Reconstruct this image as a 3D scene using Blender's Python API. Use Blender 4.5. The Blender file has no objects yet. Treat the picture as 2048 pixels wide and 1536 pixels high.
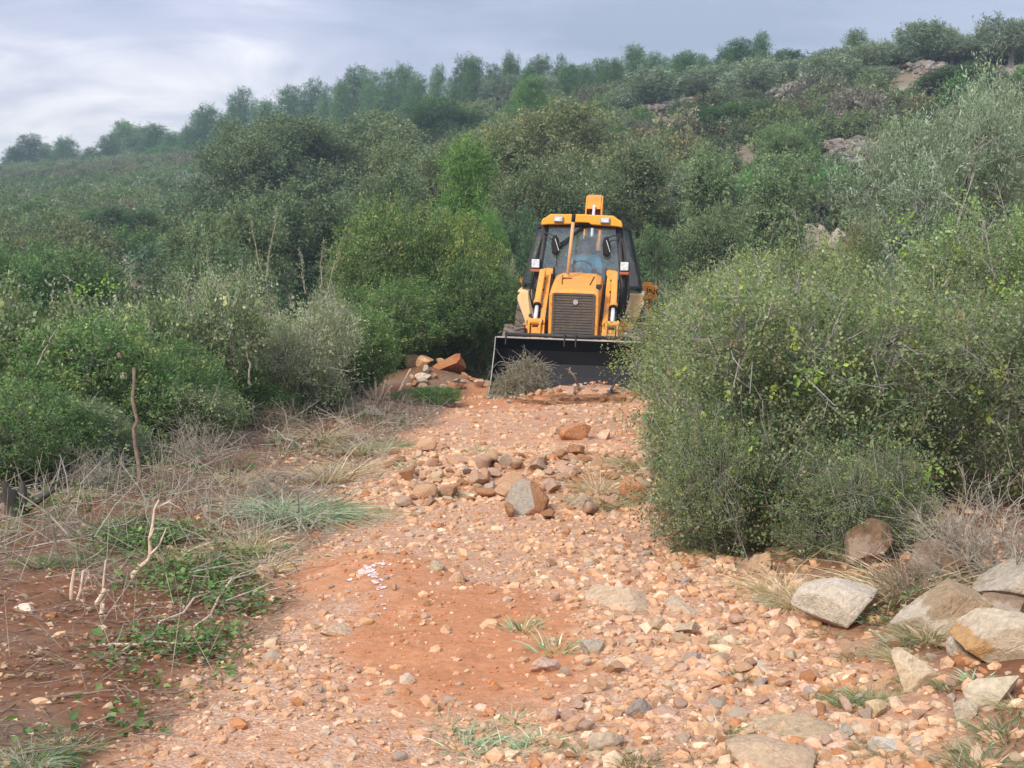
import bpy, bmesh, math
import numpy as np
from mathutils import Vector, Matrix, Euler

# ------------------------------------------------------------------ camera, sky, sun, exposure
SC = bpy.context.scene
COL = SC.collection
R = math.radians
FPX = 2700.0                      # focal length in pixels of the 2048 px wide photograph
CAM_Z = 1.6
PITCH = math.atan((768 - 592) / FPX)

cam_data = bpy.data.cameras.new('camera')
cam_data.sensor_width = 36.0
cam_data.lens = 36.0 * FPX / 2048.0
cam_data.clip_start = 0.05
cam_data.clip_end = 3000.0
cam = bpy.data.objects.new('camera', cam_data)
cam.location = (0, 0, CAM_Z)
cam.rotation_euler = (R(90) - PITCH, 0, 0)
COL.objects.link(cam)
SC.camera = cam

SUN_EL, SUN_AZ = R(35), R(-150)     # azimuth measured from +Y (view direction) to the right
world = bpy.data.worlds.new('World')
SC.world = world
world.use_nodes = True
wn, wl = world.node_tree.nodes, world.node_tree.links
for n in list(wn):
    wn.remove(n)


def wnode(t, **kw):
    n = wn.new(t)
    for k, v in kw.items():
        setattr(n, k, v)
    return n


def wmath(op, a, b=None):
    n = wnode('ShaderNodeMath', operation=op)
    for i, v in enumerate((a, b)):
        if v is None:
            continue
        if isinstance(v, (int, float)):
            n.inputs[i].default_value = v
        else:
            wl.new(v, n.inputs[i])
    return n.outputs[0]


def wramp(fac, stops):
    n = wnode('ShaderNodeValToRGB')
    e = n.color_ramp.elements
    while len(e) < len(stops):
        e.new(0.5)
    for k, (p, c) in enumerate(stops):
        e[k].position = p
        e[k].color = (*c, 1)
    wl.new(fac, n.inputs[0])
    return n.outputs[0]


wtc = wnode('ShaderNodeTexCoord')
wsep = wnode('ShaderNodeSeparateXYZ')
wl.new(wtc.outputs['Generated'], wsep.inputs[0])
zz = wmath('ADD', wmath('MAXIMUM', wsep.outputs[2], 0.0), 0.24)
wcomb = wnode('ShaderNodeCombineXYZ')
wl.new(wmath('DIVIDE', wsep.outputs[0], zz), wcomb.inputs[0])
wl.new(wmath('MULTIPLY', wmath('DIVIDE', wsep.outputs[1], zz), 1.0), wcomb.inputs[1])


def wnoise(scale, detail, rough, off, dist=0.0):
    mp = wnode('ShaderNodeMapping')
    mp.inputs['Location'].default_value = off
    mp.inputs['Scale'].default_value = (1.0, 1.25, 1.0)
    wl.new(wcomb.outputs[0], mp.inputs['Vector'])
    n = wnode('ShaderNodeTexNoise')
    n.inputs['Scale'].default_value = scale
    n.inputs['Detail'].default_value = detail
    n.inputs['Roughness'].default_value = rough
    n.inputs['Distortion'].default_value = dist
    wl.new(mp.outputs[0], n.inputs['Vector'])
    return n.outputs['Fac']


big = wnoise(1.0, 3, 0.5, (3.1, 1.7, 0.4), 0.6)
med = wnoise(2.7, 7, 0.56, (0.3, 5.2, 2.0), 0.5)
# thinner cloud low on one side of the view, where the sky brightens
wdot = wnode('ShaderNodeVectorMath', operation='DOT_PRODUCT')
wl.new(wtc.outputs['Generated'], wdot.inputs[0])
bd = Vector((-0.30, 1.0, 0.125)).normalized()
wdot.inputs[1].default_value = bd
thin = wnode('ShaderNodeMapRange', interpolation_type='SMOOTHERSTEP')
wl.new(wdot.outputs['Value'], thin.inputs[0])
thin.inputs[1].default_value = 0.970
thin.inputs[2].default_value = 1.0
cl = wmath('ADD', wmath('MULTIPLY', big, 0.5), wmath('MULTIPLY', med, 0.5))
cl = wmath('ADD', wmath('MULTIPLY', wmath('SUBTRACT', cl, 0.5), 2.8), 0.12)
cl = wmath('ADD', cl, wmath('MULTIPLY', thin.outputs[0], 0.62))
cloud = wramp(cl, [(0.0, (0.285, 0.325, 0.42)), (0.3, (0.37, 0.40, 0.52)), (0.62, (0.50, 0.51, 0.63)), (1.0, (0.90, 0.87, 0.89))])
sky = wnode('ShaderNodeTexSky', sky_type='NISHITA')
sky.sun_disc = False
sky.sun_elevation = SUN_EL
sky.sun_rotation = SUN_AZ
bg_sky = wnode('ShaderNodeBackground')
wl.new(sky.outputs[0], bg_sky.inputs[0])
bg_sky.inputs[1].default_value = 0.08
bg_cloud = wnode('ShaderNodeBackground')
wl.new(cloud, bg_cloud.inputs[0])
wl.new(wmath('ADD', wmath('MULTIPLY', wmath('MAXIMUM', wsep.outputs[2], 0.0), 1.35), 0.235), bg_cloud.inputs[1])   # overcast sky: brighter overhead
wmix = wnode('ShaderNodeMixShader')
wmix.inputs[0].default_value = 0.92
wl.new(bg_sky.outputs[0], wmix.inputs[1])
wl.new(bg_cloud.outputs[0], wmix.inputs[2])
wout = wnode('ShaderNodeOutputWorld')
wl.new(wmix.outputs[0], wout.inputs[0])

sun_d = bpy.data.lights.new('sun', 'SUN')
sun_d.energy = 1.5
sun_d.angle = R(14)
sun_d.color = (1.0, 0.93, 0.82)
sun = bpy.data.objects.new('sun', sun_d)
sdir = Vector((math.sin(SUN_AZ) * math.cos(SUN_EL), math.cos(SUN_AZ) * math.cos(SUN_EL), math.sin(SUN_EL)))
sun.rotation_euler = sdir.to_track_quat('Z', 'Y').to_euler()
sun.location = (-20, -10, 40)
COL.objects.link(sun)

SC.view_settings.view_transform = 'Standard'
SC.view_settings.look = 'None'
SC.view_settings.gamma = 1.0
SC.view_settings.use_curve_mapping = False
SC.view_settings.exposure = 1.5
SC.cycles.max_bounces = 6
SC.cycles.transparent_max_bounces = 12
SC.cycles.use_denoising = True

# ------------------------------------------------------------------ numpy helpers
rng = np.random.default_rng(7)
HAZE_D = 0.0009


def _hash(ix, iy, iz, seed):
    h = (ix.astype(np.uint32) * np.uint32(374761393) + iy.astype(np.uint32) * np.uint32(668265263)
         + iz.astype(np.uint32) * np.uint32(2147483647) + np.uint32((int(seed) * 974711 + 12345) & 0xFFFFFFFF))
    h = (h ^ (h >> np.uint32(13))) * np.uint32(1274126177)
    h = (h ^ (h >> np.uint32(16))) * np.uint32(2246822519)
    h = h ^ (h >> np.uint32(15))
    return h.astype(np.float64) / 4294967295.0


def vnoise(p, seed=0):
    """value noise, -1..1, p (...,3)"""
    p = np.asarray(p, float)
    i = np.floor(p).astype(np.int64)
    f = p - i
    f = f * f * (3 - 2 * f)
    i = i & 0xFFFFFFFF
    r = 0
    for dx in (0, 1):
        wx = f[..., 0] if dx else 1 - f[..., 0]
        for dy in (0, 1):
            wy = f[..., 1] if dy else 1 - f[..., 1]
            for dz in (0, 1):
                wz = f[..., 2] if dz else 1 - f[..., 2]
                r = r + wx * wy * wz * _hash(i[..., 0] + dx, i[..., 1] + dy, i[..., 2] + dz, seed)
    return r * 2 - 1


def fbm(p, octaves=4, seed=0, gain=0.5):
    p = np.asarray(p, float)
    a, s, r = 1.0, 0.0, 0
    for o in range(octaves):
        r = r + a * vnoise(p * (2.03 ** o) + 17.3 * o, seed + o)
        s += a
        a *= gain
    return r / s


def n2(x, y, scale, octaves=3, seed=0, gain=0.5):
    x = np.asarray(x, float)
    y = np.asarray(y, float)
    return fbm(np.stack([x * scale, y * scale, np.full_like(x * scale, 0.37)], -1), octaves, seed, gain)


def sstep(a, b, x):
    t = np.clip((x - a) / (b - a), 0, 1)
    return t * t * (3 - 2 * t)


def unit(v):
    return v / np.maximum(np.linalg.norm(v, axis=-1, keepdims=True), 1e-9)


def mk_mesh(name, V, faces, mat=None, col=None, smooth=False):
    """faces: list of int arrays (n,k); col: (nverts,3)"""
    V = np.asarray(V, np.float32)
    me = bpy.data.meshes.new(name)
    me.vertices.add(len(V))
    me.vertices.foreach_set('co', V.ravel())
    faces = [np.asarray(f, np.int32) for f in faces if len(f)]
    loops = np.concatenate([f.ravel() for f in faces])
    sizes = np.concatenate([np.full(len(f), f.shape[1], np.int32) for f in faces])
    starts = np.concatenate([[0], np.cumsum(sizes)[:-1]]).astype(np.int32)
    me.loops.add(len(loops))
    me.loops.foreach_set('vertex_index', loops)
    me.polygons.add(len(sizes))
    me.polygons.foreach_set('loop_start', starts)
    me.polygons.foreach_set('loop_total', sizes)
    me.polygons.foreach_set('use_smooth', np.full(len(sizes), smooth))
    if col is not None:
        col = np.asarray(col, np.float32)
        if col.shape[1] == 3:
            col = np.concatenate([col, np.ones((len(col), 1), np.float32)], 1)
        at = me.color_attributes.new('Col', 'FLOAT_COLOR', 'POINT')
        at.data.foreach_set('color', np.ascontiguousarray(col).ravel())
    me.update(calc_edges=True)
    if mat is not None:
        me.materials.append(mat)
    return me


def link(name, me, parent=None, loc=None, **props):
    o = bpy.data.objects.new(name, me)
    COL.objects.link(o)
    if parent is not None:
        o.parent = parent
    if loc is not None:
        o.location = loc
    for k, v in props.items():
        if v is not None:
            o[k] = v
    return o


def tag(o, label, cat, group=None, kind=None):
    if label:
        o['label'] = label
    if cat:
        o['category'] = cat
    if group:
        o['group'] = group
    if kind:
        o['kind'] = kind
    return o


# ------------------------------------------------------------------ material helpers
def new_mat(name):
    m = bpy.data.materials.new(name)
    m.use_nodes = True
    nt = m.node_tree
    for n in list(nt.nodes):
        nt.nodes.remove(n)
    out = nt.nodes.new('ShaderNodeOutputMaterial')
    return m, nt, out


class NT:
    def __init__(self, nt):
        self.nt = nt

    def n(self, t, **kw):
        x = self.nt.nodes.new(t)
        for k, v in kw.items():
            if hasattr(x, k):
                setattr(x, k, v)
        return x

    def set(self, sock, v):
        if isinstance(v, bpy.types.NodeSocket):
            self.nt.links.new(v, sock)
        elif isinstance(v, (tuple, list)) and len(v) == 3 and sock.type == 'RGBA':
            sock.default_value = (*v, 1)
        else:
            sock.default_value = v

    def noise(self, vec, scale, detail=3, rough=0.5, dist=0.0):
        x = self.n('ShaderNodeTexNoise')
        if vec is not None:
            self.set(x.inputs['Vector'], vec)
        x.inputs['Scale'].default_value = scale
        x.inputs['Detail'].default_value = detail
        x.inputs['Roughness'].default_value = rough
        x.inputs['Distortion'].default_value = dist
        return x.outputs['Fac']

    def vor(self, vec, scale, out='Distance', feature='F1'):
        x = self.n('ShaderNodeTexVoronoi', feature=feature)
        if vec is not None:
            self.set(x.inputs['Vector'], vec)
        x.inputs['Scale'].default_value = scale
        return x.outputs[out]

    def ramp(self, fac, stops, interp='LINEAR'):
        x = self.n('ShaderNodeValToRGB')
        x.color_ramp.interpolation = interp
        e = x.color_ramp.elements
        while len(e) < len(stops):
            e.new(0.5)
        for k, (p, c) in enumerate(stops):
            e[k].position = p
            e[k].color = (*c, 1) if isinstance(c, (tuple, list)) else (c, c, c, 1)
        self.set(x.inputs[0], fac)
        return x.outputs[0]

    def mix(self, fac, a, b, blend='MIX'):
        x = self.n('ShaderNodeMix', data_type='RGBA', blend_type=blend)
        self.set(x.inputs[0], fac)
        self.set(x.inputs[6], a)
        self.set(x.inputs[7], b)
        return x.outputs[2]

    def math(self, op, a, b=0.0):
        x = self.n('ShaderNodeMath', operation=op)
        self.set(x.inputs[0], a)
        self.set(x.inputs[1], b)
        return x.outputs[0]

    def bump(self, h, strength=0.3, dist=0.02, normal=None):
        x = self.n('ShaderNodeBump')
        x.inputs['Strength'].default_value = strength
        x.inputs['Distance'].default_value = dist
        self.set(x.inputs['Height'], h)
        if normal is not None:
            self.set(x.inputs['Normal'], normal)
        return x.outputs[0]

    def bsdf(self, color, rough=0.6, metal=0.0, normal=None, spec=0.4, coat=0.0):
        x = self.n('ShaderNodeBsdfPrincipled')
        self.set(x.inputs['Base Color'], color)
        self.set(x.inputs['Roughness'], rough)
        self.set(x.inputs['Metallic'], metal)
        x.inputs['Specular IOR Level'].default_value = spec
        x.inputs['Coat Weight'].default_value = coat
        if normal is not None:
            self.set(x.inputs['Normal'], normal)
        return x.outputs[0]

    def attr(self, name, out='Color'):
        x = self.n('ShaderNodeAttribute')
        x.attribute_name = name
        return x.outputs[out]


def mat_leaf(name, trans=0.25, rough=0.5, spec=0.35):
    m, nt, out = new_mat(name)
    t = NT(nt)
    oi = t.n('ShaderNodeObjectInfo')
    c = t.mix(1.0, t.attr('Col'), oi.outputs['Color'], 'MULTIPLY')
    hv = t.n('ShaderNodeHueSaturation')
    t.set(hv.inputs['Value'], t.math('ADD', t.math('MULTIPLY', oi.outputs['Random'], 0.35), 1.42))
    t.set(hv.inputs['Color'], c)
    c = hv.outputs[0]
    b = t.bsdf(c, rough, spec=spec)
    tr = t.n('ShaderNodeBsdfTranslucent')
    t.set(tr.inputs[0], t.mix(1.0, c, (1.15, 1.25, 0.6), 'MULTIPLY'))
    ms = t.n('ShaderNodeMixShader')
    ms.inputs[0].default_value = trans
    nt.links.new(b, ms.inputs[1])
    nt.links.new(tr.outputs[0], ms.inputs[2])
    nt.links.new(ms.outputs[0], out.inputs[0])
    return m


def mat_wood(name, c1, c2, scale=14):
    m, nt, out = new_mat(name)
    t = NT(nt)
    tc = t.n('ShaderNodeTexCoord').outputs['Object']
    f = t.noise(tc, scale, 5, 0.65)
    col = t.ramp(f, [(0.3, c1), (0.7, c2)])
    nt.links.new(t.bsdf(col, 0.85, normal=t.bump(f, 0.4, 0.01), spec=0.2), out.inputs[0])
    return m


M = {}
M['leaf'] = mat_leaf('leaf', 0.34, 0.6, 0.16)
M['needle'] = mat_leaf('needle', 0.15, 0.6, 0.25)
M['grass'] = mat_leaf('grass', 0.3, 0.6, 0.25)
M['bark'] = mat_wood('bark', (0.17, 0.155, 0.135), (0.34, 0.31, 0.27))
M['bark_dark'] = mat_wood('bark_dark', (0.035, 0.03, 0.027), (0.10, 0.085, 0.07), 6)
M['dead_wood'] = mat_wood('dead_wood', (0.20, 0.170, 0.128), (0.40, 0.35, 0.275), 20)
M['brown_twig'] = mat_wood('brown_twig', (0.13, 0.09, 0.065), (0.30, 0.22, 0.16), 20)
M['cut_wood'] = mat_wood('cut_wood', (0.52, 0.36, 0.24), (0.72, 0.58, 0.44), 25)

# ------------------------------------------------------------------ terrain
HA = np.array([-0.55, -0.379, -0.231, -0.083, -0.009, 0.0985, 0.176, 0.25, 0.379, 0.55])
HR = np.array([280., 255., 230., 172., 152., 132., 120., 106., 95., 90.])
HE = np.array([224., 236., 272., 338., 374., 400., 418., 446., 466., 490.])
HH = 1.6 + HE / FPX * HR


def track_xc(y):
    return 0.03 + 0.75 * sstep(11, 22, y)


def left_edge(y):
    return -1.36 + 0.62 * sstep(14, 21, y) + 0.16 * sstep(5.0, 6.2, y) * (1 - sstep(6.4, 8.5, y))


def right_edge(y):
    return 1.25 + 0.75 * sstep(12, 21, y)


def mound(x, y, cx, cy, rx, ry, h):
    d = ((x - cx) / rx) ** 2 + ((y - cy) / ry) ** 2
    return h * np.exp(-d * 1.6)


def H(x, y, fine=True):
    x = np.asarray(x, float)
    y = np.asarray(y, float)
    le, re = left_edge(y), right_edge(y)
    z = 0.10 * sstep(0.0, 1.2, le - x) + 0.16 * sstep(0.1, 1.0, x - re)
    z = z + 0.08 * sstep(21.0, 22.5, y)
    z = z + mound(x, y, -0.80, 7.75, 0.42, 0.5, 0.075)
    z = z + mound(x, y, 0.30, 12.2, 1.45, 1.5, 0.17) * (1 + 0.6 * n2(x, y, 1.6, 3, 5))
    z = z + mound(x, y, 1.15, 20.72, 1.15, 0.36, 0.27) * (1 + 0.4 * n2(x, y, 2.5, 2, 6))
    z = z + mound(x, y, -1.35, 22.9, 1.0, 0.9, 0.30)
    # wheel rut
    z = z - 0.03 * np.exp(-((x + 0.15 - 0.02 * y) / 0.32) ** 2) * sstep(4, 5, y) * (1 - sstep(8.0, 10, y))
    if fine:
        near = 1 - sstep(24, 40, y)
        z = z + near * (0.045 * n2(x, y, 0.9, 4, 1) + 0.014 * n2(x, y, 5.5, 3, 2))
    # valley behind the hedges, then the hill
    side = np.clip(-x / 25.0, 0, 1)
    z = z - (0.6 + 1.6 * side) * sstep(22.5, 32, y) * (1 - sstep(38, 60, y))
    a = np.clip(x / np.maximum(y, 5.0), -0.55, 0.55)
    Rr = np.interp(a, HA, HR)
    Hh = np.interp(a, HA, HH)
    t = np.maximum((y - 33.0) / (Rr - 33.0), 0)
    prof = np.where(t < 1, np.clip(t, 0, 1) ** 1.12, 1 - 0.25 * (t - 1))
    z = z + Hh * prof
    far = sstep(30, 70, y)
    z = z + far * (1.0 * n2(x, y, 0.035, 3, 9) + 0.35 * n2(x, y, 0.16, 2, 11)) * np.clip(1.2 - 0.6 * t, 0.25, 1)
    return z


F_ = np.array([0, math.cos(PITCH), -math.sin(PITCH)])
U_ = np.array([0, math.sin(PITCH), math.cos(PITCH)])


def ray(u, v):
    return F_ + (u - 1024) / FPX * np.array([1.0, 0, 0]) + (768 - v) / FPX * U_


def G(u, v):
    """where the sight line of photo pixel (u, v) meets the terrain"""
    d = ray(u, v)
    tx = np.array([0, 0, CAM_Z]) + _TS[:, None] * d
    ix = np.clip(np.searchsorted(gx, tx[:, 0]), 1, nx - 1)
    iy = np.clip(np.searchsorted(gy, tx[:, 1]), 1, ny - 1)
    below = tx[:, 2] < ZG[iy, ix] + 0.02
    k = int(np.argmax(below))
    if not below[k]:
        k = len(_TS) - 1
    lo, hi = _TS[max(k - 2, 0)], _TS[min(k + 2, len(_TS) - 1)]
    for _ in range(11):
        m = 0.5 * (lo + hi)
        q = np.array([0, 0, CAM_Z]) + m * d
        if q[2] < H(q[0], q[1]):
            hi = m
        else:
            lo = m
    return np.array([0, 0, CAM_Z]) + hi * d


def at_depth(u, v, D):
    """the point on the sight line of photo pixel (u, v) at distance y = D"""
    d = ray(u, v)
    return np.array([0, 0, CAM_Z]) + d * (D / d[1])


def warp(lo, hi, A, n):
    u = np.linspace(math.asinh(lo / A), math.asinh(hi / A), n)
    return A * np.sinh(u)


gx = warp(-300, 300, 1.5, 420)
gy = 6.5 + warp(-60, 420, 3.0, 480)
GX, GY = np.meshgrid(gx, gy)
X, Y = GX.ravel(), GY.ravel()
Z = H(X, Y)
nx, ny = len(gx), len(gy)
ZG = Z.reshape(ny, nx)
_TS = np.geomspace(2.5, 420, 1200)
ii = np.arange(nx * ny).reshape(ny, nx)
quads = np.stack([ii[:-1, :-1], ii[:-1, 1:], ii[1:, 1:], ii[1:, :-1]], -1).reshape(-1, 4)


def red_mask(x, y):
    d = ((x + 0.22) / 0.62) ** 2 + ((y - 6.25) / 1.15) ** 2
    m = 1 - sstep(0.5, 1.5, d + 0.5 * n2(x, y, 1.8, 3, 21))
    d2 = ((x + 0.85) / 0.6) ** 2 + ((y - 7.6) / 0.55) ** 2
    m = np.maximum(m, 0.85 * (1 - sstep(0.4, 1.5, d2 + 0.5 * n2(x, y, 2.2, 3, 22))))
    d3 = ((x + 0.2) / 1.0) ** 2 + ((y - 20.6) / 2.2) ** 2
    m = np.maximum(m, 0.9 * (1 - sstep(0.4, 1.4, d3 + 0.5 * n2(x, y, 1.2, 3, 23))))
    d4 = ((x - 1.2) / 1.0) ** 2 + ((y - 13.2) / 1.1) ** 2
    m = np.maximum(m, 0.6 * (1 - sstep(0.3, 1.4, d4 + 0.6 * n2(x, y, 1.6, 3, 24))))
    d5 = ((x - 0.4) / 1.5) ** 2 + ((y - 12.4) / 1.3) ** 2
    m = np.maximum(m, 0.55 * (1 - sstep(0.3, 1.3, d5 + 0.7 * n2(x, y, 2.2, 3, 25))))
    m = np.maximum(m, 0.45 * sstep(14.2, 15.2, y) * np.clip(0.6 + n2(x, y, 1.4, 3, 26), 0, 1))
    return m


def track_mask(x, y):
    n = 0.22 * n2(x, y, 1.3, 3, 31)
    return sstep(-0.18, 0.22, x - left_edge(y) + n) * (1 - sstep(0.0, 0.6, x - right_edge(y) + n)) * (1 - sstep(24, 27, y))


C_TRACK = np.array([0.53, 0.272, 0.148])
C_RED = np.array([0.47, 0.195, 0.085])
C_SOIL = np.array([0.205, 0.092, 0.048])
C_LITTER = np.array([0.205, 0.150, 0.105])
C_HILL = np.array([0.20, 0.165, 0.115])
C_ROCK = np.array([0.36, 0.32, 0.29])


def mixc(a, b, t):
    return a * (1 - t[:, None]) + b * t[:, None]


tm, rm = track_mask(X, Y), red_mask(X, Y)
c = np.tile(C_SOIL, (len(X), 1)) * (1 + 0.18 * n2(X, Y, 2.0, 3, 41))[:, None]
c = mixc(c, C_LITTER, 0.65 * sstep(-0.1, 0.35, n2(X, Y, 0.9, 3, 42)))
c = mixc(c, C_RED * 0.9, 0.55 * sstep(-0.1, 0.5, n2(X, Y, 0.5, 2, 43)) * sstep(0, 1, X))
tcol = C_TRACK * (1 + 0.14 * n2(X, Y, 1.2, 4, 44))[:, None]
tcol = mixc(tcol, C_RED, rm * 0.9)
c = mixc(c, tcol, tm)
hillm = sstep(24, 34, Y)
hc = mixc(np.tile(C_HILL, (len(X), 1)), C_ROCK, sstep(0.1, 0.5, n2(X, Y, 0.12, 3, 45)) * sstep(0, 20, X))
hc = mixc(hc, np.array([0.26, 0.15, 0.10]), 0.5 * sstep(0.0, 0.5, n2(X, Y, 0.07, 3, 46)))
c = mixc(c, hc, hillm)
gm = np.clip(tm * (1 - 0.85 * rm), 0, 1) * (1 - hillm)

m, nt, out = new_mat('earth')
t = NT(nt)
oc = t.n('ShaderNodeTexCoord').outputs['Object']
base = t.attr('Col')
alpha = t.attr('Col', 'Alpha')
v1 = t.n('ShaderNodeTexVoronoi')
t.set(v1.inputs['Vector'], oc)
v1.inputs['Scale'].default_value = 70
v1.inputs['Randomness'].default_value = 1.0
hs = t.n('ShaderNodeSeparateColor')
nt.links.new(v1.outputs['Color'], hs.inputs[0])
chip = t.ramp(hs.outputs[0], [(0.0, (0.52, 0.34, 0.23)), (0.3, (0.48, 0.29, 0.18)), (0.5, (0.58, 0.42, 0.30)), (0.68, (0.40, 0.18, 0.09)), (0.82, (0.40, 0.33, 0.27)), (1.0, (0.50, 0.36, 0.26))], 'CONSTANT')
nz = t.noise(oc, 22, 6, 0.7)
nz2 = t.noise(oc, 4.5, 5, 0.65)
chipmask = t.math('MULTIPLY', alpha, t.ramp(nz2, [(0.3, 0.25), (0.6, 0.75)]))
cc = t.mix(chipmask, base, chip)
cc = t.mix(1.0, cc, t.ramp(nz, [(0.25, (0.72, 0.70, 0.68)), (0.75, (1.22, 1.2, 1.18))]), 'MULTIPLY')
cc = t.mix(1.0, cc, t.ramp(nz2, [(0.3, (0.86, 0.84, 0.82)), (0.7, (1.1, 1.1, 1.1))]), 'MULTIPLY')
h1 = t.math('MULTIPLY', t.math('SUBTRACT', 0.6, v1.outputs['Distance']), alpha)
hh = t.math('ADD', t.math('MULTIPLY', h1, 0.55), t.math('MULTIPLY', nz, 0.8))
nt.links.new(t.bsdf(cc, 0.92, normal=t.bump(hh, 0.7, 0.02), spec=0.15), out.inputs[0])
M['earth'] = m
ground = link('ground', mk_mesh('ground', np.stack([X, Y, Z], 1), [quads], m, np.concatenate([c, gm[:, None]], 1), True))
tag(ground, 'red earth and pale orange stony track running up to the scrub hillside', None, None, 'structure')

# ------------------------------------------------------------------ stones
m, nt, out = new_mat('stone')
t = NT(nt)
oi = t.n('ShaderNodeObjectInfo')
oc = t.n('ShaderNodeTexCoord').outputs['Object']
off = t.n('ShaderNodeVectorMath', operation='ADD')
t.set(off.inputs[0], oc)
nt.links.new(oi.outputs['Random'], off.inputs[1])
ov = off.outputs[0]
a_ = t.noise(ov, 2.2, 6, 0.65, 0.4)
b_ = t.noise(ov, 9, 6, 0.7)
cc = t.mix(1.0, oi.outputs['Color'], t.ramp(b_, [(0.28, (0.68, 0.66, 0.64)), (0.72, (1.2, 1.2, 1.2))]), 'MULTIPLY')
cc = t.mix(t.ramp(a_, [(0.5, 0.0), (0.68, 0.6)]), cc, (0.50, 0.25, 0.13))
cc = t.mix(t.ramp(t.noise(ov, 4.0, 4, 0.6), [(0.60, 0.0), (0.70, 0.5)]), cc, (0.60, 0.54, 0.47))
bb = t.math('ADD', t.math('MULTIPLY', a_, 0.5), b_)
nt.links.new(t.bsdf(cc, 0.85, normal=t.bump(bb, 0.6, 0.05), spec=0.25), out.inputs[0])
M['stone'] = m

m, nt, out = new_mat('limestone')      # weathered boulders: grey skin, lichen specks, ochre breaks
t = NT(nt)
oi = t.n('ShaderNodeObjectInfo')
oc = t.n('ShaderNodeTexCoord').outputs['Object']
off = t.n('ShaderNodeVectorMath', operation='ADD')
sc_ = t.n('ShaderNodeVectorMath', operation='SCALE')
sc_.inputs[0].default_value = (9.0, 5.0, 7.0)
s4 = t.n('ShaderNodeVectorMath', operation='SCALE')
nt.links.new(oc, s4.inputs[0])
s4.inputs['Scale'].default_value = 4.5
nt.links.new(oi.outputs['Random'], sc_.inputs['Scale'])
nt.links.new(sc_.outputs[0], off.inputs[1])
nt.links.new(s4.outputs[0], off.inputs[0])
ov = off.outputs[0]
a_ = t.noise(ov, 1.3, 7, 0.62, 0.5)
b_ = t.noise(ov, 7, 8, 0.72)
d_ = t.noise(ov, 26, 4, 0.7)
stain = t.attr('Col')
cc = t.mix(1.0, oi.outputs['Color'], stain, 'MULTIPLY')
cc = t.mix(1.0, cc, t.ramp(b_, [(0.3, (0.62, 0.61, 0.60)), (0.5, (0.95, 0.95, 0.95)), (0.72, (1.22, 1.2, 1.17))]), 'MULTIPLY')
cc = t.mix(t.ramp(a_, [(0.54, 0.0), (0.72, 0.4)]), cc, (0.42, 0.29, 0.18))
cc = t.mix(t.ramp(t.noise(ov, 3.3, 6, 0.7), [(0.60, 0.0), (0.68, 0.6)]), cc, (0.20, 0.18, 0.165))
cc = t.mix(t.ramp(d_, [(0.62, 0.0), (0.70, 0.6)]), cc, (0.72, 0.66, 0.57))
crack = t.ramp(t.vor(ov, 1.6, feature='DISTANCE_TO_EDGE'), [(0.0, 0.0), (0.035, 1.0)])
bb = t.math('ADD', t.math('ADD', t.math('MULTIPLY', a_, 0.8), b_), t.math('MULTIPLY', d_, 0.25))
bb = t.math('ADD', bb, t.math('MULTIPLY', crack, 0.12))
nt.links.new(t.bsdf(cc, 0.88, normal=t.bump(bb, 0.9, 0.03), spec=0.2), out.inputs[0])
M['limestone'] = m


def ico(sub):
    bm = bmesh.new()
    bmesh.ops.create_icosphere(bm, subdivisions=sub, radius=1.0)
    V = np.array([v.co[:] for v in bm.verts])
    F = np.array([[v.index for v in f.verts] for f in bm.faces])
    bm.free()
    return V, F


ICO = {k: ico(k) for k in (1, 2, 3, 5)}


def rock(seed, sub, shape=(1, 0.8, 0.6), cuts=11, lo=0.5, hi=0.85, rough=0.03, freq=2.5):
    r = np.random.default_rng(seed)
    V, F = ICO[sub]
    V = V.copy()
    N = unit(r.normal(size=(cuts, 3)))
    for n, d in zip(N, r.uniform(lo, hi, cuts)):
        V -= np.maximum(0, V @ n - d)[:, None] * n
    nrm = unit(V)
    if rough:
        V += nrm * (rough * fbm(V * freq + seed, 4, seed))[:, None]
        V += nrm * (rough * 0.9 * np.maximum(0, fbm(V * freq * 0.7 - seed, 2, seed + 5)))[:, None]
    V *= np.array(shape)
    return V, F


STONES = []
for k in range(16):
    r_ = np.random.default_rng(100 + k)
    sh = (1, r_.uniform(0.65, 0.95), r_.uniform(0.42, 0.8))
    V, F = rock(200 + k, 3, sh, 12, 0.45, 0.85, 0.05)
    me = mk_mesh('stone', V, [F], M['stone'], None, k % 3 == 0)
    STONES.append((me, sh))
TONES = {'pale orange': (0.60, 0.385, 0.255), 'cream': (0.66, 0.52, 0.37), 'grey': (0.52, 0.44, 0.375),
         'rust brown': (0.42, 0.215, 0.11), 'pinkish': (0.58, 0.40, 0.31)}
TN = list(TONES)
stone_xyr = []


def put_stone(x, y, r, tone, label, group, k=None, sink=0.35, zoff=0.0, sz=None, name='stone', rot=None):
    k = int(rng.integers(len(STONES))) if k is None else k
    me, sh = STONES[k]
    o = link(name, me)
    o.location = (x, y, float(H(x, y)) + r * sh[2] * (1 - sink) * (sz or 1) + zoff)
    o.rotation_euler = rot if rot is not None else (rng.normal(0, 0.22), rng.normal(0, 0.22), rng.uniform(0, 6.28))
    o.scale = (r, r, r * (sz or 1))
    b = np.array(TONES[tone]) * np.array([0.98, 0.93, 0.84]) * rng.uniform(0.80, 1.04)
    o.color = (*b, 1)
    tag(o, label, 'stone', group)
    stone_xyr.append((x, y, r))
    return o


BIG = []     # footprints that smaller stones must avoid


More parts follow.
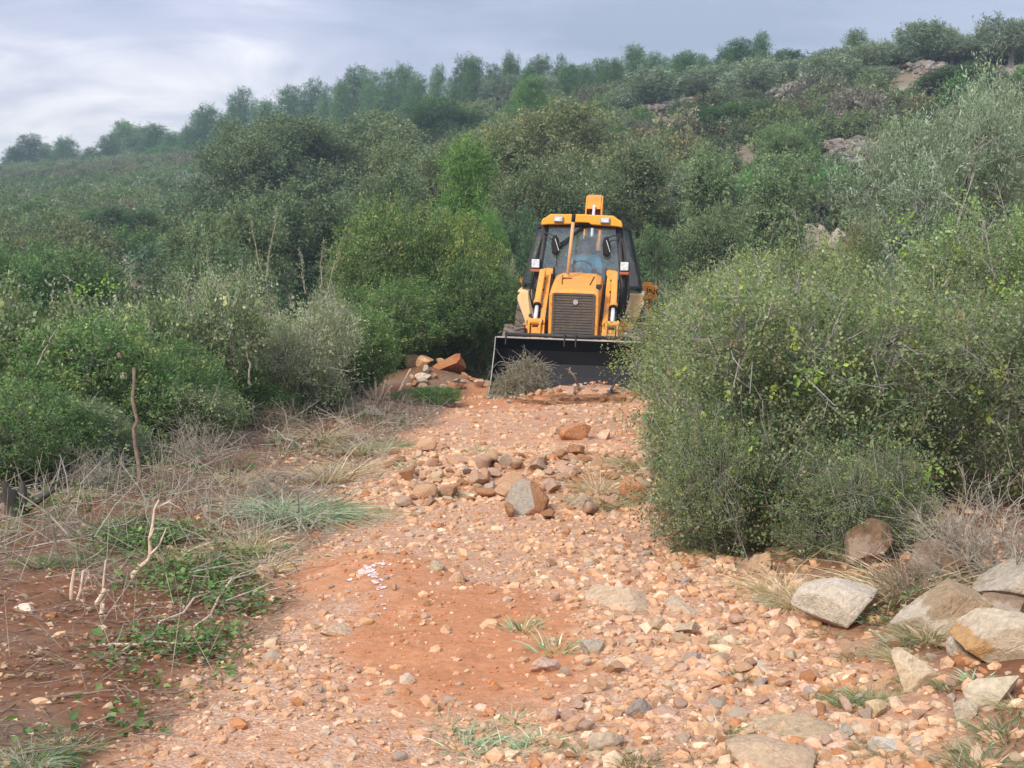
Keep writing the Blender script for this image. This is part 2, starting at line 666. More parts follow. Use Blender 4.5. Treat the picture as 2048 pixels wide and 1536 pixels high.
def boulder(u, v, w_px, h_px, tone, label, seed, dep=0.8, rotz=0.0, tilt=(0, 0), cuts=9, col=None, sink=0.25, D=None, lo=0.5, name='boulder', flat=1.0, rough=0.05):
    """a big rock whose foot is seen at photo pixel (u, v), w_px wide and h_px high there"""
    p = G(u, v) if D is None else np.array([at_depth(u, v, D)[0], D, float(H(at_depth(u, v, D)[0], D))])
    s = p[1] / FPX
    rx, rz = 0.54 * w_px * s, 0.5 * h_px * s * 1.22
    V, F = rock(seed, 5, (1, 1, 1), cuts + 3, lo - 0.12, 0.86, rough, 2.2)
    if col is two_face:
        V /= np.abs(V).max(0)
        V -= np.maximum(0, V @ BREAK - 0.32)[:, None] * BREAK * 0.97
        n2_ = np.array([0.75, -0.6, 0.28])
        V -= np.maximum(0, V @ n2_ - 0.62)[:, None] * n2_
    V /= np.abs(V).max(0)
    c = np.ones((len(V), 3)) if col is None else col(V)
    me = mk_mesh(name, V * np.array([rx, rx * dep, rz]), [F], M['limestone'], c, True)
    o = link(name, me)
    o.location = (p[0], p[1] + rx * dep * 0.6, p[2] + rz * (0.60 - sink))
    o.rotation_euler = (tilt[0], tilt[1], rotz)
    o.color = (tone[0] * 1.08, tone[1], tone[2] * 0.86, 1)
    tag(o, label, 'boulder')
    BIG.append((p[0], p[1] + rx * dep * 0.6, max(rx, rx * dep) * 0.85))
    return o


GREY = (0.52, 0.47, 0.415)
CREAM = (0.66, 0.54, 0.40)
PALE = (0.62, 0.52, 0.42)
DGREY = (0.36, 0.32, 0.29)


BREAK = np.array([-0.80, -0.56, 0.22])


def two_face(V):      # grey broken face on one side, orange skin on the other
    t_ = 1 - sstep(0.26, 0.31, V @ BREAK + 0.03 * fbm(V * 4, 3, 3))
    return np.array([0.86, 0.80, 0.76])[None] * (1 - t_[:, None]) + np.array([0.98, 0.52, 0.29])[None] * t_[:, None]


def rusty(V):
    t_ = sstep(-0.3, 0.3, fbm(V * 1.7, 3, 8))
    return np.array([0.85, 0.45, 0.24])[None] * (1 - t_[:, None]) + np.array([1.0, 0.62, 0.42])[None] * t_[:, None]


def ochre_end(V):
    t_ = sstep(0.15, 0.3, -V[:, 0] + 0.2 * fbm(V * 3, 3, 4) - 0.25 * (V[:, 2] > 0.3))
    return np.array([1.0, 1.0, 1.0])[None] * (1 - t_[:, None]) + np.array([0.85, 0.62, 0.38])[None] * t_[:, None]


def lichen_top(V):
    t_ = sstep(0.2, 0.4, V[:, 2] + 0.3 * V[:, 0] + 0.4 * fbm(V * 3.3, 4, 14))
    return np.array([1.05, 1.0, 0.93])[None] * (1 - t_[:, None]) + np.array([0.74, 0.60, 0.46])[None] * t_[:, None]


# along the bank under the oak bush
boulder(1685, 1252, 175, 108, (0.60, 0.545, 0.49), 'long pale grey boulder with a smooth bluish top lying below the dark oak bush', 11, 0.75, -0.15, (0.1, -0.08), 9, sink=0.2)
boulder(1895, 1262, 205, 98, (0.56, 0.52, 0.47), 'wedge shaped grey boulder with a brown lichen patch on its sloping top', 17, 0.7, 0.1, (0.25, -0.05), 8, lichen_top, 0.2)
boulder(1995, 1318, 190, 110, (0.62, 0.53, 0.43), 'cream and ochre boulder with a broken brown end facing the track', 23, 0.75, 0.25, (0.15, -0.1), 9, ochre_end, 0.2)
boulder(2040, 1205, 230, 120, GREY, 'flat topped smooth grey slab leaning behind the cream and ochre boulder', 31, 0.8, 0.2, (0.2, -0.12), 8, sink=0.35)
boulder(2030, 1243, 120, 66, (0.40, 0.35, 0.32), 'dark mottled rock wedged between the grey slab and the ochre boulder', 37, 0.8, 0.4, (0, 0.1), 9, lichen_top, 0.2)
boulder(1745, 1135, 110, 105, (0.30, 0.24, 0.21), 'upright brown boulder half hidden under the oak bush branches', 41, 0.7, 0.3, (0.05, 0.1), 9, lichen_top, 0.1)
boulder(1880, 1165, 150, 95, (0.38, 0.32, 0.28), 'rough brown grey boulder behind the dead thorn shrub', 43, 0.8, -0.3, (0, 0.1), 10, lichen_top, 0.25)
boulder(1522, 1152, 52, 66, (0.52, 0.36, 0.25), 'small upright orange rock at the foot of the dark oak bush', 47, 0.7, 0.3, (0, 0), 8, sink=0.25)
boulder(1835, 1368, 125, 78, CREAM, 'cream coloured angular slab set in red soil among weeds', 53, 0.8, 0.2, (0.3, 0.1), 8, sink=0.35)
boulder(1998, 1402, 118, 72, (0.64, 0.56, 0.45), 'white angular stone below the cream and ochre boulder', 59, 0.7, -0.4, (0.2, -0.3), 7, sink=0.3)
boulder(1940, 1440, 88, 60, (0.62, 0.55, 0.47), 'pale wedge shaped stone tilted in the grass of the bank', 61, 0.6, 0.5, (0.3, 0.35), 7, sink=0.25)
boulder(1920, 1308, 44, 56, (0.64, 0.60, 0.55), 'small white stone touching the broken end of the ochre boulder', 63, 0.8, 0.2, (0, 0), 8, sink=0.25)
boulder(1755, 1432, 66, 38, (0.66, 0.52, 0.34), 'flat yellowish stone pointing down the bank', 67, 0.6, 0.4, (0, 0.15), 7, sink=0.3)
boulder(1775, 1508, 78, 46, (0.66, 0.62, 0.58), 'smooth white topped stone with a grey side beside small weeds', 71, 0.7, -0.1, (0.1, 0), 8, sink=0.25)
boulder(1690, 1475, 36, 34, GREY, 'squarish grey stone beside the flat bedrock slab', 73, 0.8, 0.3, (0, 0), 8, sink=0.25)
# flat bedrock slabs in the track
boulder(1248, 1218, 150, 60, (0.62, 0.47, 0.35), 'flat pale bedrock slab sunk in the track below the oak bush', 79, 1.5, 0.5, (0.0, 0), 8, sink=0.78, lo=0.6)
boulder(1352, 1226, 78, 50, (0.58, 0.47, 0.38), 'smaller grey beige bedrock slab next to the flat pale slab', 83, 1.6, 0.6, (0, 0), 8, sink=0.75, lo=0.6)
boulder(1600, 1478, 165, 52, (0.56, 0.43, 0.30), 'flat tan bedrock slab in the stony edge of the track', 89, 1.2, 0.2, (0, 0), 8, sink=0.75, lo=0.6)
boulder(1545, 1535, 190, 60, (0.60, 0.45, 0.33), 'broad orange beige bedrock slab just below the flat tan slab', 97, 1.1, -0.3, (0, 0), 8, sink=0.75, lo=0.6)
boulder(670, 1268, 70, 22, (0.60, 0.43, 0.32), 'thin pale rock plate showing through the red soil', 101, 1.3, 0.1, (0, 0), 8, sink=0.7, lo=0.6)
# rocks in the track
boulder(1058, 1030, 84, 70, (0.46, 0.44, 0.43), 'boulder with one grey face and one orange face in the middle of the track', 104, 0.85, 0.0, (0.0, 0.12), 7, two_face, -0.16, lo=0.62)
boulder(1158, 880, 74, 36, (0.50, 0.40, 0.32), 'flat brown boulder with a white streak between rounder stones', 107, 0.7, 0.1, (0, 0), 8, rusty, 0.15)
boulder(1266, 1008, 62, 66, (0.52, 0.42, 0.36), 'tilted rust brown block leaning on rubble beside the grass tuft', 109, 0.7, -0.5, (0.2, 0.35), 7, rusty, 0.1)
boulder(1158, 1018, 44, 34, (0.52, 0.42, 0.34), 'round beige rock between the grey faced boulder and the grass tuft', 113, 0.9, 0.4, (0, 0), 10, sink=0.2)
boulder(1110, 868, 26, 22, (0.62, 0.43, 0.31), 'small round pale stone beside the flat brown boulder', 127, 0.9, 0, (0, 0), 10, sink=0.15)
boulder(1212, 878, 36, 24, (0.62, 0.46, 0.36), 'rounded pale stone just past the flat brown boulder', 131, 0.9, 0.3, (0, 0), 10, sink=0.15)
boulder(1185, 1308, 54, 30, (0.46, 0.41, 0.35), 'rounded grey beige stone alone on the gravel', 137, 0.8, 0.1, (0, 0), 10, sink=0.25)
boulder(1088, 1342, 60, 30, (0.58, 0.42, 0.36), 'low pink and white stone at the edge of the red soil strip', 139, 0.8, 0.1, (0, 0), 10, sink=0.3)
boulder(1380, 1268, 64, 30, (0.60, 0.48, 0.36), 'long beige stone lying below the two bedrock slabs', 149, 0.8, 0.2, (0, 0), 9, sink=0.3)
boulder(1285, 1432, 58, 40, (0.36, 0.31, 0.29), 'dark grey cracked stone among paler pebbles', 151, 0.8, 0.2, (0, 0), 8, sink=0.3)
boulder(1220, 1500, 80, 54, (0.56, 0.46, 0.38), 'large grey beige stone with grass growing round it', 157, 0.9, 0.2, (0, 0), 9, sink=0.35)
boulder(876, 1142, 36, 28, (0.50, 0.44, 0.34), 'small olive grey rock half buried in the track centre', 163, 0.8, 0.2, (0, 0), 9, sink=0.35)
boulder(915, 1165, 34, 26, (0.62, 0.43, 0.30), 'pale orange block next to the half buried olive grey rock', 167, 0.8, 0.2, (0, 0), 7, sink=0.3)
boulder(526, 1155, 40, 30, (0.62, 0.47, 0.34), 'pale stone at the border between green creeper and track', 173, 0.8, 0.2, (0, 0), 8, sink=0.25)
# pushed up pile beside the loader bucket
boulder(896, 742, 66, 36, (0.42, 0.30, 0.22), 'largest rust brown boulder of the pushed up pile by the bucket', 179, 0.8, 0.1, (0, -0.2), 8, rusty, 0.1)
boulder(849, 727, 34, 25, (0.62, 0.40, 0.25), 'bright orange block on the pile beside the rust brown boulder', 181, 0.8, 0.1, (0, 0), 8, None, -0.1, D=22.7)
boulder(826, 712, 36, 24, (0.46, 0.36, 0.28), 'brown stone at the bush side end of the pile', 191, 0.8, 0.1, (0, 0), 8, None, -0.1, D=23.0)
boulder(878, 698, 18, 15, (0.64, 0.40, 0.24), 'small orange stone crowning the pushed up pile', 193, 0.9, 0.1, (0, 0), 9, None, -0.8, D=22.8)
boulder(846, 762, 32, 20, (0.62, 0.53, 0.47), 'whitish stone at the foot of the pushed up pile', 197, 0.8, 0.1, (0, 0), 9, sink=0.2)
boulder(742, 832, 40, 24, (0.36, 0.33, 0.30), 'grey stone buried in cut brushwood on the verge', 199, 0.8, 0.1, (0, 0), 9, sink=0.2)
# outcrops out on the slope
boulder(258, 546, 46, 44, (0.31, 0.295, 0.285), 'pale outcrop of grey rock showing between bushes down the slope', 211, 0.8, 0.2, (0, 0.2), 8, sink=0.2)
boulder(312, 520, 24, 22, (0.30, 0.285, 0.275), 'smaller pale rock beside the grey outcrop down the slope', 223, 0.8, 0.2, (0, 0), 8, sink=0.2)
for q, (u, v, w, h, lb) in enumerate([(1618, 500, 46, 62, 'pale cliff rock split by a cleft, standing among hillside oaks'), (1648, 498, 44, 58, 'middle pale cliff rock of the hillside outcrop'),
                                      (1684, 500, 54, 52, 'tallest leaning pale cliff rock of the hillside outcrop'), (1330, 520, 46, 50, 'grey rock face between the loader cab and the hillside oaks')]):
    boulder(u, v, w, h, (0.33, 0.30, 0.285), lb, 227 + q * 3, 0.7, 0.2 * q, (0, 0.1 * (q == 2)), 9, sink=0.2, name='outcrop_rock')


def free(x, y, r, k=0.85):
    for (a, b, c_) in BIG:
        if (x - a) ** 2 + (y - b) ** 2 < (c_ + r * 0.6) ** 2:
            return False
    for (a, b, c_) in stone_xyr:
        if (x - a) ** 2 + (y - b) ** 2 < ((c_ + r) * k) ** 2:
            return False
    return True


zone_span = {}


def scatter(n, region, rsz, zone, weights, tries=60, zoff=None, k=0.85, sink=0.35):
    """individual stones seen inside a polygon-ish pixel region: region() draws a photo pixel"""
    for _ in range(n):
        for _t in range(tries):
            u, v = region()
            p = G(u, v)
            r = rsz(p)
            if free(p[0], p[1], r, k):
                tone = TN[int(rng.choice(len(TN), p=weights))]
                kk = int(rng.integers(len(STONES)))
                f = 'flat' if STONES[kk][1][2] < 0.55 else ('blocky' if kk % 3 else 'rounded')
                big = 'larger' if r > zone[2] else 'small'
                probe = zone_span.setdefault(zone[0], [region() for _q in range(200)])
                us, vs = np.quantile([q_[0] for q_ in probe], (0.25, 0.5, 0.75)), np.quantile([q_[1] for q_ in probe], (0.33, 0.67))
                side = ('hedge end', 'hedge half', 'bush half', 'bush end')[int(np.searchsorted(us, u))]
                dep_ = ('back', 'middle', 'front')[int(np.searchsorted(vs, v))]
                put_stone(p[0], p[1], r, tone, f'{big} {f} {tone} stone {zone[0]}, {dep_} of {side}', zone[1], kk, sink, zoff(p) if zoff else 0)
                break


U = rng.uniform
scatter(130, lambda: (U(780, 1340), 895 + abs(rng.normal(0, 1)) * 34 + U(0, 70)), lambda p: 0.045 + 0.075 * U(0, 1) ** 1.7, ('in the rubble band', 'rubble band stones', 0.07), [0.5, 0.10, 0.05, 0.17, 0.18], k=0.6, sink=0.2)
scatter(16, lambda: (U(700, 900), U(880, 1000)), lambda p: U(0.03, 0.06), ('at the grassy rubble end', 'rubble band stones', 0.05), [0.55, 0.15, 0.05, 0.1, 0.15])
scatter(40, lambda: (U(1000, 1275), U(778, 808)), lambda p: U(0.035, 0.085), ('before the loader bucket', 'stones before the bucket', 0.06), [0.45, 0.15, 0.08, 0.15, 0.17], sink=0.05, k=0.5)
scatter(22, lambda: (U(815, 965), U(722, 782)), lambda p: U(0.06, 0.14), ('in the pile beside the bucket', 'stones of the pushed up pile', 0.07), [0.4, 0.15, 0.1, 0.2, 0.15], sink=0.15, k=0.6)
scatter(72, lambda: (U(1120, 1700), U(1220, 1530)), lambda p: 0.022 + 0.04 * U(0, 1) ** 1.5, ('on the coarse track side', 'coarse track side stones', 0.036), [0.42, 0.2, 0.12, 0.06, 0.2])
scatter(22, lambda: (U(1600, 2040), U(1290, 1530)), lambda p: U(0.018, 0.042), ('in weedy soil below the boulders', 'stones below the boulders', 0.03), [0.3, 0.36, 0.16, 0.06, 0.12])
scatter(14, lambda: (U(1060, 1420), U(1060, 1210)), lambda p: U(0.02, 0.05), ('beside the big oak bush', 'stones beside the oak bush', 0.035), [0.4, 0.12, 0.2, 0.08, 0.2])
scatter(12, lambda: (U(300, 900), U(1330, 1530)), lambda p: U(0.014, 0.03), ('on the fine gravel side', 'fine gravel side stones', 0.022), [0.45, 0.25, 0.1, 0.05, 0.15])
scatter(9, lambda: (U(560, 1000), U(1040, 1250)), lambda p: U(0.014, 0.032), ('round the painted mound', 'stones round the red mound', 0.024), [0.45, 0.2, 0.15, 0.08, 0.12])
scatter(8, lambda: (U(1020, 1240), U(800, 850)), lambda p: U(0.03, 0.06), ('on track ahead of the bucket', 'stones on the bare track', 0.045), [0.5, 0.15, 0.05, 0.15, 0.15])

# crumbs of red soil in the graded patches
NR = 26000
yv = np.exp(rng.uniform(math.log(4.4), math.log(23.9), NR))
xv = rng.uniform(-1.6, 2.2, NR)
kk = rng.random(NR) < np.maximum(red_mask(xv, yv) * 0.5, 1.0 * sstep(20.0, 20.4, yv)) * np.clip(0.5 + n2(xv, yv * 2.2, 1.6, 3, 63), 0.05, 1)
CRUMB = (xv[kk], yv[kk])

# gravel: tens of thousands of pebbles nobody could count
NC = 90000
gyv = np.exp(rng.uniform(math.log(3.9), math.log(22.0), NC))
gxv = rng.uniform(-2.2, 3.4, NC)
dens = track_mask(gxv, gyv) * (1 - 0.80 * red_mask(gxv, gyv)) * np.clip(0.62 + 0.7 * n2(gxv, gyv, 1.1, 3, 61), 0.12, 1)
dens = np.maximum(dens, 0.22 * sstep(0.4, 1.0, gxv) * (1 - sstep(2.6, 3.4, gxv)))
dens = np.maximum(dens, 0.10 * (gxv < 0))
dens = dens + 0.45 * track_mask(gxv, gyv) * np.exp(-((gyv - 12.0) / 1.5) ** 2)
dens *= np.where(gyv > 14, 0.5, np.where(gyv > 12, 0.8, 1.0))
keep = rng.random(NC) < dens * 0.66
gxv, gyv = gxv[keep], gyv[keep]
n = len(gxv)
coarse = sstep(-0.2, 1.0, gxv) * (1 - 0.4 * sstep(8, 10, gyv)) + 1.5 * np.exp(-((gyv - 12.0) / 1.5) ** 2)
gr = np.exp(rng.normal(-0.12, 0.58, n)) * (0.0085 + 0.0075 * coarse + 0.0007 * gyv)
gr = np.clip(gr, 0.005, 0.05)
ncr = len(CRUMB[0])
gxv, gyv = np.concatenate([gxv, CRUMB[0]]), np.concatenate([gyv, CRUMB[1]])
gr = np.concatenate([gr, np.clip(np.exp(rng.normal(0, 0.45, ncr)) * (0.0045 + 0.0006 * CRUMB[1]), 0.003, 0.02)])
n = len(gxv)
V0, F0 = ICO[1]
ax = np.stack([rng.uniform(0.8, 1.25, n), rng.uniform(0.6, 1.0, n), rng.uniform(0.4, 0.75, n)], 1)
PV = V0[None] * (1 + rng.uniform(-0.28, 0.22, (n, len(V0), 1)))
PV = PV * ax[:, None, :] * gr[:, None, None]
an = rng.uniform(0, 6.28, n)
tl = rng.normal(0, 0.3, n)
ct, st = np.cos(tl)[:, None], np.sin(tl)[:, None]
px, pz = PV[..., 0] * ct - PV[..., 2] * st, PV[..., 0] * st + PV[..., 2] * ct
ca, sa = np.cos(an)[:, None], np.sin(an)[:, None]
qx, qy = px * ca - PV[..., 1] * sa, px * sa + PV[..., 1] * ca
PV = np.stack([qx + gxv[:, None], qy + gyv[:, None], pz + (H(gxv, gyv) + gr * ax[:, 2] * 0.1)[:, None]], -1)
pal = np.array([(0.60, 0.38, 0.25), (0.57, 0.35, 0.225), (0.66, 0.50, 0.36), (0.45, 0.36, 0.29), (0.43, 0.205, 0.10), (0.60, 0.42, 0.33), (0.53, 0.32, 0.19)])
ci = rng.choice(len(pal), n, p=[0.28, 0.25, 0.14, 0.05, 0.08, 0.08, 0.12])
ci[n - ncr:] = np.where(rng.random(ncr) < 0.85, 7, ci[n - ncr:])
pal = np.concatenate([pal, [C_RED]])
pc = pal[ci] * np.array([0.94, 0.885, 0.79]) * rng.uniform(0.75, 1.2, (n, 1))
FF = (F0[None] + (np.arange(n) * len(V0))[:, None, None]).reshape(-1, 3)
m, nt, out = new_mat('pebble')
t = NT(nt)
oc = t.n('ShaderNodeTexCoord').outputs['Object']
nz = t.noise(oc, 60, 4, 0.7)
nt.links.new(t.bsdf(t.mix(1.0, t.attr('Col'), t.ramp(nz, [(0.3, (0.8, 0.78, 0.76)), (0.7, (1.15, 1.15, 1.15))]), 'MULTIPLY'), 0.88, normal=t.bump(nz, 0.4, 0.01), spec=0.2), out.inputs[0])
M['pebble'] = m
gv = link('gravel', mk_mesh('gravel', PV.reshape(-1, 3), [FF], m, np.repeat(pc, len(V0), 0)))
tag(gv, 'loose pale orange gravel strewn over the track', None, None, 'stuff')

# ------------------------------------------------------------------ vegetation builders
def perp(d, r):
    a = unit(np.cross(d, r))
    return a


def leaf_quads(P, D, N, L, W, C, fold=0.12):
    S = unit(np.cross(D, N))
    L, W = L[:, None], W[:, None]
    mid = P + D * L * 0.5 + N * W * fold
    V = np.stack([P, mid + S * W * 0.5, P + D * L, mid - S * W * 0.5], 1).reshape(-1, 3)
    F = np.arange(len(V)).reshape(-1, 4)
    return V, F, np.repeat(C, 4, 0)


def tubes(A, B, ra, rb, sides=3):
    """separate tapered sticks A->B"""
    D = unit(B - A)
    ref = np.where(np.abs(D[:, 2:3]) > 0.9, np.array([[1.0, 0, 0]]), np.array([[0, 0, 1.0]]))
    s1 = unit(np.cross(D, ref))
    s2 = np.cross(D, s1)
    an = np.arange(sides) * 2 * math.pi / sides
    ring = s1[:, None] * np.cos(an)[None, :, None] + s2[:, None] * np.sin(an)[None, :, None]
    ra = np.broadcast_to(ra, len(A))
    rb = np.broadcast_to(rb, len(A))
    V = np.concatenate([A[:, None] + ring * ra[:, None, None], B[:, None] + ring * rb[:, None, None]], 1)
    k = np.arange(sides)
    q = np.stack([k, (k + 1) % sides, (k + 1) % sides + sides, k + sides], 1)
    F = (q[None] + (np.arange(len(A)) * 2 * sides)[:, None, None]).reshape(-1, 4)
    return V.reshape(-1, 3), F


def polytube(pts, radii, sides=6):
    """one continuous tapered tube along pts"""
    pts = np.asarray(pts, float)
    radii = np.asarray(radii, float)
    T = unit(np.gradient(pts, axis=0))
    ref = np.array([0.31, 0.95, 0.05])
    s1 = unit(np.cross(T, ref))
    s2 = np.cross(T, s1)
    an = np.arange(sides) * 2 * math.pi / sides
    V = pts[:, None] + (s1[:, None] * np.cos(an)[None, :, None] + s2[:, None] * np.sin(an)[None, :, None]) * radii[:, None, None]
    n = len(pts)
    i = np.arange(n - 1)[:, None] * sides
    k = np.arange(sides)[None]
    F = np.stack([i + k, i + (k + 1) % sides, i + sides + (k + 1) % sides, i + sides + k], -1).reshape(-1, 4)
    return V.reshape(-1, 3), F


class Acc:
    def __init__(self):
        self.V, self.F, self.C, self.n = [], [], [], 0

    def add(self, V, F, C=None):
        self.V.append(V)
        self.F.append(F + self.n)
        if C is not None:
            self.C.append(C)
        self.n += len(V)

    def mesh(self, name, mat, smooth=False):
        ks = {}
        for f in self.F:
            ks.setdefault(f.shape[1], []).append(f)
        return mk_mesh(name, np.concatenate(self.V), [np.concatenate(x) for x in ks.values()], mat, np.concatenate(self.C) if self.C else None, smooth)


def sample_blobs(r, blobs, n, lump=0.22, shell=0.5, zmin=0.03):
    blobs = np.asarray(blobs, float)
    c, rad = blobs[:, :3], blobs[:, 3:6]
    w = rad.mean(1) ** 2
    outP, outN = [], []
    got = 0
    seed = int(r.integers(1000))
    while got < n:
        k = r.choice(len(blobs), n, p=w / w.sum())
        d = unit(r.normal(size=(n, 3)))
        rr = (1 - shell * r.random(n) ** 1.6) * (1 + lump * vnoise(d * 2.4 + k[:, None] * 7.7, seed)) * (1 + 0.5 * lump * vnoise(d * 6 + k[:, None] * 3.3, seed + 1))
        p = c[k] + d * rad[k] * rr[:, None]
        ok = p[:, 2] > zmin
        for j in range(len(blobs)):
            q = np.linalg.norm((p - c[j]) / rad[j], axis=1)
            ok &= ~((q < 0.72) & (k != j) & (r.random(n) < 0.9))
        outP.append(p[ok])
        outN.append(unit(d[ok] / rad[k[ok]]))
        got += int(ok.sum())
    return np.concatenate(outP)[:n], np.concatenate(outN)[:n]


def shade_pick(r, pal, n):
    """pal: list of (colour, weight)"""
    cs = np.array([p[0] for p in pal], float)
    w = np.array([p[1] for p in pal], float)
    return cs[r.choice(len(cs), n, p=w / w.sum())]


def crown(seed, blobs, n_twig, lpt, twig_len, L, W, pal, up=0.5, lump=0.22, shell=0.5, young=0.0, young_col=(0.20, 0.26, 0.035),
          droop=0.0, twig_r=0.0, spread=0.25, rnd=0.7, leaf_up=0.4, zmin=0.03):
    r = np.random.default_rng(seed)
    P, N = sample_blobs(r, blobs, n_twig, lump, shell, zmin)
    D = unit(N * 0.8 + np.array([0, 0, up]) + r.normal(0, rnd * 0.6, (n_twig, 3)))
    tl = twig_len * np.exp(r.normal(0, 0.3, n_twig))
    tc = shade_pick(r, pal, n_twig) * np.exp(r.normal(0, 0.12, (n_twig, 1)) + 0.28 * fbm(P * 2.6, 2, seed)[:, None])
    yg = r.random(n_twig) < young
    tc[yg] = np.array(young_col) * np.exp(r.normal(0, 0.15, (int(yg.sum()), 1)))
    t_ = r.random((n_twig, lpt)) ** 0.8
    n = n_twig * lpt
    base = P[:, None] + D[:, None] * (t_ * tl[:, None])[..., None] - np.array([0, 0, 1.0]) * (droop * (t_ ** 2) * tl[:, None])[..., None]
    base = base.reshape(n, 3) + r.normal(0, 1, (n, 3)) * (spread * twig_len)
    Dr = np.repeat(D, lpt, 0)
    ld = unit(Dr * 0.55 + r.normal(0, 0.75, (n, 3)) + np.array([0, 0, leaf_up - 0.3]))
    ln = unit(r.normal(0, 0.8, (n, 3)) + np.array([0, 0, 0.7]))
    lc = np.repeat(tc, lpt, 0) * np.exp(r.normal(0, 0.13, (n, 1)))
    sz = np.exp(r.normal(0, 0.22, n)) * np.where(np.repeat(yg, lpt), 1.35, 1.0)
    V, F, C = leaf_quads(base, ld, ln, L * sz, W * sz, lc)
    return V, F, C, P, D, tl


def stick_net(r, blobs, roots, n_side, base=(0, 0, 0), r0=0.03, tips=None, acc=None, wob=0.08):
    """stems from the base to each blob centre, side branches on to twig roots"""
    blobs = np.asarray(blobs, float)
    acc = acc or Acc()
    for b in blobs:
        p0 = np.array(base) + r.normal(0, 0.06, 3) * np.array([1, 1, 0])
        p1 = b[:3] + np.array([0, 0, 0.3 * b[5]])
        ts = np.linspace(0, 1, 7)[:, None]
        pts = p0 * (1 - ts) + p1 * ts + r.normal(0, wob, (7, 3)) * np.linalg.norm(p1 - p0) * 0.5 * (ts * (1.05 - ts) * 3)
        acc.add(*polytube(pts, r0 * (1.0 - 0.75 * ts[:, 0]), 5))
    if tips is not None and n_side:
        idx = r.choice(len(tips), min(n_side, len(tips)), replace=False)
        T = tips[idx]
        d = np.linalg.norm(T[:, None] - blobs[None, :, :3], axis=2)
        A = blobs[d.argmin(1), :3] * 0.75 + T * 0.25 + r.normal(0, 0.05, T.shape)
        mid = (A + T) / 2 + r.normal(0, 0.06, T.shape) * np.linalg.norm(T - A, axis=1, keepdims=True)
        acc.add(*tubes(A, mid, r0 * 0.32, r0 * 0.22))
        acc.add(*tubes(mid, T, r0 * 0.22, r0 * 0.08))
    return acc


def rough_blobs(r, n, rx, ry, z0, z1, br):
    a = r.uniform(0, 6.28, n)
    q = np.sqrt(r.random(n))
    z = r.uniform(z0, z1, n)
    s = br * r.uniform(0.75, 1.25, n)
    return np.stack([np.cos(a) * q * rx, np.sin(a) * q * ry, z, s, s, s * r.uniform(0.7, 0.95, n)], 1)


def protect(proto):
    """height and half width of a built plant, for scaling"""
    V = np.concatenate([np.array([v.co[:] for v in proto[0].vertices[:: max(1, len(proto[0].vertices) // 3000)]])])
    return np.quantile(V[:, 2], 0.995), np.quantile(np.abs(V[:, 0]), 0.98)


def bush_proto(seed, blobs, n_twig, lpt, twig_len, L, W, pal, leafmat='leaf', woodmat='bark', r0=0.022, n_side=220, bare=0, bare_len=0.35, base_pts=None, **kw):
    r = np.random.default_rng(seed + 5000)
    V, F, C, P, D, tl = crown(seed, blobs, n_twig, lpt, twig_len, L, W, pal, **kw)
    cm = mk_mesh('crown', V, [F], M[leafmat], C)
    acc = stick_net(r, blobs, P, n_side, (0, 0, 0), r0, P)
    k = r.choice(len(P), min(len(P), 900), replace=False)
    acc.add(*tubes(P[k] - D[k] * 0.1, P[k] + D[k] * tl[k][:, None] * 0.9, 0.0035, 0.0018))
    if bare:
        k = r.choice(len(P), bare, replace=False)
        d = unit(D[k] + r.normal(0, 0.4, (bare, 3)))
        ln = bare_len * r.uniform(0.5, 1.4, bare)
        A, B = P[k] - d * 0.15, P[k] + d * ln[:, None]
        acc.add(*tubes(A, B, 0.006, 0.0025))
        for s in range(3):
            f = r.uniform(0.3, 0.9, (bare, 1))
            A2 = A * (1 - f) + B * f
            B2 = A2 + unit(d + r.normal(0, 0.7, d.shape)) * (ln * r.uniform(0.2, 0.5, bare))[:, None]
            acc.add(*tubes(A2, B2, 0.004, 0.0015))
    wm = acc.mesh('branches', M[woodmat])
    return (cm, wm)


def tree_proto(seed, blobs, trunk_h, trunk_r, n_twig, lpt, twig_len, L, W, pal, leafmat='leaf', woodmat='bark_dark', lean=0.1, n_side=120, **kw):
    r = np.random.default_rng(seed + 9000)
    V, F, C, P, D, tl = crown(seed, blobs, n_twig, lpt, twig_len, L, W, pal, **kw)
    cm = mk_mesh('crown', V, [F], M[leafmat], C)
    acc = Acc()
    fork = np.array([r.normal(0, lean), r.normal(0, lean), trunk_h])
    ts = np.linspace(0, 1, 7)[:, None]
    pts = np.array([0, 0, -0.3]) * (1 - ts) + fork * ts + r.normal(0, 0.04 * trunk_h, (7, 3)) * (ts * (1 - ts) * 3)
    acc.add(*polytube(pts, trunk_r * (1.25 - 0.5 * ts[:, 0]), 8))
    for b in blobs:
        p1 = b[:3]
        tt = np.linspace(0, 1, 8)[:, None]
        pts = fork * (1 - tt) + p1 * tt + r.normal(0, 0.07, (8, 3)) * np.linalg.norm(p1 - fork) * (tt * (1.1 - tt) * 2.5)
        acc.add(*polytube(pts, trunk_r * (0.55 - 0.42 * tt[:, 0]), 6))
        near = P[np.linalg.norm((P - b[:3]) / b[3:6], axis=1) < 1.3]
        if len(near):
            k = r.choice(len(near), min(len(near), max(6, n_side // len(blobs))), replace=False)
            A = p1 + r.normal(0, 0.1, (len(k), 3))
            acc.add(*tubes(A, near[k], trunk_r * 0.14, trunk_r * 0.04))
    return (cm, acc.mesh('trunk', M[woodmat], True))


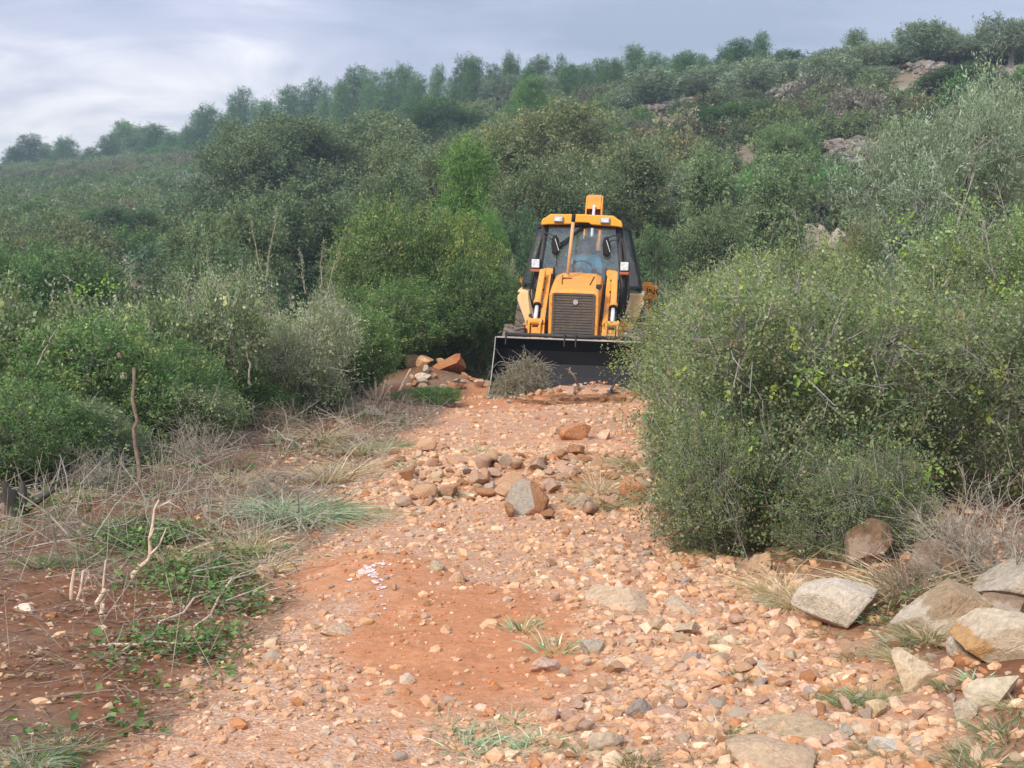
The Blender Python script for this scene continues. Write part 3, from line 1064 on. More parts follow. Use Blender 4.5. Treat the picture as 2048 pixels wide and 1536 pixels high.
def plant(name, label, cat, group, proto, loc, scale, rz=0.0, tint=(1, 1, 1), woodname='trunk', tilt=(0, 0), kind=None):
    root = bpy.data.objects.new(name, None)
    COL.objects.link(root)
    root.empty_display_size = 0.2
    root.location = loc
    root.scale = scale
    root.rotation_euler = (tilt[0], tilt[1], rz)
    tag(root, label, cat, group, kind)
    c_ = link('crown', proto[0], root)
    c_.color = (*tint, 1)
    if proto[1] is not None:
        link(woodname, proto[1], root)
    return root


# palettes (real leaf albedo)
P_OAK = [((0.088, 0.116, 0.056), 3), ((0.116, 0.140, 0.072), 3), ((0.064, 0.092, 0.046), 2), ((0.150, 0.164, 0.085), 1.8), ((0.16, 0.125, 0.07), 0.3)]
P_MASTIC = [((0.056, 0.100, 0.034), 3), ((0.080, 0.126, 0.044), 2.5), ((0.042, 0.078, 0.030), 2), ((0.125, 0.150, 0.058), 1.1)]
P_YELLOW = [((0.150, 0.165, 0.038), 3), ((0.105, 0.145, 0.034), 3), ((0.19, 0.165, 0.045), 1)]
P_OLIVE = [((0.125, 0.148, 0.100), 3), ((0.175, 0.195, 0.150), 2), ((0.088, 0.112, 0.070), 2.5), ((0.23, 0.245, 0.20), 0.9)]
P_SILVER = [((0.185, 0.200, 0.130), 3), ((0.24, 0.25, 0.18), 2), ((0.12, 0.14, 0.075), 2)]
P_PINE = [((0.062, 0.112, 0.038), 3), ((0.045, 0.088, 0.034), 2.5), ((0.085, 0.135, 0.042), 1.5)]
P_PINEY = [((0.085, 0.160, 0.036), 3), ((0.070, 0.135, 0.034), 2), ((0.115, 0.185, 0.042), 1)]
P_HOLM = [((0.064, 0.084, 0.046), 3), ((0.086, 0.104, 0.058), 3), ((0.050, 0.068, 0.040), 2), ((0.112, 0.116, 0.066), 1)]
P_BRAMBLE = [((0.072, 0.108, 0.046), 3), ((0.098, 0.134, 0.060), 2), ((0.150, 0.168, 0.095), 1.4), ((0.20, 0.205, 0.14), 0.8)]
P_BROWN = [((0.120, 0.105, 0.072), 3), ((0.15, 0.12, 0.085), 2), ((0.09, 0.095, 0.055), 2)]

rb = lambda s: np.random.default_rng(s)
# --- near evergreen oak scrub (small spiny leaves, grey sticks)
OAKB = []
for s in range(3):
    bl = rough_blobs(rb(300 + s), 11, 0.95, 0.75, 0.25, 1.45, 0.52)
    bl = np.concatenate([bl, [[0, 0, 0.6, 0.95, 0.8, 0.62]]])
    OAKB.append(bush_proto(310 + s, bl, 4600, 13, 0.17, 0.026, 0.017, P_OAK, n_side=420, bare=130, young=0.02, young_col=(0.17, 0.20, 0.05), up=0.55, lump=0.42, shell=0.65, spread=0.14))
# --- mastic and other dense green bushes
MAST = []
for s in range(2):
    bl = rough_blobs(rb(330 + s), 9, 0.9, 0.75, 0.35, 1.25, 0.55)
    MAST.append(bush_proto(340 + s, bl, 2600, 15, 0.17, 0.045, 0.022, P_MASTIC, n_side=200, bare=14, up=0.7, lump=0.25, spread=0.16))
bl = rough_blobs(rb(345), 22, 1.25, 1.1, 0.5, 2.5, 0.55)
bl[:, 0:2] *= (1.15 - 0.28 * np.maximum(0, bl[:, 2:3] - 1.2))
BIGB = [bush_proto(346, bl, 4600, 14, 0.20, 0.052, 0.027, P_MASTIC, n_side=260, bare=30, up=0.35, lump=0.35, shell=0.65, spread=0.18)]
# --- looser bramble like bush with pale flowers heads
BRAM = []
for s in range(2):
    bl = rough_blobs(rb(350 + s), 9, 1.0, 0.75, 0.25, 1.15, 0.5)
    BRAM.append(bush_proto(360 + s, bl, 2500, 12, 0.20, 0.042, 0.030, P_BRAMBLE, n_side=300, bare=50, bare_len=0.45, up=0.6, lump=0.35, shell=0.6, young=0.035, young_col=(0.25, 0.28, 0.13), spread=0.17))
# --- grey green loose bush (saltbush / wild olive shoots)
bl = rough_blobs(rb(371), 8, 0.85, 0.7, 0.35, 1.25, 0.45)
GREYB = [bush_proto(372, bl, 2200, 16, 0.28, 0.045, 0.013, P_SILVER, n_side=160, bare=50, bare_len=0.5, up=0.9, lump=0.35, shell=0.7, spread=0.10)]
# --- olive, near
OLIVE = []
for s in range(2):
    bl = rough_blobs(rb(381 + s), 22, 1.35, 1.2, 1.0, 2.8, 0.48)
    OLIVE.append(tree_proto(383 + s, bl, 0.8, 0.11, 5600, 15, 0.28, 0.055, 0.013, P_OLIVE, woodmat='bark', up=0.6, lump=0.45, shell=0.55, spread=0.08, n_side=240))
# --- far and middle trees
FOLIVE = []
for s in range(2):
    bl = rough_blobs(rb(391 + s), 9, 1.5, 1.3, 1.5, 2.9, 0.85)
    FOLIVE.append(tree_proto(393 + s, bl, 0.9, 0.22, 1500, 8, 0.40, 0.20, 0.055, P_OLIVE, woodmat='bark', up=0.6, lump=0.3, spread=0.14))
HOLM = []
for s in range(3):
    bl = rough_blobs(rb(401 + s), 26, 2.0, 1.7, 1.3, 4.5, 0.62)
    HOLM.append(tree_proto(404 + s, bl, 1.3, 0.17, 3000, 12, 0.32, 0.095, 0.055, P_HOLM, up=0.35, lump=0.4, shell=0.75, spread=0.2, n_side=200, lean=0.25))


def pine_blobs(r, h, w, n, conic=0.6):
    z = np.linspace(0.22, 0.97, n) * h
    q = (1 - (z / h - 0.22) / 0.78 * conic)
    a = np.arange(n) * 2.4 + r.uniform(0, 1, n)
    rad = w * q * r.uniform(0.35, 0.7, n)
    s = w * (0.25 + 0.38 * q) * r.uniform(0.8, 1.2, n)
    return np.stack([np.cos(a) * rad, np.sin(a) * rad, z, s, s, s * 0.75], 1)


PINE = []
for s in range(4):
    bl = pine_blobs(rb(411 + s), 5.0, 1.25 + 0.2 * s, 13 + s, 0.70 + 0.07 * s)
    PINE.append(tree_proto(421 + s, bl, 2.4, 0.10, 1150, 12, 0.36, 0.26, 0.028, P_PINE, 'needle', up=0.6, lump=0.35, spread=0.15, n_side=60, lean=0.05))
bl = pine_blobs(rb(431), 4.4, 1.15, 24, 0.75)
bl[:, 3:] *= 0.72
YPINE = tree_proto(432, bl, 2.4, 0.07, 3000, 16, 0.2, 0.11, 0.012, P_PINEY, 'needle', up=0.25, lump=0.4, spread=0.2, n_side=100, lean=0.03)
# --- shrubs of the slope
SHRUB = []
for s, pal in enumerate([P_OAK, P_MASTIC, P_HOLM, P_OLIVE, P_BROWN, P_OAK]):
    bl = rough_blobs(rb(441 + s), 6, 0.75, 0.7, 0.2, 0.8, 0.48)
    SHRUB.append(bush_proto(451 + s, bl, 420, 9, 0.22, 0.12, 0.06, pal, n_side=40, bare=10 if s != 4 else 50, up=0.6, lump=0.35, spread=0.22, zmin=-0.05))
# --- leafless grey thorn shrub, brushwood


def dead_mesh(seed, n_stem, h, spread, r0, mat, depth=4, kink=0.22, fan=0.5):
    r = np.random.default_rng(seed)
    acc = Acc()
    A = np.zeros((n_stem, 3)) + r.normal(0, 0.08, (n_stem, 3)) * np.array([1, 1, 0])
    D = unit(r.normal(0, spread, (n_stem, 3)) + np.array([0, 0, 1.0]))
    ln = np.full(n_stem, h / depth) * r.uniform(0.7, 1.3, n_stem)
    rad = np.full(n_stem, r0)
    for lev in range(depth):
        B = A + D * ln[:, None]
        mid = (A + B) / 2 + r.normal(0, kink * 0.35, A.shape) * ln[:, None]
        B[:, 2] = np.maximum(B[:, 2], 0.01)
        acc.add(*tubes(A, mid, rad, rad * 0.85))
        acc.add(*tubes(mid, B, rad * 0.85, rad * 0.65))
        k = 3 if lev < depth - 1 else 0
        if not k:
            break
        A = np.repeat(B, k, 0)
        D = unit(np.repeat(D, k, 0) + r.normal(0, fan, (len(A), 3)))
        ln = np.repeat(ln, k) * r.uniform(0.55, 1.1, len(A))
        rad = np.repeat(rad, k) * 0.62
    return acc.mesh('dead_shrub', M[mat])


DEAD = [dead_mesh(501, 16, 0.85, 0.75, 0.008, 'dead_wood', 5), dead_mesh(503, 14, 0.7, 0.9, 0.007, 'dead_wood', 5), dead_mesh(505, 18, 0.6, 1.2, 0.006, 'brown_twig', 5)]

# ------------------------------------------------------------------ placing the plants
def size_of(proto):
    me = proto[0]
    co = np.empty(len(me.vertices) * 3, np.float32)
    me.vertices.foreach_get('co', co)
    co = co.reshape(-1, 3)
    return float(np.quantile(co[:, 2], 0.99)), float(np.quantile(np.abs(co[:, 0]), 0.97))


_sz = {}


def by_px(name, label, cat, group, proto, u, vtop, w_px, D=None, vbase=None, rz=None, tint=(1, 1, 1), woodname='trunk', depth=None, z0=None):
    """stand a plant at distance D (or where pixel row vbase meets the ground) so that it is as tall and wide as in the photo"""
    if vbase is not None:
        p = G(u, vbase)
        D = min(p[1], float(np.interp((u - 1024) / FPX, HA, HR)) * 0.99)
    x = at_depth(u, vtop, D)[0]
    z = float(H(x, D)) if z0 is None else z0
    top = at_depth(u, vtop, D)[2]
    key = proto[0].name
    if key not in _sz:
        _sz[key] = size_of(proto)
    h, hw = _sz[key]
    s_h = max(top - z, 0.25) / h
    s_w = (0.5 * w_px / FPX * D) / hw if w_px else s_h
    dp = s_w if depth is None else depth
    return plant(name, label, cat, group, proto, (x, D, z - 0.03), (s_w, dp, s_h), rng.uniform(0, 6.28) if rz is None else rz, tint, woodname)


BR = 'branches'
# right hand bank: dark spiny oak scrub, near to far
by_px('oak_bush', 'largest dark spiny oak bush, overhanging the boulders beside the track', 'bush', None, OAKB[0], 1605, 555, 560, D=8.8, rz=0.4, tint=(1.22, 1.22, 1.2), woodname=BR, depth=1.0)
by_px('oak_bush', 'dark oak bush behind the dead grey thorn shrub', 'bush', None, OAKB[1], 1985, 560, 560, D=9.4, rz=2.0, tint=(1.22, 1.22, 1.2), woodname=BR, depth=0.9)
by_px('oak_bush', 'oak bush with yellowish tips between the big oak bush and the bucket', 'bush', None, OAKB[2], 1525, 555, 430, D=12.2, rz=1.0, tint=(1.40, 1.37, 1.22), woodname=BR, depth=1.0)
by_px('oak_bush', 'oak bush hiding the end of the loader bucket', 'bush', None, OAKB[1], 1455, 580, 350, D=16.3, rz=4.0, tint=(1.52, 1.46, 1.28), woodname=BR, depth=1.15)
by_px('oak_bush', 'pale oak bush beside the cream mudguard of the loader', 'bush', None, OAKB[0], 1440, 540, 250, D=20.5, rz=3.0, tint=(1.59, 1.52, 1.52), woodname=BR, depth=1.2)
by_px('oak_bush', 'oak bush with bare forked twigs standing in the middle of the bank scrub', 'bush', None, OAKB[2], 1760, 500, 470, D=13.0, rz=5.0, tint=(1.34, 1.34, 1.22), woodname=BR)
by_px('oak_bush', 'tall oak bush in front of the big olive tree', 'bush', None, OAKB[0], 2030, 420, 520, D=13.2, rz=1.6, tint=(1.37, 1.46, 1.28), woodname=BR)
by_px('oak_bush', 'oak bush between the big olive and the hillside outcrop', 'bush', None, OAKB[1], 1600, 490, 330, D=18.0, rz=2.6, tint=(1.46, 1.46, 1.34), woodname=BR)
by_px('oak_bush', 'small oak bush reaching over the rubble at the track edge', 'bush', None, OAKB[2], 1370, 790, 170, D=11.4, rz=0.2, tint=(1.22, 1.22, 1.2), woodname=BR, depth=0.55)
by_px('oak_bush', 'low oak bush with sparse twigs hanging down to the gravel', 'bush', None, OAKB[1], 1430, 820, 200, D=8.3, rz=3.3, tint=(1.22, 1.22, 1.2), woodname=BR, depth=0.5)
by_px('oak_bush', 'low oak sprout under the big oak bush above the upright brown boulder', 'bush', None, OAKB[2], 1690, 880, 320, D=7.75, rz=1.3, tint=(1.22, 1.22, 1.2), woodname=BR, depth=0.4)
by_px('olive_tree', 'big silvery olive tree rising above the bank scrub', 'olive tree', None, OLIVE[0], 1885, 205, 380, D=17.0, rz=0.5, tint=(1.1, 1.16, 1.18))
by_px('olive_tree', 'second silvery olive tree at the edge behind the big olive', 'olive tree', None, OLIVE[1], 2070, 160, 340, D=19.5, rz=2.1, tint=(1.15, 1.2, 1.22))
by_px('olive_tree', 'low spreading olive tree at the foot of the big olive', 'olive tree', None, OLIVE[1], 1815, 350, 190, D=18.6, rz=4.1, tint=(0.9, 0.95, 0.85))
# left hand hedge
by_px('bramble_bush', 'bramble bush with pale flower heads at the outer end of the hedge', 'bush', None, BRAM[0], 60, 575, 420, D=13.6, rz=0.6, woodname=BR, tint=(1.2, 1.15, 1.2))
by_px('mastic_bush', 'dark green mastic bush low in the hedge behind the thin broken pole', 'bush', None, MAST[0], 170, 640, 330, D=12.6, rz=1.5, woodname=BR, tint=(1.3, 1.25, 1.35), depth=0.8)
by_px('bramble_bush', 'bramble bush with whitish tips next to the grey shrub', 'bush', None, BRAM[1], 330, 570, 350, D=15.2, rz=3.5, woodname=BR, tint=(1.2, 1.15, 1.25))
by_px('mastic_bush', 'mastic bush in the hedge below the two cut log ends', 'bush', None, MAST[1], 330, 690, 260, D=14.2, rz=2.5, woodname=BR, tint=(1.3, 1.25, 1.3), depth=0.8)
by_px('grey_shrub', 'silvery grey shrub with tall bare shoots in the middle of the hedge', 'shrub', None, GREYB[0], 540, 555, 330, D=16.8, rz=0.9, woodname=BR, tint=(1.25, 1.25, 1.25))
by_px('grey_shrub', 'grey twiggy shrub leaning over the brushwood', 'shrub', None, GREYB[0], 600, 590, 210, D=18.3, rz=3.0, woodname=BR, tint=(0.9, 0.9, 0.9))
by_px('mastic_bush', 'bright green bush between the grey shrub and the big rounded bush', 'bush', None, MAST[0], 665, 610, 200, D=20.0, rz=5.1, woodname=BR, tint=(1.4, 1.35, 1.3))
by_px('mastic_bush', 'dense leafy bush standing above the pushed up pile', 'bush', None, BIGB[0], 790, 560, 270, D=23.6, rz=0.3, woodname=BR, tint=(1.25, 1.2, 1.2))
by_px('mastic_bush', 'big rounded bush with a domed top behind the hedge', 'bush', None, BIGB[0], 785, 410, 270, D=25.2, rz=2.2, woodname=BR, tint=(1.4, 1.22, 1.25))
by_px('mastic_bush', 'yellow green bush crown left of the loader cab'.replace('left of', 'beside'), 'bush', None, BIGB[0], 900, 438, 210, D=25.6, rz=1.2, woodname=BR, tint=(1.9, 1.55, 1.4))
by_px('mastic_bush', 'dark leafy bush just behind the loader front wheel', 'bush', None, BIGB[0], 940, 530, 210, D=25.0, rz=4.4, woodname=BR, tint=(1.15, 1.15, 1.15))
by_px('mastic_bush', 'green bush behind the grey shrub in the hedge', 'bush', None, MAST[1], 560, 640, 260, D=19.0, rz=4.0, woodname=BR)
by_px('grey_shrub', 'small silver shrub beside the loader rear wheel', 'shrub', None, GREYB[0], 1020, 535, 70, D=27.5, rz=2.0, woodname=BR)
by_px('mastic_bush', 'low bright green bush at the verge beside the white split stubs', 'bush', None, MAST[1], 860, 770, 120, D=19.6, rz=0.8, woodname=BR, tint=(1.0, 1.15, 1), depth=0.45)
by_px('bramble_bush', 'low tangled green bush beside the dark torn stump', 'bush', None, BRAM[0], 60, 800, 330, D=11.4, rz=2.9, woodname=BR, depth=0.6, tint=(1.0, 1.05, 1.1))
by_px('mastic_bush', 'bush low in the shade behind the dead brushwood', 'bush', None, MAST[0], 480, 730, 250, D=16.0, rz=3.9, woodname=BR, depth=0.6)

by_px('mastic_bush', 'low green bush filling the verge end below the bramble bush', 'bush', None, MAST[1], 20, 770, 340, D=10.6, rz=2.2, woodname=BR, depth=0.6, tint=(1.15, 1.1, 1.2))
by_px('oak_bush', 'small twiggy oak bush on the verge behind the torn stump', 'bush', None, OAKB[2], 170, 800, 240, D=12.0, rz=0.9, woodname=BR, depth=0.5, tint=(1.0, 1.05, 1.0))
by_px('bramble_bush', 'low bramble on the verge just past the broken pole', 'bush', None, BRAM[1], 360, 770, 220, D=13.2, rz=1.9, woodname=BR, depth=0.5, tint=(1.05, 1.05, 1.05))
by_px('mastic_bush', 'small green bush in the brushwood before the grey twiggy shrub', 'bush', None, MAST[0], 600, 740, 170, D=17.2, rz=0.7, woodname=BR, depth=0.5, tint=(1.2, 1.2, 1.2))
# middle distance oaks, taller first
mid = [
    (565, 232, 250, 70, 'tall dark oak standing alone before the skyline pines', 0, (1.0, 1.02, 1.05)), (700, 228, 250, 74, 'tall dark oak with bare forked limbs beside the lone dark oak', 1, (1.05, 1.04, 1.05)),
    (470, 275, 190, 72, 'smaller dark oak at the valley side of the lone dark oak', 2, (0.85, 0.9, 0.95)), (1110, 205, 270, 56, 'broad brownish oak rising above the loader cab', 0, (1.25, 1.1, 1)),
    (985, 265, 170, 60, 'brownish oak between the young pine and the broad oak', 1, (1.2, 1.08, 1)), (1225, 300, 250, 48, 'grey green oak directly behind the loader boom', 2, (1.1, 1.08, 1.05)),
    (1120, 330, 220, 45, 'oak with drooping branches filling the gap above the cab roof', 1, (1.05, 1.05, 1)), (1480, 305, 230, 43, 'wide leafy oak in front of the hillside outcrop', 2, (1.15, 1.25, 1.15)),
    (1345, 330, 150, 60, 'thin grey oak between the loader and the wide leafy oak', 0, (1.2, 1.15, 1.15)), (835, 285, 190, 60, 'olive brown oak above the yellow green bush', 2, (1.15, 1.1, 1)),
    (760, 335, 190, 50, 'oak half hidden by the domed bush', 0, (0.95, 0.98, 0.95)), (620, 380, 240, 46, 'dark oak low behind the grey shrub shoots', 1, (0.85, 0.9, 0.9)),
    (465, 420, 230, 42, 'spreading dark oak beyond the hedge with a rock below it', 2, (0.95, 0.97, 0.92)), (250, 415, 170, 76, 'bright centred dark oak above the grey outcrop', 0, (0.7, 0.95, 0.8)),
    (90, 450, 250, 45, 'round brownish oak at the valley edge', 1, (1.05, 0.95, 0.95)), (105, 495, 250, 37, 'low green oak thicket above the hedge end', 2, (0.85, 1.05, 0.8)),
    (20, 500, 200, 36, 'green oak at the end of the valley thicket', 0, (0.8, 1.05, 0.75)), (430, 500, 210, 35, 'low oak beside the grey outcrop', 1, (0.85, 0.95, 0.85)),
    (1420, 420, 150, 38, 'small oak by the grey rock face', 1, (1.05, 1.1, 1)), (1290, 460, 120, 36, 'bushy oak behind the loader mudguard', 0, (0.8, 0.95, 0.8)),
    (1700, 330, 150, 64, 'purplish grey bare looking oak near the big olive', 1, (1.7, 1.35, 1.5)), (1580, 250, 120, 66, 'small oak on the slope below the olive terrace', 0, (1.1, 1.2, 1)),
    (1610, 335, 120, 56, 'leafy oak between the wide leafy oak and the purplish oak', 2, (0.9, 1.05, 0.9)), (1030, 430, 110, 37, 'dark oak in the gap beside the young pine', 1, (0.55, 0.75, 0.7)),
]
for (u, v, w, D, lb, k, tn) in mid:
    by_px('holm_oak', lb, 'oak tree', 'oaks on the slope', HOLM[k], u, v, w, D=D, tint=tuple(np.array(tn) * 1.42))
by_px('young_pine', 'bright green young pine with pointed top behind the yellow green bush', 'pine tree', None, YPINE, 930, 290, 165, D=37)
by_px('young_pine', 'bright green small pine on the ridge among olives', 'pine tree', None, YPINE, 1062, 155, 90, D=112, tint=(0.9, 0.95, 0.9))
by_px('young_pine', 'low bright pine beside the loader cab', 'pine tree', None, YPINE, 985, 440, 80, D=33, tint=(0.85, 0.9, 0.9))

# olives on the terraces, by their foot
for q, (u, vt, vb, w, lb) in enumerate([
        (1288, 143, 222, 165, 'big round olive tree on the terrace above the loader boom'), (1420, 128, 198, 120, 'olive tree between the two broad terrace olives'),
        (1490, 122, 205, 150, 'broad olive tree at the end of the lower terrace wall'), (1590, 117, 168, 80, 'small round olive before the dark carob'),
        (1668, 110, 195, 120, 'olive tree just above the rubble terrace'), (1738, 82, 150, 115, 'dense olive under the thin dry pine'),
        (1868, 42, 112, 150, 'tallest olive on the skyline of the upper terrace'), (1905, 62, 118, 90, 'olive touching the tallest skyline olive'),
        (1830, 78, 125, 70, 'small grey olive at the upper terrace end'), (2022, 34, 128, 120, 'olive with a dark visible trunk on the upper terrace'),
        (1800, 90, 130, 80, 'brownish thin olive beside the dense olive'), (1955, 68, 108, 110, 'low olive on the skyline between two tall olives'),
        (1005, 150, 205, 90, 'grey olive on the ridge among small pines'), (1100, 150, 200, 80, 'olive next to the bright ridge pine'), (1760, 130, 165, 90, 'pale olive low on the upper slope')]):
    by_px('olive_tree', lb, 'olive tree', 'olive trees on the terraces', FOLIVE[q % 2], u, vt, w, vbase=vb, tint=(0.95, 1.0, 0.98) if q % 3 else (0.85, 0.92, 0.9))

# pines along the skyline
sky_p = [(20, 300, 40), (62, 288, 55), (95, 293, 40), (122, 285, 45), (150, 283, 50), (182, 298, 35), (208, 274, 50), (240, 272, 60), (315, 262, 75), (345, 275, 40), (368, 258, 36),
         (392, 240, 60), (420, 217, 62), (445, 238, 46), (470, 215, 60), (492, 184, 84), (532, 205, 60), (592, 174, 66), (626, 170, 66), (655, 182, 46), (690, 165, 50), (713, 148, 84), (742, 156, 60),
         (772, 148, 56), (808, 144, 62), (838, 160, 44), (882, 140, 46), (905, 160, 40), (930, 128, 48), (958, 122, 46), (985, 132, 40), (1002, 122, 40), (1030, 124, 44), (1055, 130, 36), (1083, 116, 62),
         (1115, 128, 40), (1140, 130, 44), (1166, 130, 40), (1192, 128, 44), (1218, 130, 40), (1245, 120, 40), (1274, 106, 56), (1306, 116, 46), (1332, 114, 44), (1356, 118, 40),
         (1384, 114, 46), (1410, 118, 44), (1432, 122, 40), (1455, 108, 46), (1480, 90, 76), (1560, 118, 56)]
zc = {}
for q, (u, v, w) in enumerate(sky_p):
    a = (u - 1024) / FPX
    D = float(np.interp(a, HA, HR)) * (0.97 + 0.07 * ((q * 37) % 10) / 10)
    zone = ('far skyline above the valley scrub', 'far skyline behind the tall dark oaks', 'skyline ridge behind the grey olive', 'ridge behind the terrace olives')[0 if u < 460 else 1 if u < 860 else 2 if u < 1180 else 3]
    kind_ = ('pointed', 'narrow', 'broad', 'bushy')[q % 4]
    ORD = ('first second third fourth fifth sixth seventh eighth ninth tenth eleventh twelfth thirteenth fourteenth fifteenth sixteenth seventeenth eighteenth nineteenth twentieth').split()
    zc[zone] = zc.get(zone, -1) + 1
    sz_ = 'small ' if w < 46 else ('tall ' if w > 58 else '')
    by_px('pine_tree', f'{sz_}{kind_} pine on the {zone}, {ORD[zc[zone]]} from the valley', 'pine tree', 'pines on the ' + zone, PINE[q % 4], u + rng.normal(0, 6), v - (q * 29 % 17) * 0.8 + rng.normal(0, 4), w * rng.uniform(1.0, 1.5), D=D * rng.uniform(0.96, 1.03), tint=tuple(np.array((0.85, 0.95, 0.88)) * rng.uniform(0.75, 1.25) * np.array((rng.uniform(0.9, 1.15), 1, 1))))
by_px('pine_tree', 'tallest rounded pine sticking up from the ridge behind the terrace olives', 'pine tree', None, PINE[1], 1523, 68, 52, D=124, tint=(0.85, 0.95, 0.95))
by_px('pine_tree', 'thin dry brownish pine above the dense terrace olive', 'pine tree', None, PINE[0], 1712, 62, 66, D=110, tint=(1.5, 1.15, 1.1))
by_px('holm_oak', 'round pale green tree on the far skyline above the valley scrub', 'tree', None, HOLM[0], 268, 247, 100, D=248, tint=(1.3, 1.6, 1.3))
by_px('carob_tree', 'flat dark carob tree on the skyline beside the tallest ridge pine', 'tree', None, HOLM[2], 1612, 100, 130, D=117, tint=(0.55, 0.75, 0.6))
by_px('carob_tree', 'bright flat topped tree on the far slope below the skyline', 'tree', None, HOLM[1], 340, 295, 80, D=215, tint=(1.1, 2.0, 0.7))
for (u, v, w, D, lb) in [(890, 205, 140, 115, 'dark evergreen clump below the ridge pines'), (800, 235, 150, 118, 'green clump under the ridge beside the dark evergreen clump'), (1490, 212, 150, 84, 'dark low thicket below the lower terrace wall'),
                         (1930, 135, 150, 80, 'dark flat thicket under the upper terrace'), (1390, 215, 110, 88, 'dark green clump at the foot of the lower terrace')]:
    by_px('mastic_thicket', lb, 'thicket', None, HOLM[1], u, v, w, D=D, tint=(0.65, 0.95, 0.6))

WALLS = {'low': [(1300, 226), (1360, 214), (1450, 196)], 'rubble': [(1545, 200), (1590, 185), (1632, 165)], 'upper': [(1840, 142), (1920, 142), (2010, 145), (2080, 148)],
         'broken': [(1620, 300), (1690, 296), (1745, 304)], 'fallen': [(1770, 140), (1830, 132), (1880, 136)]}
OPEN_ = []      # places that stay open: (azimuth, half width, distance) of walls and outcrops
for w_ in list(WALLS.values()) + [[(245, 546), (275, 546)], [(300, 520), (325, 520)], [(1600, 500), (1700, 500)], [(1320, 520), (1345, 520)]]:
    for (u0, v0), (u1, v1) in zip(w_, w_[1:]):
        for f in np.linspace(0, 1, 5):
            p = G(u0 + (u1 - u0) * f, v0 + (v1 - v0) * f)
            OPEN_.append((p[0] / p[1], 9 / FPX, p[1]))


def kept_open(x, y):
    x, y = np.asarray(x, float), np.asarray(y, float)
    bad = np.zeros(x.shape, bool)
    for a, hw, D in OPEN_:
        bad |= (np.abs(x / y - a) < hw + 0.9 / y) & (y < D + 1.0) & (y > D - 8.0)
    return bad


# single shrubs across the slope, the largest in view
kinds = [('spiny oak shrub', 0), ('green mastic shrub', 1), ('grey green oak shrub', 2), ('silvery shrub', 3), ('brown dry shrub', 4), ('dark round shrub', 5)]
placed = 0
tries = 0
shr_xy = []
while placed < 170 and tries < 3000:
    tries += 1
    u, v = rng.uniform(0, 2048), rng.uniform(200, 560)
    p = G(u, v)
    if not (27 < p[1] < 130):
        continue
    if any((p[0] - a) ** 2 + (p[1] - b) ** 2 < 2.2 for a, b in shr_xy):
        continue
    if kept_open(p[0], p[1]):
        continue
    shr_xy.append((p[0], p[1]))
    k = int(rng.choice(6, p=[0.24, 0.2, 0.24, 0.1, 0.1, 0.12]))
    s = rng.uniform(0.9, 1.7)
    where = 'on the slope beyond the hedge' if p[0] < -6 else ('on the slope behind the loader' if p[0] < 6 else 'on the slope below the olive terraces')
    dist = ', low down' if p[1] < 45 else (', half way up' if p[1] < 80 else ', high up')
    big = 'large' if s > 1.35 else 'small'
    mark = ('at the valley end', 'under the round skyline tree', 'under the tall dark oaks', 'behind the domed bush', 'behind the cab', 'by the wide leafy oak', 'by the purplish oak', 'behind the big olive')[int(np.searchsorted([250, 520, 800, 1050, 1300, 1550, 1800], u))]
    tn = rng.uniform(0.8, 1.2, 3) * np.array([1, 1, 1])
    plant('shrub', f'{big} {kinds[k][0]} on the slope {mark}{dist}', 'shrub', 'single shrubs on the slope', SHRUB[k], (p[0], p[1], float(H(p[0], p[1])) - 0.1), (s, s, s * rng.uniform(0.8, 1.2)), rng.uniform(0, 6.28), tuple(tn), BR)
    placed += 1

# the rest of the maquis: one mass, instanced
NS = 16000
sa_ = rng.uniform(-0.6, 0.6, NS)
sy = np.sqrt(rng.uniform(23.0 ** 2, 300.0 ** 2, NS))
sx = sa_ * sy
Rr = np.interp(np.clip(sa_, -0.55, 0.55), HA, HR)
dn = 0.55 + 0.9 * n2(sx, sy, 0.08, 3, 71)
dn = np.where(sx < -5, dn + 0.35, dn)
keep = (rng.random(NS) < np.clip(dn, 0.1, 1)) & (sy < Rr + 12)
keep &= ~((sy < 27) & (sx > -4.5) & (sx < 3.5))
keep &= ~((sy < 24.5))
keep &= ~kept_open(sx, sy)
sx, sy = sx[keep], sy[keep]
me = bpy.data.meshes.new('hillside_scrub')
me.vertices.add(len(sx))
sz3 = np.stack([sx, sy, H(sx, sy) - 0.12], 1).astype(np.float32)
me.vertices.foreach_set('co', sz3.ravel())
q1 = n2(sx, sy, 0.05, 2, 72) + rng.normal(0, 0.35, len(sx))
idx = np.where(q1 < -0.62, 4, np.where(q1 < -0.1, 2, np.where(q1 < 0.15, 0, np.where(q1 < 0.4, 5, np.where(q1 < 0.75, 1, 3))))).astype(np.int32)
scl = (rng.uniform(0.65, 1.35, len(sx)) * (1 + 0.35 * sstep(60, 220, sy))).astype(np.float32)
me.attributes.new('pick', 'INT', 'POINT').data.foreach_set('value', idx)
me.attributes.new('size', 'FLOAT', 'POINT').data.foreach_set('value', scl)
me.attributes.new('turn', 'FLOAT', 'POINT').data.foreach_set('value', rng.uniform(0, 6.28, len(sx)).astype(np.float32))
scrub = link('hillside_scrub', me)
tag(scrub, 'mixed green and grey maquis scrub covering the hillside', None, None, 'stuff')
pc_ = bpy.data.collections.new('scrub_kinds')
for k, pr in enumerate(SHRUB):
    o = bpy.data.objects.new('scrub_kind_' + 'abcdef'[k], pr[0])
    o.color = (1, 1, 1, 1)
    pc_.objects.link(o)
ng = bpy.data.node_groups.new('scrub_scatter', 'GeometryNodeTree')
ng.interface.new_socket('Geometry', in_out='INPUT', socket_type='NodeSocketGeometry')
ng.interface.new_socket('Geometry', in_out='OUTPUT', socket_type='NodeSocketGeometry')
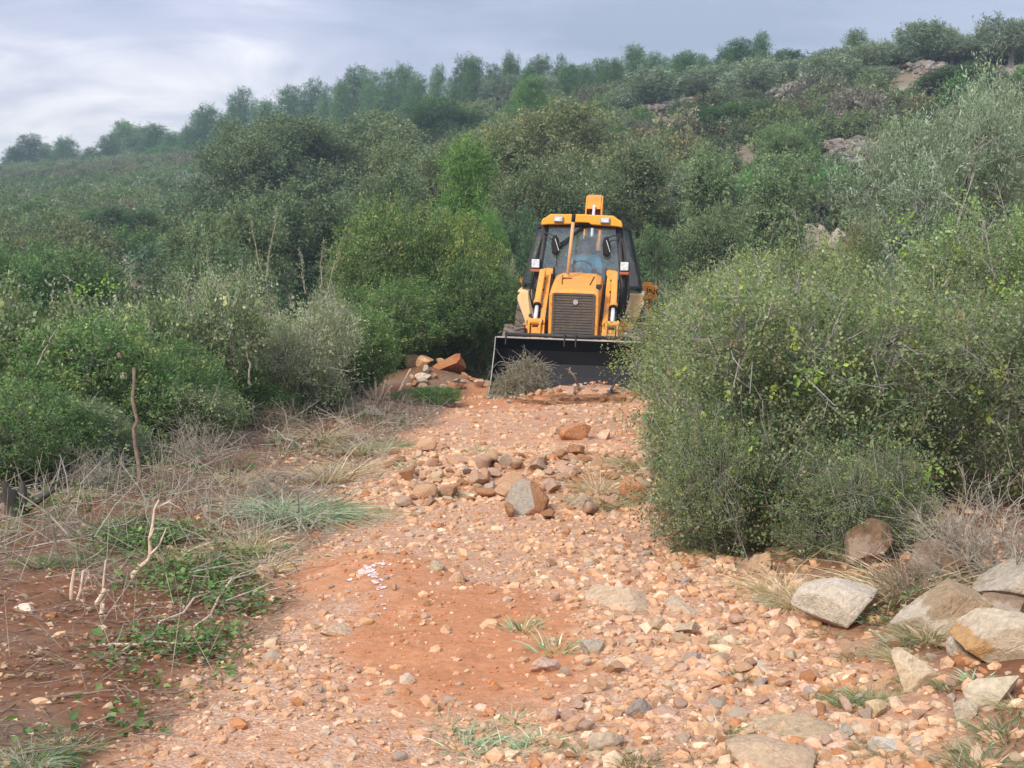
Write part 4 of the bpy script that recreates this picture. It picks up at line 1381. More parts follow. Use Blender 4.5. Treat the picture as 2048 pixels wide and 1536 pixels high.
gi, go = ng.nodes.new('NodeGroupInput'), ng.nodes.new('NodeGroupOutput')
iop = ng.nodes.new('GeometryNodeInstanceOnPoints')
ci_ = ng.nodes.new('GeometryNodeCollectionInfo')
ci_.inputs['Collection'].default_value = pc_
ci_.inputs['Separate Children'].default_value = True
ci_.inputs['Reset Children'].default_value = True


def named(nm, typ):
    n = ng.nodes.new('GeometryNodeInputNamedAttribute')
    n.data_type = typ
    n.inputs['Name'].default_value = nm
    return n.outputs['Attribute']


cx = ng.nodes.new('ShaderNodeCombineXYZ')
ng.links.new(named('turn', 'FLOAT'), cx.inputs[2])
e2r = ng.nodes.new('FunctionNodeEulerToRotation')
ng.links.new(cx.outputs[0], e2r.inputs[0])
ng.links.new(gi.outputs[0], iop.inputs['Points'])
ng.links.new(ci_.outputs[0], iop.inputs['Instance'])
iop.inputs['Pick Instance'].default_value = True
ng.links.new(named('pick', 'INT'), iop.inputs['Instance Index'])
ng.links.new(e2r.outputs[0], iop.inputs['Rotation'])
ng.links.new(named('size', 'FLOAT'), iop.inputs['Scale'])
ng.links.new(iop.outputs[0], go.inputs[0])
md = scrub.modifiers.new('scatter', 'NODES')
md.node_group = ng

# ------------------------------------------------------------------ the backhoe loader
def mat_paint(name, base, rough=0.45, dirt=0.5, dirt_col=(0.36, 0.20, 0.11), scale=3.0, spec=0.4, chips=None):
    m, nt, out = new_mat(name)
    t = NT(nt)
    oc = t.n('ShaderNodeTexCoord').outputs['Object']
    f = t.noise(oc, scale, 6, 0.7, 0.3)
    g = t.noise(oc, scale * 6, 5, 0.7)
    c = t.mix(t.ramp(t.math('ADD', t.math('MULTIPLY', f, 0.7), t.math('MULTIPLY', g, 0.3)), [(0.42, 0.0), (0.66, dirt)]), base, dirt_col)
    c = t.mix(1.0, c, t.ramp(g, [(0.3, (0.88, 0.88, 0.88)), (0.7, (1.06, 1.06, 1.06))]), 'MULTIPLY')
    if chips:
        c = t.mix(t.ramp(t.noise(oc, scale * 9, 3, 0.6), [(0.62, 0.0), (0.67, 0.85)]), c, chips)
    nt.links.new(t.bsdf(c, t.ramp(f, [(0.3, rough), (0.7, min(1, rough + 0.25))]), normal=t.bump(g, 0.06, 0.004), spec=spec), out.inputs[0])
    return m


M['yellow'] = mat_paint('yellow_paint', (0.80, 0.315, 0.022), 0.45, 0.8, (0.47, 0.24, 0.10), 3.2, 0.45, (0.16, 0.09, 0.05))
M['yellow_roof'] = mat_paint('yellow_roof', (0.80, 0.36, 0.025), 0.4, 0.18, (0.55, 0.30, 0.1), 2.0, 0.4)
M['boom'] = mat_paint('boom_paint', (0.78, 0.29, 0.02), 0.45, 0.45, (0.34, 0.13, 0.05), 3.0, 0.4, (0.12, 0.06, 0.03))
M['cream'] = mat_paint('cream_plastic', (0.82, 0.55, 0.27), 0.5, 0.25, (0.5, 0.3, 0.15), 2.0, 0.3)
M['black'] = mat_paint('black_frame', (0.022, 0.022, 0.024), 0.42, 0.35, (0.10, 0.075, 0.055), 4.0, 0.4)
M['bucket'] = mat_paint('bucket_steel', (0.008, 0.008, 0.011), 0.42, 0.15, (0.04, 0.03, 0.025), 2.5, 0.25)
M['worn'] = mat_paint('worn_steel', (0.42, 0.40, 0.37), 0.35, 0.5, (0.22, 0.14, 0.09), 5.0, 0.5)
M['chrome'] = mat_paint('chrome_rod', (0.62, 0.62, 0.66), 0.22, 0.3, (0.6, 0.5, 0.4), 5.0, 0.6)
M['rubber'] = mat_paint('tyre_rubber', (0.09, 0.075, 0.064), 0.85, 0.85, (0.29, 0.215, 0.155), 4.0, 0.2)
M['grille'] = mat_paint('grille_dark', (0.075, 0.062, 0.055), 0.7, 0.6, (0.19, 0.125, 0.085), 4.0, 0.25)
M['exhaust'] = mat_paint('exhaust_rust', (0.60, 0.34, 0.15), 0.7, 0.6, (0.62, 0.40, 0.22), 6.0, 0.2)
M['lens'] = mat_paint('lamp_lens', (0.80, 0.81, 0.84), 0.12, 0.85, (0.22, 0.22, 0.23), 22.0, 0.7)
M['amber'] = mat_paint('amber_lens', (0.42, 0.10, 0.035), 0.25, 0.3, (0.25, 0.12, 0.06), 8.0, 0.5)
M['trim'] = mat_paint('cab_trim', (0.30, 0.31, 0.32), 0.7, 0.3, (0.25, 0.2, 0.16), 4.0, 0.2)
M['seat'] = mat_paint('seat_cloth', (0.22, 0.215, 0.21), 0.9, 0.2, (0.2, 0.16, 0.12), 6.0, 0.1)
M['pale'] = mat_paint('pale_plastic', (0.60, 0.54, 0.46), 0.6, 0.1, (0.5, 0.4, 0.3), 6.0, 0.2)
M['sticker'] = mat_paint('sticker', (0.75, 0.50, 0.20), 0.6, 0.1, (0.5, 0.4, 0.3), 6.0, 0.2)
M['ink'] = mat_paint('black_ink', (0.02, 0.018, 0.016), 0.6, 0.0, (0.1, 0.1, 0.1), 6.0, 0.2)

m, nt, out = new_mat('sky_veil_glass')
t = NT(nt)
oc = t.n('ShaderNodeTexCoord').outputs['Object']
tr = t.n('ShaderNodeBsdfTransparent')
t.set(tr.inputs[0], (0.90, 0.96, 0.96))
gl = t.n('ShaderNodeBsdfGlossy')
gl.inputs['Roughness'].default_value = 0.03
t.set(gl.inputs[0], (0.9, 0.95, 1.0))
df = t.n('ShaderNodeBsdfDiffuse')  # pale diffuse veil, standing in for sky reflected on the panes
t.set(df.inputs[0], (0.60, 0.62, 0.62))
fr = t.n('ShaderNodeFresnel')
fr.inputs[0].default_value = 1.75
a1 = t.n('ShaderNodeMixShader')
nt.links.new(t.math('MULTIPLY', fr.outputs[0], 1.05), a1.inputs[0])
nt.links.new(tr.outputs[0], a1.inputs[1])
nt.links.new(gl.outputs[0], a1.inputs[2])
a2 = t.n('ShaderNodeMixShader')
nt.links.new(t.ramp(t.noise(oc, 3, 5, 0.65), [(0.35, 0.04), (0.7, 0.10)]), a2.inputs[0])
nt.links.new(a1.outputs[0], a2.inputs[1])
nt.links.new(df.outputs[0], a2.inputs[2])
nt.links.new(a2.outputs[0], out.inputs[0])
M['glass'] = m


class B:
    """collects shapes for one part"""

    def __init__(self):
        self.bm = bmesh.new()

    def box(self, c, s, rot=(0, 0, 0)):
        mt = Matrix.Translation(c) @ Euler(rot).to_matrix().to_4x4() @ Matrix.Diagonal((*s, 1))
        bmesh.ops.create_cube(self.bm, size=1.0, matrix=mt)
        return self

    def cyl(self, a, b, ra, rb=None, n=16):
        a, b = Vector(a), Vector(b)
        d = b - a
        mt = Matrix.Translation((a + b) / 2) @ d.to_track_quat('Z', 'Y').to_matrix().to_4x4()
        bmesh.ops.create_cone(self.bm, cap_ends=True, segments=n, radius1=ra, radius2=ra if rb is None else rb, depth=d.length, matrix=mt)
        return self

    def beam(self, a, b, w, h, up=(1, 0, 0)):
        """rectangular bar a->b, w along 'up', h across"""
        a, b, up = Vector(a), Vector(b), Vector(up)
        d = (b - a).normalized()
        s = d.cross(up).normalized()
        up = s.cross(d).normalized()
        vs = []
        for p in (a, b):
            for i, j in ((-1, -1), (1, -1), (1, 1), (-1, 1)):
                vs.append(self.bm.verts.new(p + up * (i * w / 2) + s * (j * h / 2)))
        for f in ((0, 1, 2, 3), (7, 6, 5, 4), (0, 4, 5, 1), (1, 5, 6, 2), (2, 6, 7, 3), (3, 7, 4, 0)):
            self.bm.faces.new([vs[k] for k in f])
        return self

    def prism_x(self, yz, x0, x1):
        """polygon in (y, z) extruded along x"""
        a = [self.bm.verts.new((x0, y, z)) for y, z in yz]
        b = [self.bm.verts.new((x1, y, z)) for y, z in yz]
        n = len(yz)
        self.bm.faces.new(a)
        self.bm.faces.new(b[::-1])
        for i in range(n):
            self.bm.faces.new([a[i], b[i], b[(i + 1) % n], a[(i + 1) % n]])
        return self

    def prism_y(self, xz, y0, y1, dx=0.0):
        a = [self.bm.verts.new((x, y0, z)) for x, z in xz]
        b = [self.bm.verts.new((x + dx, y1, z)) for x, z in xz]
        n = len(xz)
        self.bm.faces.new(a)
        self.bm.faces.new(b[::-1])
        for i in range(n):
            self.bm.faces.new([a[i], b[i], b[(i + 1) % n], a[(i + 1) % n]])
        return self

    def loft(self, secs):
        rings = [[self.bm.verts.new(p) for p in s] for s in secs]
        n = len(secs[0])
        for r0, r1 in zip(rings, rings[1:]):
            for i in range(n):
                self.bm.faces.new([r0[i], r1[i], r1[(i + 1) % n], r0[(i + 1) % n]])
        self.bm.faces.new(rings[0])
        self.bm.faces.new(rings[-1][::-1])
        return self

    def quadplate(self, pts, th=0.008):
        """flat plate through 4 corner points with thickness th"""
        p = [Vector(q) for q in pts]
        n = (p[1] - p[0]).cross(p[-1] - p[0]).normalized() * th / 2
        a = [self.bm.verts.new(q - n) for q in p]
        b = [self.bm.verts.new(q + n) for q in p]
        k = len(p)
        self.bm.faces.new(a[::-1])
        self.bm.faces.new(b)
        for i in range(k):
            self.bm.faces.new([a[i], a[(i + 1) % k], b[(i + 1) % k], b[i]])
        return self

    def tube(self, pts, r, n=8):
        V, F = polytube(pts, np.full(len(pts), r) if np.isscalar(r) else r, n)
        vs = [self.bm.verts.new(v) for v in V]
        for f in F:
            self.bm.faces.new([vs[i] for i in f])
        for ring in (vs[:n], vs[-n:]):
            try:
                self.bm.faces.new(ring)
            except ValueError:
                pass
        return self

    def done(self, name, mat, parent, bevel=0.006, smooth=False, label=None):
        bmesh.ops.recalc_face_normals(self.bm, faces=self.bm.faces)
        me = bpy.data.meshes.new(name)
        self.bm.to_mesh(me)
        self.bm.free()
        me.materials.append(M[mat] if isinstance(mat, str) else mat)
        if smooth:
            me.polygons.foreach_set('use_smooth', np.ones(len(me.polygons), bool))
        o = link(name, me, parent)
        if bevel:
            b_ = o.modifiers.new('edge', 'BEVEL')
            b_.width = bevel
            b_.segments = 2
            b_.limit_method = 'ANGLE'
            b_.angle_limit = R(35)
        if label:
            o['label'] = label
        return o


def rrect(w, h, r, n=4, cx=0, cz=0):
    pts = []
    for (sx_, sz_, a0) in ((1, 1, 0), (-1, 1, 90), (-1, -1, 180), (1, -1, 270)):
        for k in range(n + 1):
            a = R(a0 + 90 * k / n)
            pts.append((cx + sx_ * (w / 2 - r) + r * math.cos(a), cz + sz_ * (h / 2 - r) + r * math.sin(a)))
    return pts


LX, LY = 1.00, 22.4
loader = bpy.data.objects.new('backhoe_loader', None)
COL.objects.link(loader)
loader.location = (LX, LY, 0.07)
loader.rotation_euler = (0, R(2.0), R(-6.0))
tag(loader, 'yellow backhoe loader with a wide black front bucket clearing the stony track', 'loader')
P = loader

# --- bucket
W2 = 1.19
prof = [(-1.62, -0.07), (-0.95, -0.06), (-0.74, 0.02), (-0.62, 0.20), (-0.58, 0.42), (-0.64, 0.64), (-0.80, 0.80), (-0.86, 0.835)]
inner = [(y - (0.024 if z > 0.1 else 0.0), z + (0.024 if z < 0.3 else 0.0)) for y, z in prof]
b = B()
b.prism_x(prof + inner[::-1], -W2, W2)
bucket = b.done('bucket', 'bucket', P, 0.0)
for s in (-1, 1):
    b = B()
    b.prism_x([(-1.60, -0.07), (-0.95, -0.06), (-0.74, 0.02), (-0.62, 0.20), (-0.58, 0.42), (-0.64, 0.64), (-0.80, 0.81), (-0.90, 0.84), (-1.02, 0.60), (-1.30, 0.22)], s * (W2 + 0.003), s * (W2 + 0.025))
    b.done('side_plate', 'bucket', bucket, 0.004)
    b = B()
    b.beam((s * (W2 + 0.012), -0.93, 0.845), (s * (W2 + 0.012), -1.05, 0.61), 0.010, 0.012)
    b.beam((s * (W2 + 0.012), -1.05, 0.61), (s * (W2 + 0.012), -1.33, 0.22), 0.014, 0.012)
    b.beam((s * (W2 + 0.012), -1.33, 0.22), (s * (W2 + 0.012), -1.64, -0.05), 0.014, 0.012)
    b.done('side_edge', 'worn', bucket, 0.003)
B().prism_x([(-1.72, -0.078), (-1.58, -0.072), (-1.45, -0.04), (-1.60, -0.04)], -W2 - 0.02, W2 + 0.02).done('cutting_edge', 'worn', bucket, 0.003)
B().box((0, -0.885, 0.835), (2 * W2, 0.05, 0.022)).done('top_lip', 'worn', bucket, 0.004)
B().cyl((-1.02, -0.83, 0.885), (1.02, -0.83, 0.885), 0.032).done('torque_tube', 'black', bucket, 0.0, True)
for x in (-1.04, -0.10, 0.08, 1.04):
    b = B()
    b.box((x, -0.87, 0.87), (0.022, 0.12, 0.10))
    b.box((x, -0.92, 0.78), (0.022, 0.02, 0.12))
    b.done('hook', 'black', bucket, 0.004)

# --- hood and grille
def hood_sec(y, w, zb, zt, r):
    return [(-w, y, zb), (w, y, zb), (w, y, zt - r), (w - 0.3 * r, y, zt - 0.3 * r), (w - r, y, zt), (0, y, zt + 0.012), (-w + r, y, zt), (-w + 0.3 * r, y, zt - 0.3 * r), (-w, y, zt - r)]


hood = B().loft([hood_sec(-0.42, 0.395, 0.72, 1.585, 0.06), hood_sec(-0.36, 0.41, 0.72, 1.625, 0.08), hood_sec(0.25, 0.42, 0.72, 1.775, 0.10), hood_sec(0.80, 0.425, 0.72, 1.895, 0.12), hood_sec(1.02, 0.40, 0.72, 1.925, 0.12)]).done('hood', 'yellow', P, 0.012)
for s in (-1, 1):
    B().beam((s * 0.23, -0.02, 1.722), (s * 0.27, 0.62, 1.868), 0.014, 0.012, (1, 0, 0)).done('crease', 'ink', hood, 0.002)
B().prism_x([(-0.18, 1.66), (0.05, 1.735), (0.05, 1.68)], 0.335, 0.425).done('vent', 'ink', hood, 0.0)
gr_ = B()
fr_o, fr_i = rrect(0.69, 0.74, 0.035, 3, 0, 1.205), rrect(0.62, 0.67, 0.02, 3, 0, 1.205)
for ya, yb in ((-0.452, -0.423),):
    n_ = len(fr_o)
    A_ = [gr_.bm.verts.new((x, ya, z)) for x, z in fr_o]
    A2 = [gr_.bm.verts.new((x, ya, z)) for x, z in fr_i]
    Bk = [gr_.bm.verts.new((x, yb, z)) for x, z in fr_o]
    B2 = [gr_.bm.verts.new((x, yb, z)) for x, z in fr_i]
    for i in range(n_):
        j = (i + 1) % n_
        gr_.bm.faces.new([A_[i], A_[j], A2[j], A2[i]])
        gr_.bm.faces.new([A_[i], Bk[i], Bk[j], A_[j]])
        gr_.bm.faces.new([A2[i], A2[j], B2[j], B2[i]])
gr_.box((0, -0.428, 1.205), (0.64, 0.006, 0.69))
grille = gr_.done('grille', 'grille', P, 0.0)
for k in range(15):
    B().box((0, -0.434, 0.895 + k * 0.0443), (0.618, 0.010, 0.036 if k % 4 else 0.028), (R(-14), 0, 0)).done('slat', 'grille', grille, 0.0)
b = B()
b.cyl((0.03, -0.462, 1.43), (0.03, -0.446, 1.43), 0.042, n=20)
b.done('badge', 'worn', grille, 0.003, label='round grey emblem near the top of the grille')
B().box((0, -0.40, 0.74), (0.80, 0.10, 0.10)).done('front_bumper', 'yellow', P, 0.01)
for s in (-1, 1):
    B().box((s * 0.375, -0.425, 1.18), (0.045, 0.012, 0.78)).done('grille_surround', 'yellow', hood, 0.004)
# --- exhaust
b = B()
b.cyl((-0.18, 0.45, 1.80), (-0.115, 0.47, 2.78), 0.027, 0.029)
ex = b.done('exhaust_pipe', 'exhaust', P, 0.0, True)
B().cyl((-0.1155, 0.47, 2.775), (-0.108, 0.46, 2.90), 0.033, 0.035).done('pipe_tip', 'ink', ex, 0.0, True)
b = B()
b.box((-0.18, 0.45, 1.825), (0.16, 0.16, 0.012), (R(-13), 0, 0))
b.cyl((-0.181, 0.45, 1.82), (-0.177, 0.45, 1.89), 0.048)
b.done('pipe_flange', 'exhaust', ex, 0.003)

# --- loader arms with rams
for s in (-1, 1):
    b = B()
    b.beam((s * 0.525, 1.05, 1.90), (s * 0.51, -0.30, 0.98), 0.085, 0.24)
    b.beam((s * 0.525, -0.26, 1.02), (s * 0.52, -0.47, 0.50), 0.11, 0.18)
    b.cyl((s * 0.46, 1.0, 1.86), (s * 0.63, 1.0, 1.86), 0.13, n=20)
    arm = b.done('loader_arm', 'yellow', P, 0.01)
    b = B()
    b.cyl((s * 0.44, 1.0, 1.86), (s * 0.65, 1.0, 1.86), 0.045)
    b.done('pivot_pin', 'ink', arm, 0.003)
    b = B()
    b.beam((s * 0.615, 0.70, 1.93), (s * 0.63, 0.02, 1.40), 0.105, 0.12)
    b.cyl((s * 0.63, 0.06, 1.43), (s * 0.63, -0.03, 1.36), 0.07)
    ram = b.done('ram', 'yellow', P, 0.02)
    B().cyl((s * 0.63, 0.02, 1.40), (s * 0.63, -0.34, 1.10), 0.034).done('ram_rod', 'chrome', ram, 0.0, True)
    B().cyl((s * 0.63, -0.03, 1.36), (s * 0.63, -0.06, 1.335), 0.072).done('gland', 'ink', ram, 0.004)
    b = B()
    for q in (-1, 1):
        b.prism_x([(-0.18, 1.10), (-0.32, 1.16), (-0.44, 1.06), (-0.50, 0.55), (-0.40, 0.45), (-0.22, 0.8)], s * 0.63 + q * 0.075, s * 0.63 + q * 0.105)
    b.prism_x([(-0.26, 0.98), (-0.39, 1.00), (-0.47, 0.52), (-0.40, 0.50)], s * 0.63 - 0.055, s * 0.63 + 0.055)
    b.cyl((s * 0.63 - 0.12, -0.35, 1.09), (s * 0.63 + 0.12, -0.35, 1.09), 0.055)
    b.done('tilt_lever', 'yellow', arm, 0.006)
    b = B()
    b.cyl((s * 0.63 - 0.135, -0.35, 1.09), (s * 0.63 + 0.135, -0.35, 1.09), 0.026)
    b.done('link_pin', 'ink', arm, 0.003)
# hydraulic hoses down each arm
for s in (-1, 1):
    for q in range(2):
        o_ = 0.02 * q
        b = B()
        b.tube(np.array([(s * (0.47 - o_), 1.05, 1.99 + o_), (s * (0.475 - o_), 0.6, 1.72 + o_), (s * (0.47 - o_), 0.1, 1.38 + o_), (s * (0.46 - o_), -0.2, 1.20 + o_), (s * (0.49 - o_), -0.36, 0.95)]), 0.011, 6)
        b.done('hose', 'ink', P, 0.0)
    b = B()
    for yy, zz_ in ((0.55, 1.86), (0.30, 1.665)):
        b.cyl((s * 0.625 - 0.08, yy, zz_ - 0.05), (s * 0.625 + 0.08, yy, zz_ - 0.05), 0.02, n=8)
    b.done('ram_clamp', 'ink', P, 0.0)
# hood seams, bonnet catch, grease stains
for s in (-1, 1):
    B().box((s * 0.414, 0.30, 1.35), (0.006, 0.012, 0.62)).done('seam', 'ink', hood, 0.0)
    B().box((s * 0.417, -0.05, 1.05), (0.01, 0.12, 0.03)).done('catch', 'ink', hood, 0.003)
# chassis, tanks, axle
B().box((0, 0.85, 0.72), (0.62, 2.2, 0.30)).done('chassis', 'yellow', P, 0.02)
b = B()
b.prism_x([(0.5, 0.55), (0.5, 1.02), (0.85, 1.08), (1.2, 1.08), (1.2, 0.55)], 0.70, 0.96)
tank = b.done('fuel_tank', 'yellow', P, 0.03)
B().cyl((0.80, 0.62, 1.04), (0.80, 0.62, 1.16), 0.06).done('filler_cap', 'yellow', tank, 0.008)
B().prism_x([(0.1, 0.75), (0.1, 1.0), (0.9, 1.05), (0.9, 0.6)], -0.92, -0.72).done('toolbox', 'yellow', P, 0.02)
B().cyl((-0.95, 0, 0.50), (0.95, 0, 0.50), 0.09).done('front_axle', 'yellow', P, 0.01)
B().cyl((-0.95, 2.2, 0.74), (0.95, 2.2, 0.74), 0.14).done('rear_axle', 'yellow', P, 0.01)


def wheel(name, x, y, z, r, w, rim_r, lugs, s):
    o = bpy.data.objects.new(name, None)
    COL.objects.link(o)
    o.parent = P
    o.location = (x, y, z)
    pr = [(-0.42 * w, rim_r), (-0.5 * w, rim_r + 0.3 * (r - rim_r)), (-0.5 * w, r * 0.90), (-0.42 * w, r * 0.965), (0, r * 0.975), (0.42 * w, r * 0.965), (0.5 * w, r * 0.90), (0.5 * w, rim_r + 0.3 * (r - rim_r)), (0.42 * w, rim_r)]
    ns = 48
    V = np.array([[px_, pr_ * math.sin(a), pr_ * math.cos(a)] for a in np.arange(ns) * 2 * math.pi / ns for px_, pr_ in pr])
    k = len(pr)
    F = [[i * k + j, i * k + j + 1, ((i + 1) % ns) * k + j + 1, ((i + 1) % ns) * k + j] for i in range(ns) for j in range(k - 1)]
    ty = link('tyre', mk_mesh('tyre', V, [np.array(F)], M['rubber'], None, True), o)
    b = B()
    for i in range(lugs):
        a = 2 * math.pi * i / lugs
        for q in (-1, 1):
            a2 = a + (math.pi / lugs if q > 0 else 0)
            c = Vector((q * 0.25 * w, 0, r * 0.985))
            rot = Euler((0, 0, q * 0.62)).to_matrix().to_4x4()
            mt = Matrix.Rotation(-a2, 4, 'X') @ Matrix.Translation(c) @ rot @ Matrix.Diagonal((0.50 * w, r * 0.075, r * 0.05, 1))
            bmesh.ops.create_cube(b.bm, size=1.0, matrix=mt)
    lg = b.done('tread', 'rubber', o, 0.0)
    lg['kind'] = 'stuff'
    b = B()
    b.cyl((s * 0.30 * w, 0, 0), (s * 0.40 * w, 0, 0), rim_r * 1.02, n=32)
    b.cyl((s * 0.40 * w, 0, 0), (s * 0.46 * w, 0, 0), rim_r * 0.4, n=20)
    b.done('rim', 'pale', o, 0.006)
    return o


for s in (-1, 1):
    wheel('front_wheel', s * 0.985, 0.0, 0.50, 0.52, 0.36, 0.24, 20, s)
    wheel('rear_wheel', s * 0.93, 2.25, 0.74, 0.76, 0.46, 0.36, 22, s)
    # cream mudguard: sloping front panel and curved top
    b = B()
    xo, xi = s * 1.12, s * 0.76
    b.prism_y([(xi, 1.60), (s * 1.04, 1.585), (xo, 1.50), (xo, 1.42), (s * 0.96, 1.02), (xi, 1.02)], 1.52, 1.58)
    b.prism_x([(1.58, 1.60), (2.2, 1.66), (2.8, 1.54), (2.8, 1.49), (2.2, 1.61), (1.58, 1.55)], xi, xo)
    b.done('mudguard', 'cream', P, 0.015)

# --- cab
ZT = 2.76
FB, FW, FT = (0.70, 1.02, 1.12), (0.745, 1.06, 1.70), (0.615, 1.20, ZT)     # front pillar
OB, OW, OT = (0.93, 1.80, 1.16), (1.02, 1.82, 1.72), (0.775, 1.80, ZT - 0.02)     # pillar behind the door
RB, RW, RT = (0.93, 2.72, 1.35), (0.98, 2.75, 1.75), (0.74, 2.70, ZT)


def mir(p, s):
    return (p[0] * s, p[1], p[2])


cab = bpy.data.objects.new('cab', None)
COL.objects.link(cab)
cab.parent = P
for s in (-1, 1):
    for (a, b_, c_) in ((FB, FW, FT), (RB, RW, RT)):
        b = B()
        b.tube(np.array([mir(a, s), mir(b_, s), mir(c_, s)]), np.array([0.045, 0.048, 0.042]), 8)
        b.done('pillar', 'black', cab, 0.0, True)
    # door: frame bars, glass, mid rail, handle
    ins = lambda p, q, f: tuple(p[i] * (1 - f) + q[i] * f for i in range(3))
    d0, d1, d2 = ins(FB, OB, 0.12), ins(FW, OW, 0.12), ins(FT, OT, 0.14)
    o_ = 0.03
    b = B()
    loop = [mir((p[0] + o_, p[1], p[2]), s) for p in (d0, d1, d2, OT, OW, OB, d0)]
    for p, q in zip(loop, loop[1:]):
        b.beam(p, q, 0.075, 0.06, (0, 0, 1) if abs(p[2] - q[2]) < 0.2 else (0, 1, 0))
    b.beam(loop[1], loop[4], 0.05, 0.04, (0, 0, 1))
    door = b.done('door', 'black', cab, 0.008)
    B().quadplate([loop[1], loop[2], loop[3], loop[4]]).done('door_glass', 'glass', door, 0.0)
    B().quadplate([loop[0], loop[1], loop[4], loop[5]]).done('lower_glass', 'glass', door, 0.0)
    hp = ins(loop[1], loop[4], 0.75)
    B().box((hp[0] + s * 0.03, hp[1], hp[2] - 0.04), (0.03, 0.14, 0.04)).done('handle', 'ink', door, 0.006)
    # grab rail outside the front pillar
    b = B()
    b.tube(np.array([mir((0.80, 1.08, 1.30), s), mir((0.86, 1.05, 1.55), s), mir((0.83, 1.06, 1.95), s), mir((0.72, 1.16, 2.45), s), mir((0.66, 1.2, 2.62), s)]), 0.016, 6)
    b.done('grab_rail', 'black', cab, 0.0, True)
    # rear quarter glass
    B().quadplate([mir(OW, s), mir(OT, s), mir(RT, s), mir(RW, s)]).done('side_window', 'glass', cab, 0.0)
    # lower quarter pane beside the hood, with its frame
    b = B()
    b.beam((s * 0.45, 1.03, 1.64), (s * 0.74, 1.05, 1.66), 0.04, 0.04, (0, 0, 1))
    b.beam((s * 0.45, 1.02, 1.12), (s * 0.70, 1.02, 1.12), 0.04, 0.05, (0, 0, 1))
    b.done('quarter_frame', 'black', cab, 0.005)
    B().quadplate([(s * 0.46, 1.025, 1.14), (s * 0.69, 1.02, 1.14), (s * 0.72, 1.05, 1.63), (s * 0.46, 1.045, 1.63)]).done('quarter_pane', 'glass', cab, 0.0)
    # outer mirrors on the pillar tops
    mz = bpy.data.objects.new('mirror', None)
    COL.objects.link(mz)
    mz.parent = cab
    mx = 0.44
    b = B()
    b.tube(np.array([(s * 0.66, 1.12, 2.60), (s * 0.54, 0.98, 2.58), (s * (mx + 0.02), 0.93, 2.54)]), 0.011, 6)
    b.tube(np.array([(s * 0.64, 1.12, 2.52), (s * 0.55, 1.0, 2.50), (s * (mx + 0.03), 0.94, 2.47)]), 0.009, 6)
    b.done('bracket', 'black', mz, 0.0)
    b = B()
    b.loft([[(s * mx + dx * k_, 0.90 + dy, 2.38 + dz * k_) for dx, dz in ((-0.07, 0.04), (-0.045, 0.17), (0.02, 0.19), (0.07, 0.06), (0.075, -0.10), (0.02, -0.17), (-0.05, -0.13))] for dy, k_ in ((0.0, 0.8), (0.05, 1.0), (0.07, 1.0))])
    hsg = b.done('mirror_housing', 'ink', mz, 0.01)
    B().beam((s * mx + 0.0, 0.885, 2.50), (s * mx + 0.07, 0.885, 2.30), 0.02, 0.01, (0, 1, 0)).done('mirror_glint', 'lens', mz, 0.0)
    # headlamp on a stalk with amber indicator under it
    hl = bpy.data.objects.new('headlight', None)
    COL.objects.link(hl)
    hl.parent = P
    hx = s * 0.765
    B().box((hx, 0.97, 2.06), (0.165, 0.12, 0.175)).done('lamp_housing', 'ink', hl, 0.015)
    B().box((hx, 0.903, 2.065), (0.138, 0.016, 0.145)).done('lamp_lens', 'lens', hl, 0.008)
    B().box((hx, 0.95, 1.945), (0.16, 0.10, 0.05)).done('indicator', 'amber', hl, 0.008)
    b = B()
    b.tube(np.array([(hx, 1.0, 1.95), (hx + s * 0.01, 1.05, 1.6), (hx - s * 0.03, 1.08, 1.25)]), 0.016, 6)
    b.done('lamp_stalk', 'black', hl, 0.0)
# windscreen and its rubber edge
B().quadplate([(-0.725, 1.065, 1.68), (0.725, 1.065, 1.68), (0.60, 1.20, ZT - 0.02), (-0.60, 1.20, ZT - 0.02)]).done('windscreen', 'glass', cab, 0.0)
b = B()
b.beam((-0.62, 1.20, ZT - 0.02), (0.62, 1.20, ZT - 0.02), 0.045, 0.045, (0, 0, 1))
b.done('windscreen_header', 'black', cab, 0.004)
# roof
rf = [(-0.70, 2.73), (-0.695, 2.80), (-0.665, 2.85), (-0.63, 2.86), (-0.60, 2.885), (-0.54, 2.925), (0.0, 2.935), (0.54, 2.925), (0.60, 2.885), (0.63, 2.86), (0.665, 2.85), (0.695, 2.80), (0.70, 2.73),
      (0.60, 2.745), (0.16, 2.765), (0.12, 2.795), (-0.12, 2.795), (-0.16, 2.765), (-0.60, 2.745)]
roof = B().prism_y(rf, 0.98, 2.85).done('cab_roof', 'yellow_roof', cab, 0.016)
for s in (-1, 1):
    wl_ = bpy.data.objects.new('work_light', None)
    COL.objects.link(wl_)
    wl_.parent = cab
    B().box((s * 0.40, 0.965, 2.838), (0.165, 0.07, 0.10)).done('lamp_housing', 'trim', wl_, 0.012)
    B().box((s * 0.40, 0.925, 2.838), (0.135, 0.014, 0.072)).done('lamp_lens', 'lens', wl_, 0.006)
# wipers
for (a, c_) in (((0.10, 1.14, 2.76), (-0.36, 1.085, 2.42)), ((0.02, 1.12, 2.75), (-0.40, 1.07, 2.32))):
    b = B()
    b.tube(np.array([a, ((a[0] + c_[0]) / 2, (a[1] + c_[1]) / 2 - 0.012, (a[2] + c_[2]) / 2), c_]), 0.022, 6)
    b.done('wiper_arm', 'ink', cab, 0.0)
b = B()
b.beam((-0.395, 1.065, 2.52), (-0.42, 1.055, 2.04), 0.012, 0.02, (1, 0, 0))
b.done('wiper_blade', 'ink', cab, 0.0)
B().box((0.06, 1.08, 2.775), (0.24, 0.1, 0.035)).done('wiper_motor', 'ink', cab, 0.008)
